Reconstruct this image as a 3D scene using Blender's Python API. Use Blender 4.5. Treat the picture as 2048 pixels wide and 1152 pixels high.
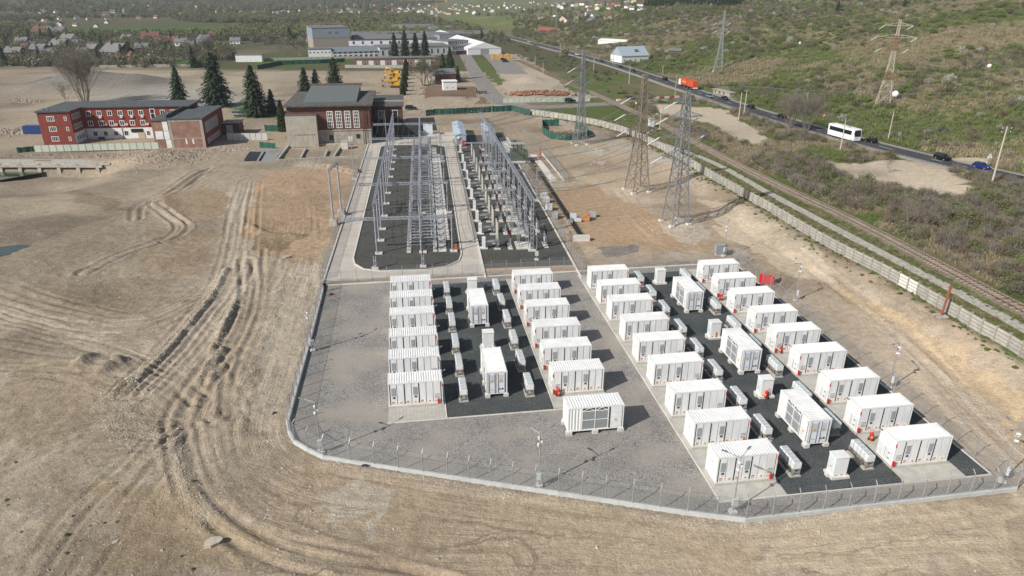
import bpy, bmesh, math, random
import numpy as np
from mathutils import Vector, Matrix
R = math.radians
random.seed(7); rng = np.random.default_rng(7)
S = bpy.context.scene
for o in list(bpy.data.objects): bpy.data.objects.remove(o)
C = S.collection
# ------------------------------------------------------------------ camera
FPX, PITCH, ROLL, CH = 1410.0, R(23.16), R(-0.18), 43.87
cam = bpy.data.objects.new('camera', bpy.data.cameras.new('camera')); C.objects.link(cam)
cam.data.sensor_width = 36; cam.data.lens = FPX / 2048 * 36; cam.data.clip_start = .5; cam.data.clip_end = 30000
cam.matrix_world = Matrix.Translation((0, 0, CH)) @ Matrix.Rotation(R(90) - PITCH, 4, 'X') @ Matrix.Rotation(-ROLL, 4, 'Z')
S.camera = cam
# ------------------------------------------------------------------ sky, sun, exposure
SUN_AZ, SUN_EL = R(232.5), R(37)
w = bpy.data.worlds.new('World'); S.world = w; w.use_nodes = True
nt = w.node_tree; bg = nt.nodes['Background']; sky = nt.nodes.new('ShaderNodeTexSky')
sky.sky_type = 'NISHITA'; sky.sun_disc = False; sky.sun_elevation = SUN_EL; sky.sun_rotation = SUN_AZ
sky.air_density = 1.1; sky.dust_density = 1.5
nt.links.new(sky.outputs[0], bg.inputs[0]); bg.inputs[1].default_value = .062
sl = bpy.data.lights.new('sun', 'SUN'); sl.energy = 4.7; sl.angle = R(.53); sl.color = (1, .955, .89)
so = bpy.data.objects.new('sun', sl); C.objects.link(so)
sd = Vector((math.sin(SUN_AZ) * math.cos(SUN_EL), math.cos(SUN_AZ) * math.cos(SUN_EL), math.sin(SUN_EL)))
so.rotation_euler = sd.to_track_quat('Z', 'Y').to_euler(); so.location = (-60, -40, 90)
S.view_settings.view_transform = 'Standard'; S.view_settings.look = 'None'; S.view_settings.exposure = 0.27; S.view_settings.gamma = 1
S.render.engine = 'CYCLES'; S.cycles.max_bounces = 4; S.cycles.transparent_max_bounces = 12
# ------------------------------------------------------------------ materials
MATS = {}
def mat(name, col, rough=.7, metal=0., var=.12, scale=3., bump=0., bscale=None, rnd=0., col2=None, spec=.4, detail=4, w=(.35, .65), obj=True, streak=0.):
    if name in MATS: return MATS[name]
    m = bpy.data.materials.new(name); m.use_nodes = True; n = m.node_tree.nodes; l = m.node_tree.links
    b = n['Principled BSDF']; b.inputs['Roughness'].default_value = rough; b.inputs['Metallic'].default_value = metal
    b.inputs['Specular IOR Level'].default_value = spec
    tc = n.new('ShaderNodeTexCoord') if obj else n.new('ShaderNodeNewGeometry')
    src = tc.outputs['Object'] if obj else tc.outputs['Position']
    if rnd:
        oo = n.new('ShaderNodeObjectInfo'); ml = n.new('ShaderNodeMath'); ml.operation = 'MULTIPLY'; ml.inputs[1].default_value = 60; l.new(oo.outputs['Random'], ml.inputs[0]); va_ = n.new('ShaderNodeVectorMath'); l.new(src, va_.inputs[0]); l.new(ml.outputs[0], va_.inputs[1]); src = va_.outputs[0]
    if streak:
        mp = n.new('ShaderNodeMapping'); mp.inputs['Scale'].default_value = (1, 1, streak); l.new(src, mp.inputs[0]); src = mp.outputs[0]
    nz = n.new('ShaderNodeTexNoise'); nz.inputs['Scale'].default_value = scale; nz.inputs['Detail'].default_value = detail; nz.inputs['Roughness'].default_value = .65
    l.new(src, nz.inputs['Vector'])
    rp = n.new('ShaderNodeValToRGB'); e = rp.color_ramp.elements
    c2 = col2 if col2 else tuple(c * (1 + var) for c in col); c1 = tuple(c * (1 - var) for c in col) if not col2 else col
    e[0].position, e[1].position = w; e[0].color = (*c1, 1); e[1].color = (*c2, 1)
    l.new(nz.outputs[0], rp.inputs[0]); out = rp.outputs[0]
    if rnd:
        oi = n.new('ShaderNodeObjectInfo'); mr = n.new('ShaderNodeMapRange'); mr.inputs[3].default_value = 1 - rnd; mr.inputs[4].default_value = 1 + rnd
        l.new(oi.outputs['Random'], mr.inputs[0]); mx = n.new('ShaderNodeMix'); mx.data_type = 'RGBA'; mx.blend_type = 'MULTIPLY'; mx.inputs[0].default_value = 1
        l.new(out, mx.inputs[6]); l.new(mr.outputs[0], mx.inputs[7]); out = mx.outputs[2]
    l.new(out, b.inputs['Base Color'])
    if bump:
        bn = n.new('ShaderNodeTexNoise'); bn.inputs['Scale'].default_value = bscale or scale * 4; bn.inputs['Detail'].default_value = 5
        l.new(src, bn.inputs['Vector']); bp = n.new('ShaderNodeBump'); bp.inputs['Strength'].default_value = bump; bp.inputs['Distance'].default_value = .1
        l.new(bn.outputs[0], bp.inputs['Height']); l.new(bp.outputs[0], b.inputs['Normal'])
    MATS[name] = m; return m
# ------------------------------------------------------------------ mesh helpers
class MB:
    def __init__(s): s.v = []; s.f = []; s.mi = []
    def add(s, vs, fs, mi=0):
        k = len(s.v); s.v += [tuple(v) for v in vs]; s.f += [tuple(i + k for i in f) for f in fs]; s.mi += [mi] * len(fs); return s
    def box(s, x0, y0, z0, x1, y1, z1, mi=0):
        return s.add([(x0, y0, z0), (x1, y0, z0), (x1, y1, z0), (x0, y1, z0), (x0, y0, z1), (x1, y0, z1), (x1, y1, z1), (x0, y1, z1)],
                     [(0, 3, 2, 1), (4, 5, 6, 7), (0, 1, 5, 4), (1, 2, 6, 5), (2, 3, 7, 6), (3, 0, 4, 7)], mi)
    def cbox(s, cx, cy, z0, sx, sy, sz, mi=0): return s.box(cx - sx / 2, cy - sy / 2, z0, cx + sx / 2, cy + sy / 2, z0 + sz, mi)
    def bar(s, p, q, w=.1, h=None, mi=0):
        p = Vector(p); q = Vector(q); d = q - p
        if d.length < 1e-6: return s
        h = h or w; d.normalize(); a = Vector((0, 0, 1)) if abs(d.z) < .95 else Vector((0, 1, 0))
        x = d.cross(a).normalized() * w / 2; y = x.cross(d).normalized() * h / 2
        vs = [p - x - y, p + x - y, p + x + y, p - x + y, q - x - y, q + x - y, q + x + y, q - x + y]
        return s.add(vs, [(3, 2, 1, 0), (4, 5, 6, 7), (0, 1, 5, 4), (1, 2, 6, 5), (2, 3, 7, 6), (3, 0, 4, 7)], mi)
    def cyl(s, p, q, r0, r1=None, n=8, mi=0, caps=True):
        p = Vector(p); q = Vector(q); d = (q - p).normalized(); r1 = r0 if r1 is None else r1
        a = Vector((0, 0, 1)) if abs(d.z) < .95 else Vector((0, 1, 0)); x = d.cross(a).normalized(); y = x.cross(d)
        A = [2 * math.pi * i / n for i in range(n)]
        vs = [p + (x * math.cos(t) + y * math.sin(t)) * r0 for t in A] + [q + (x * math.cos(t) + y * math.sin(t)) * r1 for t in A]
        fs = [(i, i + n, (i + 1) % n + n, (i + 1) % n) for i in range(n)]
        if caps: fs += [tuple(range(n)), tuple(range(2 * n - 1, n - 1, -1))]
        return s.add(vs, fs, mi)
    def lathe(s, prof, c=(0, 0, 0), n=10, mi=0):
        k = len(prof); vs = []; fs = []
        for r, z in prof:
            for i in range(n): t = 2 * math.pi * i / n; vs.append((c[0] + r * math.cos(t), c[1] + r * math.sin(t), c[2] + z))
        for j in range(k - 1):
            for i in range(n): fs.append((j * n + i, j * n + (i + 1) % n, (j + 1) * n + (i + 1) % n, (j + 1) * n + i))
        fs.append(tuple(range(n - 1, -1, -1))); fs.append(tuple(range((k - 1) * n, k * n)))
        return s.add(vs, fs, mi)
    def prism(s, poly, z0, z1, mi=0):
        n = len(poly); ar = sum(poly[i][0] * poly[(i + 1) % n][1] - poly[(i + 1) % n][0] * poly[i][1] for i in range(n))
        if ar < 0: poly = poly[::-1]
        a = (lambda i: z0[i]) if hasattr(z0, '__len__') else (lambda i: z0)
        vs = [(p[0], p[1], a(i)) for i, p in enumerate(poly)] + [(p[0], p[1], z1) for p in poly]
        fs = [tuple(range(n - 1, -1, -1)), tuple(range(n, 2 * n))] + [(i, (i + 1) % n, (i + 1) % n + n, i + n) for i in range(n)]
        return s.add(vs, fs, mi)
    def extr(s, prof, p0, p1, ax='x', mi=0):            # closed profile in the (y,z) plane swept along x (or (x,z) along y)
        n = len(prof)
        g = (lambda t, u, v: (t, u, v)) if ax == 'x' else (lambda t, u, v: (u, t, v))
        vs = [g(p0, u, v) for u, v in prof] + [g(p1, u, v) for u, v in prof]
        fs = [tuple(range(n)), tuple(range(2 * n - 1, n - 1, -1))] + [(i, i + n, (i + 1) % n + n, (i + 1) % n) for i in range(n)]
        return s.add(vs, fs, mi)
    def mesh(s, name, mats, smooth=False):
        m = bpy.data.meshes.new(name); m.from_pydata(s.v, [], s.f)
        for t in (mats if isinstance(mats, (list, tuple)) else [mats]): m.materials.append(t)
        if any(s.mi): m.polygons.foreach_set('material_index', s.mi)
        if smooth: m.polygons.foreach_set('use_smooth', [True] * len(s.f))
        m.update(); return m
def fixn(m):
    bm = bmesh.new(); bm.from_mesh(m); bmesh.ops.recalc_face_normals(bm, faces=bm.faces); bm.to_mesh(m); bm.free(); return m
def ob(name, data, parent=None, loc=None, rz=None):
    o = bpy.data.objects.new(name, data); C.objects.link(o)
    if parent is not None: o.parent = parent
    if loc is not None: o.location = loc
    if rz is not None: o.rotation_euler = (0, 0, rz)
    return o
def tag(o, label, cat, group=None):
    o['label'] = label; o['category'] = cat
    if group: o['group'] = group
    return o
def thing(name, label, cat, loc=(0, 0, 0), rz=0., group=None): return tag(ob(name, None, None, loc, rz), label, cat, group)
def struct(name, data, **k):
    o = ob(name, data, **k); o['kind'] = 'structure'; return o
def tree(o, loc, rz=0., label=None, parent=None):      # a copy of a thing with copies of its parts and sub-parts
    c = o.copy(); C.objects.link(c); c.location = loc; c.rotation_euler = (0, 0, rz)
    if label: c['label'] = label
    for ch in o.children:
        d = ch.copy(); C.objects.link(d); d.parent = c
        for g in ch.children:
            e = g.copy(); C.objects.link(e); e.parent = d
    return c
ORD = ['nearest', 'second', 'third', 'fourth', 'fifth', 'sixth', 'seventh', 'eighth', 'ninth', 'tenth', 'eleventh', 'twelfth', 'thirteenth', 'fourteenth', 'fifteenth', 'sixteenth', 'seventeenth', 'eighteenth', 'nineteenth', 'twentieth']
# ------------------------------------------------------------------ noise
TAB = rng.random((256, 256))
def vnoise(x, y):
    xi = np.floor(x).astype(int); yi = np.floor(y).astype(int); fx = x - xi; fy = y - yi
    fx = fx * fx * (3 - 2 * fx); fy = fy * fy * (3 - 2 * fy); a, b, c, d = xi & 255, (xi + 1) & 255, yi & 255, (yi + 1) & 255
    return (TAB[a, c] * (1 - fx) + TAB[b, c] * fx) * (1 - fy) + (TAB[a, d] * (1 - fx) + TAB[b, d] * fx) * fy
def fbm(x, y, s, o=4, seed=0):
    x = np.asarray(x, float) / s + seed * 17.31; y = np.asarray(y, float) / s + seed * 9.77; a = .5; t = 0; n = 0
    for i in range(o): t = t + a * vnoise(x, y); n += a; x = x * 2.03 + 11.1; y = y * 2.03 + 5.7; a *= .5
    return t / n
def sst(a, b, x):
    t = np.clip((np.asarray(x, float) - a) / (b - a), 0, 1); return t * t * (3 - 2 * t)
# ------------------------------------------------------------------ frames (battery yard and switchyard are turned a little against the view)
def frame(deg):
    c, s = math.cos(R(deg)), math.sin(R(deg))
    return lambda a, b, z=0.: (a * c - b * s, a * s + b * c, z)
LY, SY = R(8.6), R(6.9)
LF, SF = frame(8.6), frame(6.9)
# ------------------------------------------------------------------ large-scale ground height
WALLP = np.array([(66.5, 20), (64.5, 50), (63.25, 76.6), (62.1, 83.6), (61.1, 90.6), (58.9, 103.7), (57.0, 111), (55.6, 117), (54.1, 126.3), (52.3, 140.6), (50.1, 154.5), (47.3, 174.8), (43.9, 200), (38.4, 225), (29.6, 243.5), (17.1, 257.5), (6.7, 266)])
ROADP = np.array([(175, 20), (148, 95), (124, 168), (115, 192), (97, 258), (82, 336), (56, 473), (-5.5, 711), (-70, 950), (-220, 1500)])
def xwall(y): return np.interp(y, WALLP[:, 1], WALLP[:, 0])
def xroad(y): return np.interp(y, ROADP[:, 1], ROADP[:, 0])
def blob(x, y, cx, cy, r, h): return h * np.exp(-((x - cx) ** 2 + (y - cy) ** 2) / (r * r))
def H(x, y):
    x = np.asarray(x, float); y = np.asarray(y, float)
    d = x - xwall(y); hb = 1.7 * sst(235, 120, y)
    z = hb * sst(-8.5, -1.5, d)
    dr = (x - xroad(y)) * .97
    hill = .135 * np.clip(dr - 9, 0, 900) * sst(9, 60, dr) * sst(1500, 850, y)
    hill = hill + (fbm(x, y, 90, 3, 3) - .5) * 14 * sst(25, 120, dr) * sst(1500, 850, y)
    z = z + np.minimum(hill, 130)
    # valley side far beyond the town
    z = z + 420 * sst(2000, 6500, y + .25 * x + 500 * (fbm(x, y, 900, 3, 8) - .5)) + 95 * sst(-520, -1500, x) * sst(1000, 2200, y) * (.4 + fbm(x, y, 500, 3, 5))
    # quarried pit in front of the ruined edge, gravel heaps, dips
    pit = sst(-97, -112, x) * sst(187.5, 186.5, y) * sst(150, 172, y)
    z = z - 3.6 * pit + 1.1 * sst(-60, -100, x) * np.exp(-((y - 176) / 5) ** 2) * fbm(x, y, 9, 3, 14)
    left = sst(-28, -40, x) * sst(420, 380, y)
    z = z + (fbm(x, y, 38, 3, 1) - .5) * 1.5 * left * sst(60, 110, np.hypot(x + 110, y - 225))
    z = z + (blob(x, y, -208, 345, 19, 6) + blob(x, y, -180, 350, 13, 4.6) + blob(x, y, -250, 330, 13, 5) + blob(x, y, -232, 300, 7, 3)) * (.35 + 1.3 * fbm(x, y, 7, 4, 15)) + blob(x, y, 9, 368, 7, 2.6) + blob(x, y, 25, 204, 2.6, 1.1)
    z = z + blob(x, y, -99, 193, 8, 2.0) + blob(x, y, 32.9, 136.5, 5.2, .7) + blob(x, y, 29.2, 161, 5, .6) - blob(x, y, -92, 119, 5, .9)
    return z
def ray(px, py):
    u, v = px - 1024., 576. - py; c, s = math.cos(ROLL), math.sin(ROLL); u, v = c * u + s * v, -s * u + c * v
    cp, sp = math.cos(PITCH), math.sin(PITCH); d = np.array([u / FPX, cp + sp * v / FPX, -sp + cp * v / FPX]); return d / np.linalg.norm(d)
TS = np.geomspace(35, 9000, 2600)
def U(px, py, dz=0.):                                  # where a sight line through a photo point meets the ground
    d = ray(px, py); X = d[0] * TS; Y = d[1] * TS; Z = CH + d[2] * TS; g = Z - H(X, Y) - dz; i = int(np.argmax(g < 0))
    if g[i] >= 0: i = len(TS) - 1
    i = max(i, 1); t0, t1, g0, g1 = TS[i - 1], TS[i], g[i - 1], g[i]; t = t0 + (t1 - t0) * g0 / max(g0 - g1, 1e-9)
    return Vector((d[0] * t, d[1] * t, CH + d[2] * t))
def UZ(px, py, z):                                     # same, at a known level
    d = ray(px, py); t = (z - CH) / d[2]; return Vector((d[0] * t, d[1] * t, z))
def hz(x, y): return float(H(x, y))
# ================================================================== GROUND
def pip(x, y, poly):
    x = np.asarray(x); y = np.asarray(y); r = np.zeros(x.shape, bool); n = len(poly)
    for i in range(n):
        (x0, y0), (x1, y1) = poly[i][:2], poly[(i + 1) % n][:2]
        if y0 == y1: continue
        r ^= ((y0 > y) != (y1 > y)) & (x < (x1 - x0) * (y - y0) / (y1 - y0) + x0)
    return r
def dpoly(x, y, pts):
    d = np.full(x.shape, 1e9)
    for (x0, y0), (x1, y1) in zip(pts[:-1], pts[1:]):
        dx, dy = x1 - x0, y1 - y0; t = np.clip(((x - x0) * dx + (y - y0) * dy) / max(dx * dx + dy * dy, 1e-9), 0, 1)
        d = np.minimum(d, np.hypot(x - x0 - t * dx, y - y0 - t * dy))
    return d
def spl(pts, n=8):                                     # Catmull-Rom through the points
    P = [np.array(p[:2], float) for p in pts]; P = [2 * P[0] - P[1]] + P + [2 * P[-1] - P[-2]]; out = []
    for i in range(1, len(P) - 2):
        for k in range(n):
            t = k / n; a, b, c, d = P[i - 1:i + 3]
            out.append(tuple(.5 * ((2 * b) + (-a + c) * t + (2 * a - 5 * b + 4 * c - d) * t * t + (-a + 3 * b - 3 * c + d) * t ** 3)))
    out.append(tuple(P[-2])); return out
def PX(pts): return [tuple(U(*p)[:2]) for p in pts]
PLINTH_L = [(-14.1, 106.8), (-14.15, 90), (-14.35, 75), (-14.4, 67.6), (-14.0, 65.8), (-13.2, 63.9), (-11.65, 62.3), (-9.9, 60.75), (-7.2, 59.6), (2.2, 55.9), (8.2, 53.55), (16.4, 50.35), (23.3, 47.65), (28.1, 46.0), (55.45, 46.3), (55.45, 107.6)]
YARD_W = [LF(a, b)[:2] for a, b in PLINTH_L]
SUB_W = [SF(a, b)[:2] for a, b in [(-17.6, 108.2), (24.6, 104.5), (24.6, 228), (-17.6, 233)]]
tr = []                                                # wheel tracks: (centre line, gauge, width, depth)
def track(px, gauge=2.0, wd=.42, dep=.16): tr.append((spl(PX(px)), gauge, wd, dep))
track([(412, 338), (375, 356), (340, 380), (300, 402), (276, 416), (272, 440)], 1.9, .42, .24)
track([(418, 342), (380, 362), (350, 383), (310, 405), (330, 425), (362, 450), (350, 470), (318, 484), (250, 508), (170, 545)], 2.1, .42, .2)
track([(404, 345), (360, 374), (308, 402), (322, 416), (352, 438), (372, 452), (360, 468), (330, 482)], 1.8, .4, .16)
for dx in (-20, -4, 12, 28): track([(500 + dx * .5, 362), (487 + dx * .7 + 3 * math.sin(dx), 420), (478 + dx * .9, 480), (468 + dx, 530), (446 + dx + 4 * math.cos(dx), 580), (400 + dx, 640), (350 + dx * 1.1, 700), (300 + dx * 1.2, 752), (262 + dx * 1.2, 788)], 2.1, .36, .10)
track([(492, 520), (497, 590), (478, 650), (452, 700), (430, 760), (425, 830)], 2.0, .42, .22)
track([(515, 500), (512, 570), (498, 640), (470, 700), (445, 770), (440, 840)], 2.0, .4, .16)
for dx in (-10, 14): track([(455 + dx, 700), (400 + dx, 770), (362 + dx, 830), (364 + dx, 880), (378 + dx, 940), (404 + dx * .9, 1000), (452 + dx * .8, 1046), (530 + dx * .6, 1092 - dx * .4), (660, 1126 - dx), (860, 1170), (1000, 1210)], 1.9, .4, .13 if dx > 0 else .2)
for dx in (0, 40): track([(-10, 930 + dx), (90, 880 + dx), (190, 845 + dx), (300, 850 + dx)], 2, .36, .07)
for dy in (0, 16, 34, 52, 74): track([(-20, 556 + dy), (120, 604 + dy * .8), (260, 628 + dy * .6), (370, 600 + dy * .4), (420, 575 + dy * .3)], 2.0, .32, .08)
for dy in (0, 30, 64): track([(-20, 640 + dy * 1.4), (90, 668 + dy), (210, 700 + dy * .6), (330, 745 + dy * .3), (400, 800)], 2.0, .32, .08)
for dx in (0, 30, 65): track([(330 + dx, 640), (380 + dx, 690), (420 + dx, 750), (470 + dx * .6, 830)], 1.9, .3, .04)
for dx in (0, 45, 100): track([(60 + dx, 1160), (140 + dx, 1040), (260 + dx * .6, 930), (340 + dx * .3, 850)], 2.0, .32, .07)
track([(2080, 935), (1960, 820), (1860, 720), (1760, 630), (1640, 545), (1540, 480)], 2.2, .5, .06)
# broad driven lanes: centre line and half width in metres; the soil shader draws tyre streaks along them
LANES = [(spl(PX(q)), hw_) for q, hw_ in (
    ([(505, 355), (490, 420), (482, 480), (472, 530), (450, 580), (405, 640), (355, 700), (302, 755), (240, 805)], 4.5),
    ([(530, 480), (510, 560), (492, 630), (462, 700), (425, 770), (395, 830), (385, 890), (400, 950), (430, 1010), (490, 1060), (600, 1100), (760, 1125), (1000, 1130)], 4.5),
    ([(-30, 600), (80, 630), (180, 665), (300, 705), (370, 735)], 3.5), ([(-30, 570), (90, 612), (200, 640), (300, 640), (390, 600), (450, 555)], 4.0),
    ([(612, 555), (588, 640), (556, 740), (528, 830), (535, 900), (620, 955), (800, 990), (1000, 1020), (1300, 1062), (1500, 1085), (1750, 1060), (2080, 1020)], 3.6),
    ([(480, 1110), (700, 1140), (900, 1125), (1150, 1110), (1400, 1125), (1700, 1110), (2080, 1090)], 4.5), ([(640, 1050), (900, 1075), (1200, 1085), (1500, 1110), (1800, 1150)], 3.5),
    ([(-20, 950), (120, 880), (240, 850), (340, 870)], 5), ([(-20, 1060), (150, 960), (300, 920)], 5), ([(-20, 760), (120, 730), (240, 770), (330, 830)], 4),
    ([(2080, 950), (1960, 835), (1860, 730), (1760, 640), (1640, 552), (1540, 485), (1400, 470)], 3.5), ([(1240, 345), (1245, 385), (1290, 430), (1370, 500)], 6), ([(1100, 250), (1200, 290), (1330, 330), (1400, 380), (1300, 400), (1150, 420)], 5), ([(420, 335), (370, 360), (310, 402), (340, 430), (366, 452), (320, 484), (200, 530)], 3.0), ([(560, 345), (600, 420), (590, 520), (560, 580)], 6),
    ([(200, 190), (400, 165), (600, 150), (760, 165)], 9), ([(0, 220), (150, 200), (350, 150), (560, 145)], 8), ([(830, 130), (836, 180), (832, 230)], 5))]
def grow(a, b, step, far_lo, far_hi, k=1.045):
    mid = list(np.arange(a, b, step)); lo = []; s = step; x = a
    while x > far_lo: s *= k; x -= s; lo.append(x)
    hi = []; s = step; x = mid[-1]
    while x < far_hi: s *= k; x += s; hi.append(x)
    return np.array(lo[::-1] + mid + hi)
xs = grow(-76, 66, .27, -5500, 5500, 1.05); ys = grow(31, 140, .27, -400, 9000, 1.022)
GX, GY = np.meshgrid(xs, ys); gx = GX.ravel(); gy = GY.ravel()
gz = H(gx, gy)
inyard = pip(gx, gy, YARD_W) | pip(gx, gy, SUB_W)
dwall = gx - xwall(gy)
dirt = (dwall < 1.5) & (gy < 415)                       # the stripped building site
quiet = inyard | (gy < 26) | (gy > 420)
near = (~quiet) & dirt
nb = fbm(gx, gy, 5, 4, 11) - .5; nf = fbm(gx, gy, 1.1, 3, 12) - .5
edge = np.clip(dpoly(gx, gy, YARD_W + YARD_W[:1]) / 1.5, 0, 1)
lef = sst(-10, -30, gx)
gz = gz + near * edge * (nb * (.10 + .42 * lef) + nf * (.05 + .09 * lef) + (fbm(gx, gy, .55, 2, 13) - .5) * (.03 + .09 * lef))
# rubble windrows beside the haul road
for px, hh, wd in [([(566, 560), (540, 640), (512, 720), (490, 800), (480, 880)], .22, .9), ([(452, 540), (425, 590), (372, 660), (300, 735), (225, 790)], .4, .6), ([(480, 590), (455, 640), (430, 700), (415, 760)], .45, .7), ([(350, 880), (356, 930), (372, 985), (415, 1050)], .22, .8),
                   ([(660, 925), (800, 950), (1000, 985), (1200, 1015), (1440, 1052), (1560, 1050), (1800, 1015)], .16, .5), ([(610, 330), (660, 335), (710, 345)], 1.0, 1.6), ([(500, 455), (540, 470), (590, 475)], .5, 1.2), ([(180, 715), (160, 730)], .9, .8), ([(240, 725), (205, 745)], 1.0, .9), ([(1560, 480), (1640, 540), (1760, 640), (1900, 760)], .18, .6)]:
    p = spl(PX(px)); d = dpoly(gx, gy, p); gz = gz + near * hh * np.exp(-(d / wd) ** 2) * (.4 + 1.2 * fbm(gx, gy, 1.3, 3, 21))
rut = np.zeros_like(gx)
for p, gauge, wd, dep in tr:
    P = np.array(p); lo = P.min(0) - 4; hi = P.max(0) + 4
    k = np.where((gx > lo[0]) & (gx < hi[0]) & (gy > lo[1]) & (gy < hi[1]) & near)[0]
    if not len(k): continue
    d = dpoly(gx[k], gy[k], p); e = np.abs(d - gauge / 2)
    wob = .55 + .9 * fbm(gx[k], gy[k], 7, 2, 31)
    gz[k] += dep * wob * (-np.exp(-(e / wd) ** 2) + .75 * np.exp(-((e - wd * 1.75) / (wd * .7)) ** 2))
    rut[k] = np.maximum(rut[k], np.exp(-(d / (gauge * .9)) ** 2))
gz = np.where(inyard, gz - .25, gz)
lane = np.zeros((len(gx), 3)); lanew = np.zeros(len(gx))
for li, (pl, hw_) in enumerate(LANES):
    Q = np.array(pl); lo = Q.min(0) - hw_ * 1.6; hi = Q.max(0) + hw_ * 1.6; k = np.where((gx > lo[0]) & (gx < hi[0]) & (gy > lo[1]) & (gy < hi[1]) & near)[0]
    if not len(k): continue
    bd_ = np.full(len(k), 1e9); bs = np.zeros(len(k)); bo = np.zeros(len(k)); s0 = 0.
    for a, b in zip(Q[:-1], Q[1:]):
        e = b - a; L_ = max(np.hypot(*e), 1e-6); t = np.clip(((gx[k] - a[0]) * e[0] + (gy[k] - a[1]) * e[1]) / L_ ** 2, 0, 1); ox = gx[k] - a[0] - t * e[0]; oy = gy[k] - a[1] - t * e[1]; d = np.hypot(ox, oy); m_ = d < bd_
        bd_ = np.where(m_, d, bd_); bs = np.where(m_, s0 + t * L_, bs); bo = np.where(m_, np.sign(ox * e[1] - oy * e[0]) * d, bo); s0 += L_
    w_ = sst(1.25, .45, bd_ / hw_ + .9 * (fbm(gx[k], gy[k], 5, 3, 33) - .5)) * (.35 + .65 * sst(.36, .58, fbm(gx[k], gy[k], 9, 3, 36))); m_ = w_ > lanew[k]; kk = k[m_]; lanew[kk] = w_[m_]; lane[kk] = np.stack([bs * .045, bo * 1.5, np.full(len(k), li * 7.3)], 1)[m_]
gz = gz + near * lanew * lef * (fbm(lane[:, 0] * 12, lane[:, 1] * 1.1, 1., 3, 34) - .5) * .2 * (gy < 140)
rut = np.maximum(rut * .6, lanew * .8)
# ---- soil and plant colours
def L3(*c): return np.array(c, float)
def mixc(c, t, d): return c * (1 - t[:, None]) + d[None, :] * t[:, None]
wx = gx + (fbm(gx, gy, 6, 3, 41) - .5) * 7; wy = gy + (fbm(gx, gy, 6, 3, 42) - .5) * 7
n1 = fbm(gx, gy, 30, 4, 51); n2 = fbm(gx, gy, 7, 4, 52); n3 = fbm(gx, gy, 2.2, 3, 53)
col = np.tile(L3(.325, .262, .192), (len(gx), 1))
col = mixc(col, sst(.42, .66, n1) * .8, L3(.27, .212, .15)); col = mixc(col, sst(.52, .72, n2) * .55, L3(.36, .308, .24)); col = mixc(col, sst(.5, .75, n3) * .35, L3(.22, .17, .12))
lf = sst(-16, -60, gx) * sst(25, 60, gy); col = mixc(col, lf * (.35 + .5 * n1), L3(.275, .235, .18))
col = mixc(col, rut * .55, L3(.37, .315, .248))
def zone(px, c, t=1., raw=False):
    global col
    p = px if raw else PX(px); m = pip(wx, wy, p) * t; col = mixc(col, m, L3(*c))
# pale crushed-stone haul roads, ochre digs, damp and dark patches of the building site
zone([(560, 545), (640, 525), (645, 585), (615, 690), (585, 790), (560, 850), (500, 850), (505, 760), (530, 660)], (.40, .345, .275), .8)
zone([(458, 372), (522, 372), (520, 520), (470, 640), (330, 790), (240, 800), (330, 690), (420, 600), (450, 520)], (.385, .33, .265), .7)
zone([(0, 600), (120, 632), (300, 690), (360, 720), (280, 722), (150, 690), (0, 640)], (.375, .32, .25), .7)
zone([(520, 345), (700, 335), (690, 430), (655, 520), (560, 525), (500, 470), (500, 420)], (.335, .235, .15), .9)
zone([(530, 470), (600, 470), (610, 492), (560, 500), (520, 492)], (.21, .165, .105), .9)
zone([(130, 385), (200, 388), (245, 410), (215, 425), (150, 402)], (.20, .155, .10), .8)
zone([(330, 380), (455, 385), (445, 430), (400, 450), (370, 440)], (.26, .195, .125), .8)
zone([(300, 470), (440, 455), (400, 540), (330, 570), (290, 520)], (.27, .205, .135), .6)
zone([(60, 560), (330, 560), (380, 610), (200, 640), (60, 610)], (.245, .19, .13), .6)
zone([(0, 700), (170, 720), (230, 800), (120, 880), (0, 900)], (.25, .20, .135), .6)
zone([(200, 950), (420, 980), (560, 1110), (480, 1152), (200, 1152)], (.31, .24, .15), .6)
zone([(600, 940), (1100, 1000), (1500, 1060), (1500, 1152), (560, 1152), (500, 1040)], (.355, .28, .19), .55)
zone([(1560, 1050), (2048, 985), (2048, 1152), (1500, 1152)], (.40, .33, .235), .75)
zone([(640, 975), (720, 960), (760, 1010), (740, 1060), (660, 1040)], (.40, .36, .30), .7)
zone([(1085, 385), (1170, 370), (1330, 430), (1420, 500), (1200, 490), (1150, 480)], (.30, .21, .13), .85)
zone([(1090, 235), (1330, 300), (1370, 400), (1200, 380), (1090, 300)], (.39, .315, .22), .7)
zone([(1400, 400), (1540, 420), (1700, 560), (1600, 560), (1440, 470)], (.43, .365, .275), .8)
zone([(1620, 560), (1760, 640), (1960, 800), (2048, 900), (2048, 1000), (1900, 850), (1700, 690), (1590, 590)], (.37, .31, .235), .7)
zone([(1700, 560), (1960, 735), (2048, 800), (2048, 890), (1850, 700), (1690, 590)], (.41, .30, .18), .6)
zone([(1195, 490), (1270, 487), (1270, 505), (1200, 508)], (.13, .13, .13), .8)
zone([(1150, 290), (1225, 300), (1220, 312), (1140, 305)], (.32, .33, .30), .6)
zone([(1320, 440), (1400, 440), (1430, 470), (1380, 490), (1330, 470)], (.33, .30, .26), .8)
zone([(845, 170), (955, 175), (960, 195), (845, 195)], (.15, .10, .065), .95); zone([(955, 193), (980, 197), (975, 209), (955, 205)], (.15, .10, .065), .95)
zone([(165, 185), (360, 170), (560, 195), (540, 215), (170, 205)], (.25, .26, .26), .8)
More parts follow.
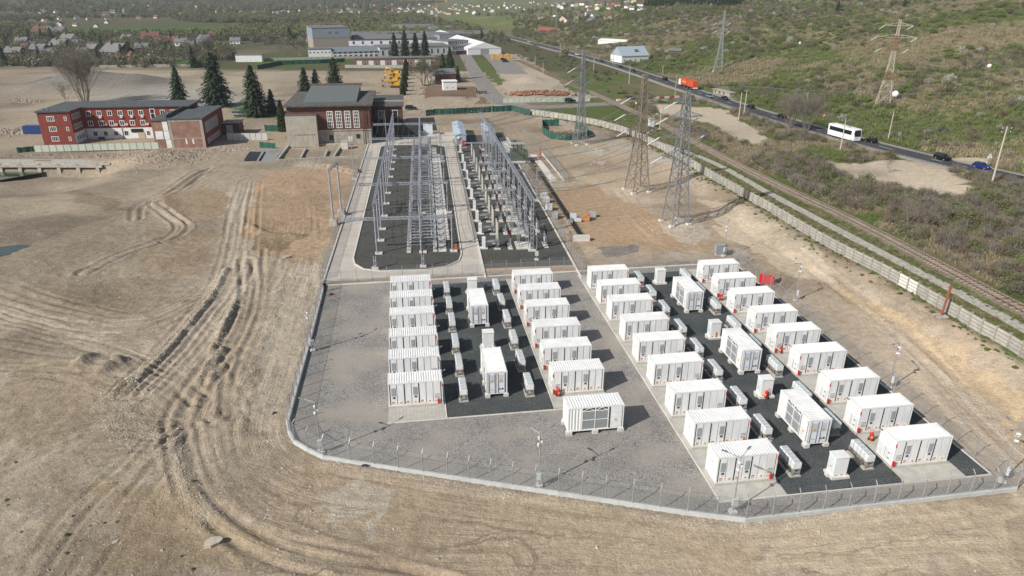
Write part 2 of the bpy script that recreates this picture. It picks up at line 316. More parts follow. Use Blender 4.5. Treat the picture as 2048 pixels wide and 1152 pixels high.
# turf right of the wall, along the railway and on the hill
gm = sst(-2.2, .8, dwall + (n3 - .5) * 3.4) * (gy < 420)
drd = gx - xroad(gy)
hillm = sst(6, 14, drd)
tg = mixc(np.tile(L3(.135, .125, .058), (len(gx), 1)), sst(.46, .60, n2), L3(.085, .135, .030)); tg = mixc(tg, sst(.5, .68, n1) * .7, L3(.21, .175, .11))
tg = mixc(tg, sst(.55, .75, n3) * .5, L3(.16, .135, .085))
hl = mixc(np.tile(L3(.135, .135, .060), (len(gx), 1)), sst(.40, .56, fbm(gx, gy, 75, 4, 61)) * .85, L3(.10, .145, .042)); hl = mixc(hl, sst(.5, .70, fbm(gx, gy, 40, 4, 62)) * .7, L3(.20, .165, .10))
hl = mixc(hl, sst(.55, .7, n2) * .4, L3(.10, .09, .05))
vmask = ((gy >= 415) | (gx < -420)) & (drd < 10)
va = fbm(gx * .35, gy, 45, 4, 71); vl = mixc(np.tile(L3(.10, .095, .05), (len(gx), 1)), sst(.5, .62, va), L3(.085, .105, .04)); vl = mixc(vl, sst(.58, .75, fbm(gx, gy * .6, 60, 4, 72)) * .7, L3(.18, .155, .10))
far = sst(1500, 2600, gy); vl = mixc(vl, far * .8, L3(.045, .058, .032))
T = gm * (drd <= 12); col = col * (1 - T[:, None]) + tg * T[:, None]
T = vmask * 1.; col = col * (1 - T[:, None]) + vl * T[:, None]
T = hillm; col = col * (1 - T[:, None]) + hl * T[:, None]
grassy = np.clip(gm * (drd <= 12) + vmask + hillm, 0, 1)
def zone2(px, c, t=1., g=0.):
    global col, grassy
    m = pip(wx, wy, PX(px)) * t; col = mixc(col, m, L3(*c)); grassy = grassy * (1 - m) + g * m
zone2([(1290, 208), (1374, 211), (1450, 218), (1545, 283), (1500, 290), (1440, 262), (1410, 246), (1335, 233)], (.42, .36, .28))
zone2([(1640, 320), (1700, 328), (1790, 322), (1860, 325), (1948, 365), (1955, 388), (1900, 395), (1760, 372), (1690, 352)], (.43, .365, .28))
zone2([(1540, 255), (1600, 262), (1660, 290), (1600, 300), (1540, 285)], (.24, .20, .13), .7)
zone2([(1890, 318), (1985, 314), (1975, 326), (1900, 330)], (.40, .35, .27))
zone2([(985, 108), (1040, 108), (1105, 150), (1140, 180), (1200, 195), (1030, 200), (1005, 170)], (.36, .31, .25), .95)
zone2([(940, 118), (975, 118), (1012, 168), (995, 172)], (.10, .13, .04), .95, 1)
zone2([(1045, 225), (1200, 208), (1260, 230), (1330, 300), (1240, 262), (1120, 236)], (.085, .12, .03), .6, 1)
zone2([(1060, 228), (1140, 246), (1300, 300), (1420, 352), (1300, 322), (1100, 246)], (.37, .34, .29), .8)
zone2([(1555, 65), (1800, 68), (2048, 78), (2048, 130), (1900, 110), (1700, 100), (1560, 95)], (.25, .20, .125), .65, 1)
zone2([(1270, 72), (1400, 52), (1560, 50), (1540, 60), (1400, 66), (1290, 84)], (.27, .23, .16), .6, 1)
for q in ([(215, 122), (410, 118), (410, 131), (215, 131)], [(495, 118), (690, 112), (690, 126), (520, 137)], [(150, 60), (420, 52), (430, 58), (150, 70)], [(470, 215), (560, 215), (560, 236), (470, 236)]): zone2(q, (.065, .13, .025), .95, 1)
zone2([(-10, 128), (215, 128), (400, 138), (560, 140), (560, 200), (-10, 200)], (.34, .29, .22), .35, 0)
grey = np.clip(blob(gx, gy, -208, 345, 24, 1.4) + blob(gx, gy, -180, 350, 17, 1.4), 0, .9); col = mixc(col, grey, L3(.155, .15, .138))
lum = col.mean(1, keepdims=True); dm = (1 - grassy)[:, None]; big_ = fbm(gx, gy, 55, 4, 83); mid_ = fbm(gx, gy, 13, 4, 84); drk = (sst(.46, .66, big_) * .24 + sst(.52, .72, mid_) * .22)[:, None] * dm * (1 - .7 * lanew[:, None]); lum = col.mean(1, keepdims=True); col = col * (1 - .10 * dm) + lum * .10 * dm; col = col * (1 + .20 * dm) * (1 - drk); col = col * (1 - dm + dm * np.array([1.03, 1., .95])[None]) * (1 + .30 * dm * (sst(-5, 35, gx) * sst(200, 120, gy))[:, None]) * np.where(drd > 10, 1.15, 1)[:, None] * (.90 + .2 * fbm(gx, gy, .8, 3, 81))[:, None]
m = bpy.data.meshes.new('terrain'); nx, ny = len(xs), len(ys)
m.vertices.add(nx * ny); m.vertices.foreach_set('co', np.stack([gx, gy, gz], 1).ravel().astype(np.float32))
i = (np.arange(ny - 1)[:, None] * nx + np.arange(nx - 1)[None, :]).ravel(); q = np.stack([i, i + 1, i + nx + 1, i + nx], 1)
m.loops.add(q.size); m.loops.foreach_set('vertex_index', q.ravel().astype(np.int32)); m.polygons.add(len(q)); m.polygons.foreach_set('loop_start', np.arange(0, q.size, 4, dtype=np.int32)); m.polygons.foreach_set('loop_total', np.full(len(q), 4, np.int32))
m.update(calc_edges=True); m.polygons.foreach_set('use_smooth', np.ones(len(q), bool))
at = m.attributes.new('soil', 'FLOAT_COLOR', 'POINT'); at.data.foreach_set('color', np.concatenate([col, grassy[:, None]], 1).ravel().astype(np.float32))
at = m.attributes.new('lane', 'FLOAT_VECTOR', 'POINT'); at.data.foreach_set('vector', lane.ravel().astype(np.float32)); at = m.attributes.new('lane_w', 'FLOAT', 'POINT'); at.data.foreach_set('value', lanew.astype(np.float32))
def ground_material():
    t = bpy.data.materials.new('ground_soil'); t.use_nodes = True; n = t.node_tree.nodes; l = t.node_tree.links; b = n['Principled BSDF']; b.inputs['Roughness'].default_value = .95; b.inputs['Specular IOR Level'].default_value = .15
    a = n.new('ShaderNodeAttribute'); a.attribute_name = 'soil'; g = n.new('ShaderNodeNewGeometry')
    def noise(s, d=4, r=.6):
        x = n.new('ShaderNodeTexNoise'); x.inputs['Scale'].default_value = s; x.inputs['Detail'].default_value = d; x.inputs['Roughness'].default_value = r; l.new(g.outputs['Position'], x.inputs['Vector']); return x.outputs[0]
    def mrange(v, a0, a1, b0, b1):
        x = n.new('ShaderNodeMapRange'); [setattr(x.inputs[k], 'default_value', u) for k, u in zip((1, 2, 3, 4), (a0, a1, b0, b1))]; l.new(v, x.inputs[0]); return x.outputs[0]
    def mul(c, v):
        x = n.new('ShaderNodeMix'); x.data_type = 'RGBA'; x.blend_type = 'MULTIPLY'; x.inputs[0].default_value = 1; l.new(c, x.inputs[6]); l.new(v, x.inputs[7]); return x.outputs[2]
    c = mul(a.outputs['Color'], mrange(noise(.9, 6, .7), .32, .68, .78, 1.2)); c = mul(c, mrange(noise(5.5, 4, .7), .3, .7, .74, 1.24))
    # pebbles: pale and dark stones strewn on the bare soil
    v = n.new('ShaderNodeTexVoronoi'); v.inputs['Scale'].default_value = 2.6; l.new(g.outputs['Position'], v.inputs['Vector'])
    st = mrange(v.outputs['Distance'], .16, .24, 1, 0); sp = n.new('ShaderNodeMath'); sp.operation = 'MULTIPLY'; l.new(st, sp.inputs[0]); l.new(mrange(noise(.28, 3), .42, .6, .12, .85), sp.inputs[1])
    s2 = n.new('ShaderNodeMath'); s2.operation = 'MULTIPLY'; l.new(sp.outputs[0], s2.inputs[0]); iv = n.new('ShaderNodeMath'); iv.operation = 'SUBTRACT'; iv.inputs[0].default_value = 1; l.new(a.outputs['Alpha'], iv.inputs[1]); l.new(iv.outputs[0], s2.inputs[1])
    x = n.new('ShaderNodeMix'); x.data_type = 'RGBA'; l.new(s2.outputs[0], x.inputs[0]); l.new(c, x.inputs[6]); x.inputs[7].default_value = (.50, .45, .38, 1)
    la = n.new('ShaderNodeAttribute'); la.attribute_name = 'lane'; lw = n.new('ShaderNodeAttribute'); lw.attribute_name = 'lane_w'
    ln_ = n.new('ShaderNodeTexNoise'); ln_.inputs['Scale'].default_value = 1.; ln_.inputs['Detail'].default_value = 6; ln_.inputs['Roughness'].default_value = .72; l.new(la.outputs['Vector'], ln_.inputs['Vector'])
    tone = mrange(ln_.outputs[0], .36, .64, .82, 1.14); mw = n.new('ShaderNodeMix'); mw.inputs[2].default_value = 1; l.new(lw.outputs['Fac'], mw.inputs[0]); l.new(tone, mw.inputs[3]); fin = mul(x.outputs[2], mw.outputs[0])
    l.new(fin, b.inputs['Base Color'])
    bp = n.new('ShaderNodeBump'); bp.inputs['Strength'].default_value = .8; bp.inputs['Distance'].default_value = .3; hh = n.new('ShaderNodeMath'); hh.operation = 'MULTIPLY_ADD'; l.new(ln_.outputs[0], hh.inputs[0]); l.new(lw.outputs['Fac'], hh.inputs[1]); l.new(noise(2.2, 7, .72), hh.inputs[2]); l.new(hh.outputs[0], bp.inputs['Height']); l.new(bp.outputs[0], b.inputs['Normal'])
    return t
m.materials.append(ground_material()); struct('ground', m)
TZ = gz.reshape(ny, nx)
def tz(x, y):                                          # height of the finished ground sheet
    j = int(np.clip(np.searchsorted(ys, y) - 1, 0, ny - 2)); i = int(np.clip(np.searchsorted(xs, x) - 1, 0, nx - 2)); fx = (x - xs[i]) / (xs[i + 1] - xs[i]); fy = (y - ys[j]) / (ys[j + 1] - ys[j])
    return float(TZ[j, i] * (1 - fx) * (1 - fy) + TZ[j, i + 1] * fx * (1 - fy) + TZ[j + 1, i] * (1 - fx) * fy + TZ[j + 1, i + 1] * fx * fy)
def V(px, py): p = U(px, py); p.z = tz(p.x, p.y); return p
# ------------------------------------------------------------------ sheets and ribbons laid on the ground
def resample(pts, st):
    P = [np.array(p[:2], float) for p in pts]; out = [P[0]]
    for a, b in zip(P[:-1], P[1:]):
        n = max(1, int(np.linalg.norm(b - a) / st))
        out += [a + (b - a) * (k + 1) / n for k in range(n)]
    return out
def ribbon(pts, w0, w1, dz, thick=.3, st=4., zf=None):  # strip from offset w0 (left, negative) to w1 (right) along the line
    P = resample(pts, st); b = MB(); n = len(P); vs = []
    for i, p in enumerate(P):
        d = P[min(i + 1, n - 1)] - P[max(i - 1, 0)]; d = d / np.linalg.norm(d); nrm = np.array([d[1], -d[0]])
        for o_ in (w0, w1):
            q = p + nrm * o_; z = zf(*q) if zf else float(H(q[0], q[1])); vs.append((q[0], q[1], z + dz)); vs.append((q[0], q[1], z + dz - thick))
    fs = []
    for i in range(n - 1):
        k = 4 * i; fs += [(k, k + 4, k + 6, k + 2)[::-1], (k, k + 1, k + 5, k + 4), (k + 2, k + 6, k + 7, k + 3)]
    fs += [(0, 2, 3, 1), (4 * n - 4, 4 * n - 3, 4 * n - 1, 4 * n - 2)]
    b.add(vs, fs); return b
CONC = mat('concrete', (.45, .435, .39), .85, var=.12, scale=.9, bump=.15, bscale=14)
CONCP = mat('concrete_pale', (.60, .575, .53), .85, var=.10, scale=1.2, bump=.12, bscale=18)
CONCD = mat('concrete_weathered', (.40, .375, .325), .9, var=.25, scale=1.5, bump=.25, bscale=9)
def gravel(name, c1, c2, sc, big=(.85, 1.15), bs=.5, tint=None):
    t = bpy.data.materials.new(name); t.use_nodes = True; n = t.node_tree.nodes; l = t.node_tree.links; b = n['Principled BSDF']; b.inputs['Roughness'].default_value = .9; b.inputs['Specular IOR Level'].default_value = .2
    g = n.new('ShaderNodeNewGeometry'); v = n.new('ShaderNodeTexVoronoi'); v.inputs['Scale'].default_value = sc; l.new(g.outputs['Position'], v.inputs['Vector'])
    r = n.new('ShaderNodeValToRGB'); e = r.color_ramp.elements; e[0].color = (*c1, 1); e[1].color = (*c2, 1); e[0].position = .1; e[1].position = .95
    sp = n.new('ShaderNodeSeparateColor'); l.new(v.outputs['Color'], sp.inputs[0]); l.new(sp.outputs[0], r.inputs[0])
    z = n.new('ShaderNodeTexNoise'); z.inputs['Scale'].default_value = .22; z.inputs['Detail'].default_value = 6; z.inputs['Roughness'].default_value = .65; l.new(g.outputs['Position'], z.inputs['Vector'])
    mr = n.new('ShaderNodeMapRange'); mr.inputs[1].default_value = .3; mr.inputs[2].default_value = .7; mr.inputs[3].default_value, mr.inputs[4].default_value = big; l.new(z.outputs[0], mr.inputs[0])
    x = n.new('ShaderNodeMix'); x.data_type = 'RGBA'; x.blend_type = 'MULTIPLY'; x.inputs[0].default_value = 1; l.new(r.outputs[0], x.inputs[6]); l.new(mr.outputs[0], x.inputs[7]); o_ = x.outputs[2]
    if tint:
        z2 = n.new('ShaderNodeTexNoise'); z2.inputs['Scale'].default_value = .17; z2.inputs['Detail'].default_value = 5; l.new(g.outputs['Position'], z2.inputs['Vector'])
        m2 = n.new('ShaderNodeMapRange'); m2.inputs[1].default_value = .44; m2.inputs[2].default_value = .64; m2.inputs[4].default_value = .8; l.new(z2.outputs[0], m2.inputs[0])
        y = n.new('ShaderNodeMix'); y.data_type = 'RGBA'; l.new(m2.outputs[0], y.inputs[0]); l.new(o_, y.inputs[6]); y.inputs[7].default_value = (*tint, 1); o_ = y.outputs[2]
    l.new(o_, b.inputs['Base Color']); bp = n.new('ShaderNodeBump'); bp.inputs['Strength'].default_value = bs; bp.inputs['Distance'].default_value = .06; l.new(v.outputs['Distance'], bp.inputs['Height']); l.new(bp.outputs[0], b.inputs['Normal'])
    MATS[name] = t; return t
GRAV = gravel('yard_gravel', (.145, .138, .129), (.385, .366, .34), 13, (.82, 1.14), .4, (.345, .31, .268))
GDARK = gravel('black_gravel', (.036, .041, .041), (.115, .125, .125), 20, (.8, 1.25))
GSUB = gravel('dark_gravel', (.04, .042, .038), (.125, .122, .11), 11)
BALL = gravel('ballast', (.14, .11, .085), (.32, .26, .20), 6)
def slab(name, poly, z0, z1, m_, fr=LF, st=True):
    me = MB().prism([fr(a, b)[:2] for a, b in poly], z0, z1).mesh(name, m_); o = ob(name, me)
    if st: o['kind'] = 'structure'
    return o
def rect(a0, b0, a1, b1): return [(a0, b0), (a1, b0), (a1, b1), (a0, b1)]
slab('gravel_yard', PLINTH_L, -.4, 0, GRAV)
def pavers():
    t = bpy.data.materials.new('concrete_pavers'); t.use_nodes = True; n = t.node_tree.nodes; l = t.node_tree.links; b = n['Principled BSDF']; b.inputs['Roughness'].default_value = .9
    g = n.new('ShaderNodeNewGeometry'); mp = n.new('ShaderNodeMapping'); mp.inputs['Rotation'].default_value = (0, 0, -LY); l.new(g.outputs['Position'], mp.inputs[0])
    k = n.new('ShaderNodeTexBrick'); k.offset = 0; k.inputs['Scale'].default_value = 1; k.inputs['Brick Width'].default_value = .4; k.inputs['Row Height'].default_value = .4; k.inputs['Mortar Size'].default_value = .012
    k.inputs['Color1'].default_value = (.46, .445, .40, 1); k.inputs['Color2'].default_value = (.40, .385, .345, 1); k.inputs['Mortar'].default_value = (.27, .26, .23, 1); l.new(mp.outputs[0], k.inputs[0]); l.new(k.outputs[0], b.inputs['Base Color'])
    bp = n.new('ShaderNodeBump'); bp.inputs['Strength'].default_value = .3; bp.inputs['Distance'].default_value = .02; l.new(k.outputs[1], bp.inputs['Height']); bp.invert = True; l.new(bp.outputs[0], b.inputs['Normal']); return t
PAV = pavers()
slab('paver_strip', rect(-3.6, 66.2, 2.75, 105.2), -.3, .05, PAV)
slab('black_gravel_bed', rect(2.85, 66.4, 14.9, 104.5), -.3, .035, GDARK)
slab('concrete_apron', rect(15.0, 66.5, 21.5, 105), -.3, .05, CONC)
slab('concrete_apron', rect(27.0, 48.8, 33.6, 105), -.3, .05, CONC)
slab('black_gravel_bed', rect(33.7, 48.8, 45.7, 104.5), -.3, .035, GDARK)
slab('concrete_apron', rect(45.8, 48.8, 52.25, 105), -.3, .05, CONC)
slab('black_gravel_bed', rect(52.35, 48.8, 54.85, 105), -.3, .035, GDARK)
for a0, b0, a1, b1 in ((-3.7, 66.08, 21.6, 66.2), (26.88, 48.66, 54.95, 48.78), (14.9, 66.2, 15.0, 105), (2.75, 66.2, 2.85, 105), (26.88, 48.78, 27, 105), (54.86, 48.78, 55.0, 105)): slab('kerb', rect(a0, b0, a1, b1), -.3, .10, CONCP)
# switchyard: concrete ring road, dark gravel islands, kerbs
ISL = [(-13.7, 118), (-13.2, 115), (-11.5, 112.4), (-8.5, 111.2), (-1, 111.0), (2.5, 112.2), (4.6, 114.6), (5.2, 118), (5.2, 210), (3.2, 213.2), (-11.5, 213.8), (-13.7, 211.5)]
def jointed(name, c, rot, bw, bh):
    t = bpy.data.materials.new(name); t.use_nodes = True; n = t.node_tree.nodes; l = t.node_tree.links; b = n['Principled BSDF']; b.inputs['Roughness'].default_value = .9
    g = n.new('ShaderNodeNewGeometry'); mp = n.new('ShaderNodeMapping'); mp.inputs['Rotation'].default_value = (0, 0, rot); l.new(g.outputs['Position'], mp.inputs[0])
    k = n.new('ShaderNodeTexBrick'); k.offset = 0; k.inputs['Scale'].default_value = 1; k.inputs['Brick Width'].default_value = bw; k.inputs['Row Height'].default_value = bh; k.inputs['Mortar Size'].default_value = .02
    k.inputs['Color1'].default_value = (*c, 1); k.inputs['Color2'].default_value = (c[0] * .93, c[1] * .93, c[2] * .92, 1); k.inputs['Mortar'].default_value = (c[0] * .6, c[1] * .6, c[2] * .6, 1); l.new(mp.outputs[0], k.inputs[0])
    z = n.new('ShaderNodeTexNoise'); z.inputs['Scale'].default_value = .5; z.inputs['Detail'].default_value = 6; l.new(g.outputs['Position'], z.inputs['Vector']); mr = n.new('ShaderNodeMapRange'); mr.inputs[1].default_value = .3; mr.inputs[2].default_value = .7; mr.inputs[3].default_value = .86; mr.inputs[4].default_value = 1.1; l.new(z.outputs[0], mr.inputs[0])
    x = n.new('ShaderNodeMix'); x.data_type = 'RGBA'; x.blend_type = 'MULTIPLY'; x.inputs[0].default_value = 1; l.new(k.outputs[0], x.inputs[6]); l.new(mr.outputs[0], x.inputs[7]); l.new(x.outputs[2], b.inputs['Base Color']); return t
slab('switchyard_road', rect(-17.5, 108.4, 8.4, 232), -.3, .03, jointed('road_concrete', (.50, .455, .395), -SY, 20, 5), SF)
slab('gravel_island', ISL, -.3, .05, GSUB, SF)
slab('gravel_bed', rect(8.6, 110.6, 24.0, 227), -.3, .03, GSUB, SF)
slab('soil_strip', [(8.7, 107.75), (24, 107.35), (24, 110.6), (8.7, 110.6)], -.3, .02, gravel('loose_soil', (.36, .27, .185), (.50, .40, .29), 9, (.8, 1.2), .6), SF)
kb = MB()
for (a0, b0), (a1, b1) in zip(ISL, ISL[1:] + ISL[:1]): kb.bar(SF(a0, b0, .06), SF(a1, b1, .06), .22, .24)
struct('kerb', kb.mesh('kerb', CONCP)); kb = MB()
for p in ((-17.6, 108, -17.6, 220), (8.5, 106.5, 8.5, 226), (24.1, 104.6, 24.1, 227)): kb = MB(); kb.bar(SF(p[0], p[1], .08), SF(p[2], p[3], .08), .3, .3); struct('kerb', kb.mesh('kerb', CONCP))
slab('cable_trench', rect(1.2, 119.5, 2.6, 209), 0, .14, CONCP, SF); slab('cable_trench', rect(2.62, 126, 3.4, 200), 0, .10, CONCP, SF)
for b0 in np.arange(120.3, 208, 2.1): pass
slab('cable_trench', rect(28.0, 126, 29.0, 189), -.3, .03, mat('trench_dark', (.05, .05, .045), .9), SF)
slab('bund_slab', [(29.6, 167), (31.4, 167), (30.6, 196.5), (28.8, 196.5)], -.2, .10, CONCP, SF)
slab('bund_slab', rect(22.5, 199, 25.5, 222), -.2, .10, CONCP, SF)
kb = MB(); kb.bar(SF(33, 166, .1), SF(32.4, 197, .1), .25, .35); kb.bar(SF(29.3, 166, .1), SF(33, 166, .1), .25, .3); struct('kerb', kb.mesh('kerb', CONCP))
# ------------------------------------------------------------------ roads and railway
ASPH = mat('asphalt', (.058, .057, .060), .9, var=.16, scale=.35, bump=.1, bscale=20, obj=False)
ASPL = mat('old_asphalt', (.23, .215, .195), .9, var=.12, scale=.3, bump=.1, bscale=12, obj=False)
PAINT = mat('road_paint', (.72, .72, .70), .7, var=.1, obj=False)
road = spl([tuple(p) for p in ROADP[:-1]], 12)
struct('main_road', ribbon(road, -4.2, 4.2, .14, st=5).mesh('main_road', ASPH))
struct('road_shoulder', ribbon(road, -6.6, 5.6, .08, st=5).mesh('road_shoulder', mat('shoulder_gravel', (.33, .30, .26), .95, var=.15, scale=.4, obj=False)))
mk = ribbon(road, -3.75, -3.6, .15, .01, 5); k2 = ribbon(road, 3.6, 3.75, .15, .01, 5); mk.add(k2.v, k2.f)
P = resample(road, 3.)
for i in range(0, len(P) - 2, 4):
    k2 = ribbon([P[i], P[i + 1]], -.08, .08, .15, .01, 3.); mk.add(k2.v, k2.f)
o = ob('road_marking', mk.mesh('road_marking', PAINT), bpy.data.objects['main_road'])
sidel = spl(PX([(1480, 196), (1400, 199), (1300, 203), (1180, 210), (1100, 214), (1050, 214), (1005, 207), (985, 190), (965, 165), (948, 140), (935, 118), (925, 100)]), 10)
struct('side_road', ribbon(sidel, -4, 4, .11, st=4).mesh('side_road', ASPL))
struct('lay_by', ribbon(PX([(1440, 200), (1520, 226), (1600, 262)]), -1.5, 5.5, .10, st=3).mesh('lay_by', ASPL))
path = spl(PX([(2100, 690), (2048, 658), (1900, 577), (1700, 473), (1540, 388), (1440, 332), (1360, 300), (1240, 262), (1130, 233)]), 8)
struct('concrete_path', ribbon(path, -1.0, 1.0, .12, st=4).mesh('concrete_path', CONCD))
struct('car_park', ribbon(PX([(990, 108), (1012, 128), (1030, 148)]), -7, 9, .09, st=4).mesh('car_park', ASPL))
RAILPX = [(2110, 655), (2048, 624), (1900, 545), (1700, 440), (1536, 362), (1400, 291), (1330, 252), (1245, 213), (1180, 184), (1110, 155), (1060, 132), (1020, 115)]
rail = spl(PX(RAILPX), 10)
rw = thing('railway', 'rusty single railway track between the concrete path and the shrubs', 'railway')
bd = ob('ballast_bed', ribbon(rail, -1.9, 1.9, .18, .4, st=3).mesh('ballast_bed', BALL), rw)
RUST = mat('rusty_rail', (.16, .085, .055), .7, .3, var=.25, scale=2, obj=False)
for o_ in (-.75, .75): ob('rail', ribbon(rail, o_ - .05, o_ + .05, .42, .16, 3).mesh('rail', RUST), rw)
sb = MB(); P = resample(rail, .68)
for i in range(0, len(P) - 1):
    p = P[i]; d = P[i + 1] - p; d = d / max(np.linalg.norm(d), 1e-6); nr = np.array([d[1], -d[0]])
    z = float(H(*p)) + .24
    if p[1] > 330: break
    sb.bar((*(p - nr * 1.3), z), (*(p + nr * 1.3), z), .26, .2)
o = ob('sleepers', sb.mesh('sleepers', mat('sleeper_concrete', (.36, .31, .25), .9, var=.2, scale=.8, obj=False)), rw); o['kind'] = 'stuff'
# ================================================================== BATTERY YARD
WHITE = mat('white_paint', (.78, .78, .765), .45, var=.085, scale=1.0, rnd=.035, streak=.22)
WHITE2 = mat('door_white', (.74, .75, .755), .5, var=.08, scale=1.4, rnd=.03, streak=.3)
SEAM = mat('door_seam', (.055, .058, .062), .7)
GALV = mat('galvanised_steel', (.37, .385, .40), .5, .35, var=.14, scale=2.5, rnd=.05)
GALVD = mat('dull_steel', (.27, .285, .295), .6, .3, var=.18, scale=3)
VENT = mat('vent_grey', (.36, .38, .395), .6, .1, var=.1, scale=8)
DARK = mat('black_plastic', (.03, .03, .032), .6)
RED = mat('red_paint', (.52, .025, .03), .45, var=.12, scale=4)
LBL = mat('label_red_print', (.55, .18, .10), .6); YEL = mat('warning_yellow', (.72, .40, .05), .6); BLU = mat('blue_grey_paint', (.30, .33, .45), .55, .1)
GLASSD = mat('dark_glass', (.02, .025, .03), .12, spec=.6)
CL, CW, CHT = 6.058, 2.438, 2.896
def corr(b, ax, p0, p1, q, z0, z1, pitch=.28, dep=.04, sgn=1):      # corrugated sheet standing on x or y
    n = max(2, int((p1 - p0) / pitch)); vs = []; fs = []; st = (p1 - p0) / n
    for i in range(n):
        for f, o_ in ((0, 0), (.2, 1), (.5, 1), (.7, 0)):
            t = p0 + (i + f) * st; u = q + sgn * dep * o_
            vs += [(t, u, z0), (t, u, z1)] if ax == 'x' else [(u, t, z0), (u, t, z1)]
    t = p1; vs += [(t, q, z0), (t, q, z1)] if ax == 'x' else [(q, t, z0), (q, t, z1)]
    k = len(vs) // 2
    for i in range(k - 1):
        f = (2 * i, 2 * i + 2, 2 * i + 3, 2 * i + 1); fs.append(f if (ax == 'x') == (sgn < 0) else f[::-1])
    b.add(vs, fs)
def corr_roof(b, x0, x1, y0, y1, z, along='y', pitch=.27, dep=.055):
    a0, a1 = (x0, x1) if along == 'y' else (y0, y1); n = int((a1 - a0) / pitch); st = (a1 - a0) / n; vs = []; fs = []
    for i in range(n):
        for f, o_ in ((.0, 0), (.15, 1), (.55, 1), (.7, 0)):
            t = a0 + (i + f) * st; u = z + dep * o_; vs += [(t, y0, u), (t, y1, u)] if along == 'y' else [(x0, t, u), (x1, t, u)]
    vs += [(a1, y0, z), (a1, y1, z)] if along == 'y' else [(x0, a1, z), (x1, a1, z)]
    for i in range(len(vs) // 2 - 1):
        f = (2 * i, 2 * i + 2, 2 * i + 3, 2 * i + 1); fs.append(f if along == 'y' else f[::-1])
    b.add(vs, fs)
def tri_sign(b, c, s, ax='x'):                          # yellow warning triangle with a dark bolt
    x, y, z = c
    if ax == 'x':
        b.add([(x - s, y, z - s * .8), (x + s, y, z - s * .8), (x, y, z + s * .9)], [(0, 1, 2)], 0); b.add([(x - s * .2, y - .004, z - s * .5), (x + s * .2, y - .004, z - s * .5), (x, y - .004, z + s * .4)], [(0, 1, 2)], 1)
    else:
        b.add([(x, y + s, z - s * .8), (x, y - s, z - s * .8), (x, y, z + s * .9)], [(0, 1, 2)], 0); b.add([(x - .004, y + s * .2, z - s * .5), (x - .004, y - s * .2, z - s * .5), (x - .004, y, z + s * .4)], [(0, 1, 2)], 1)
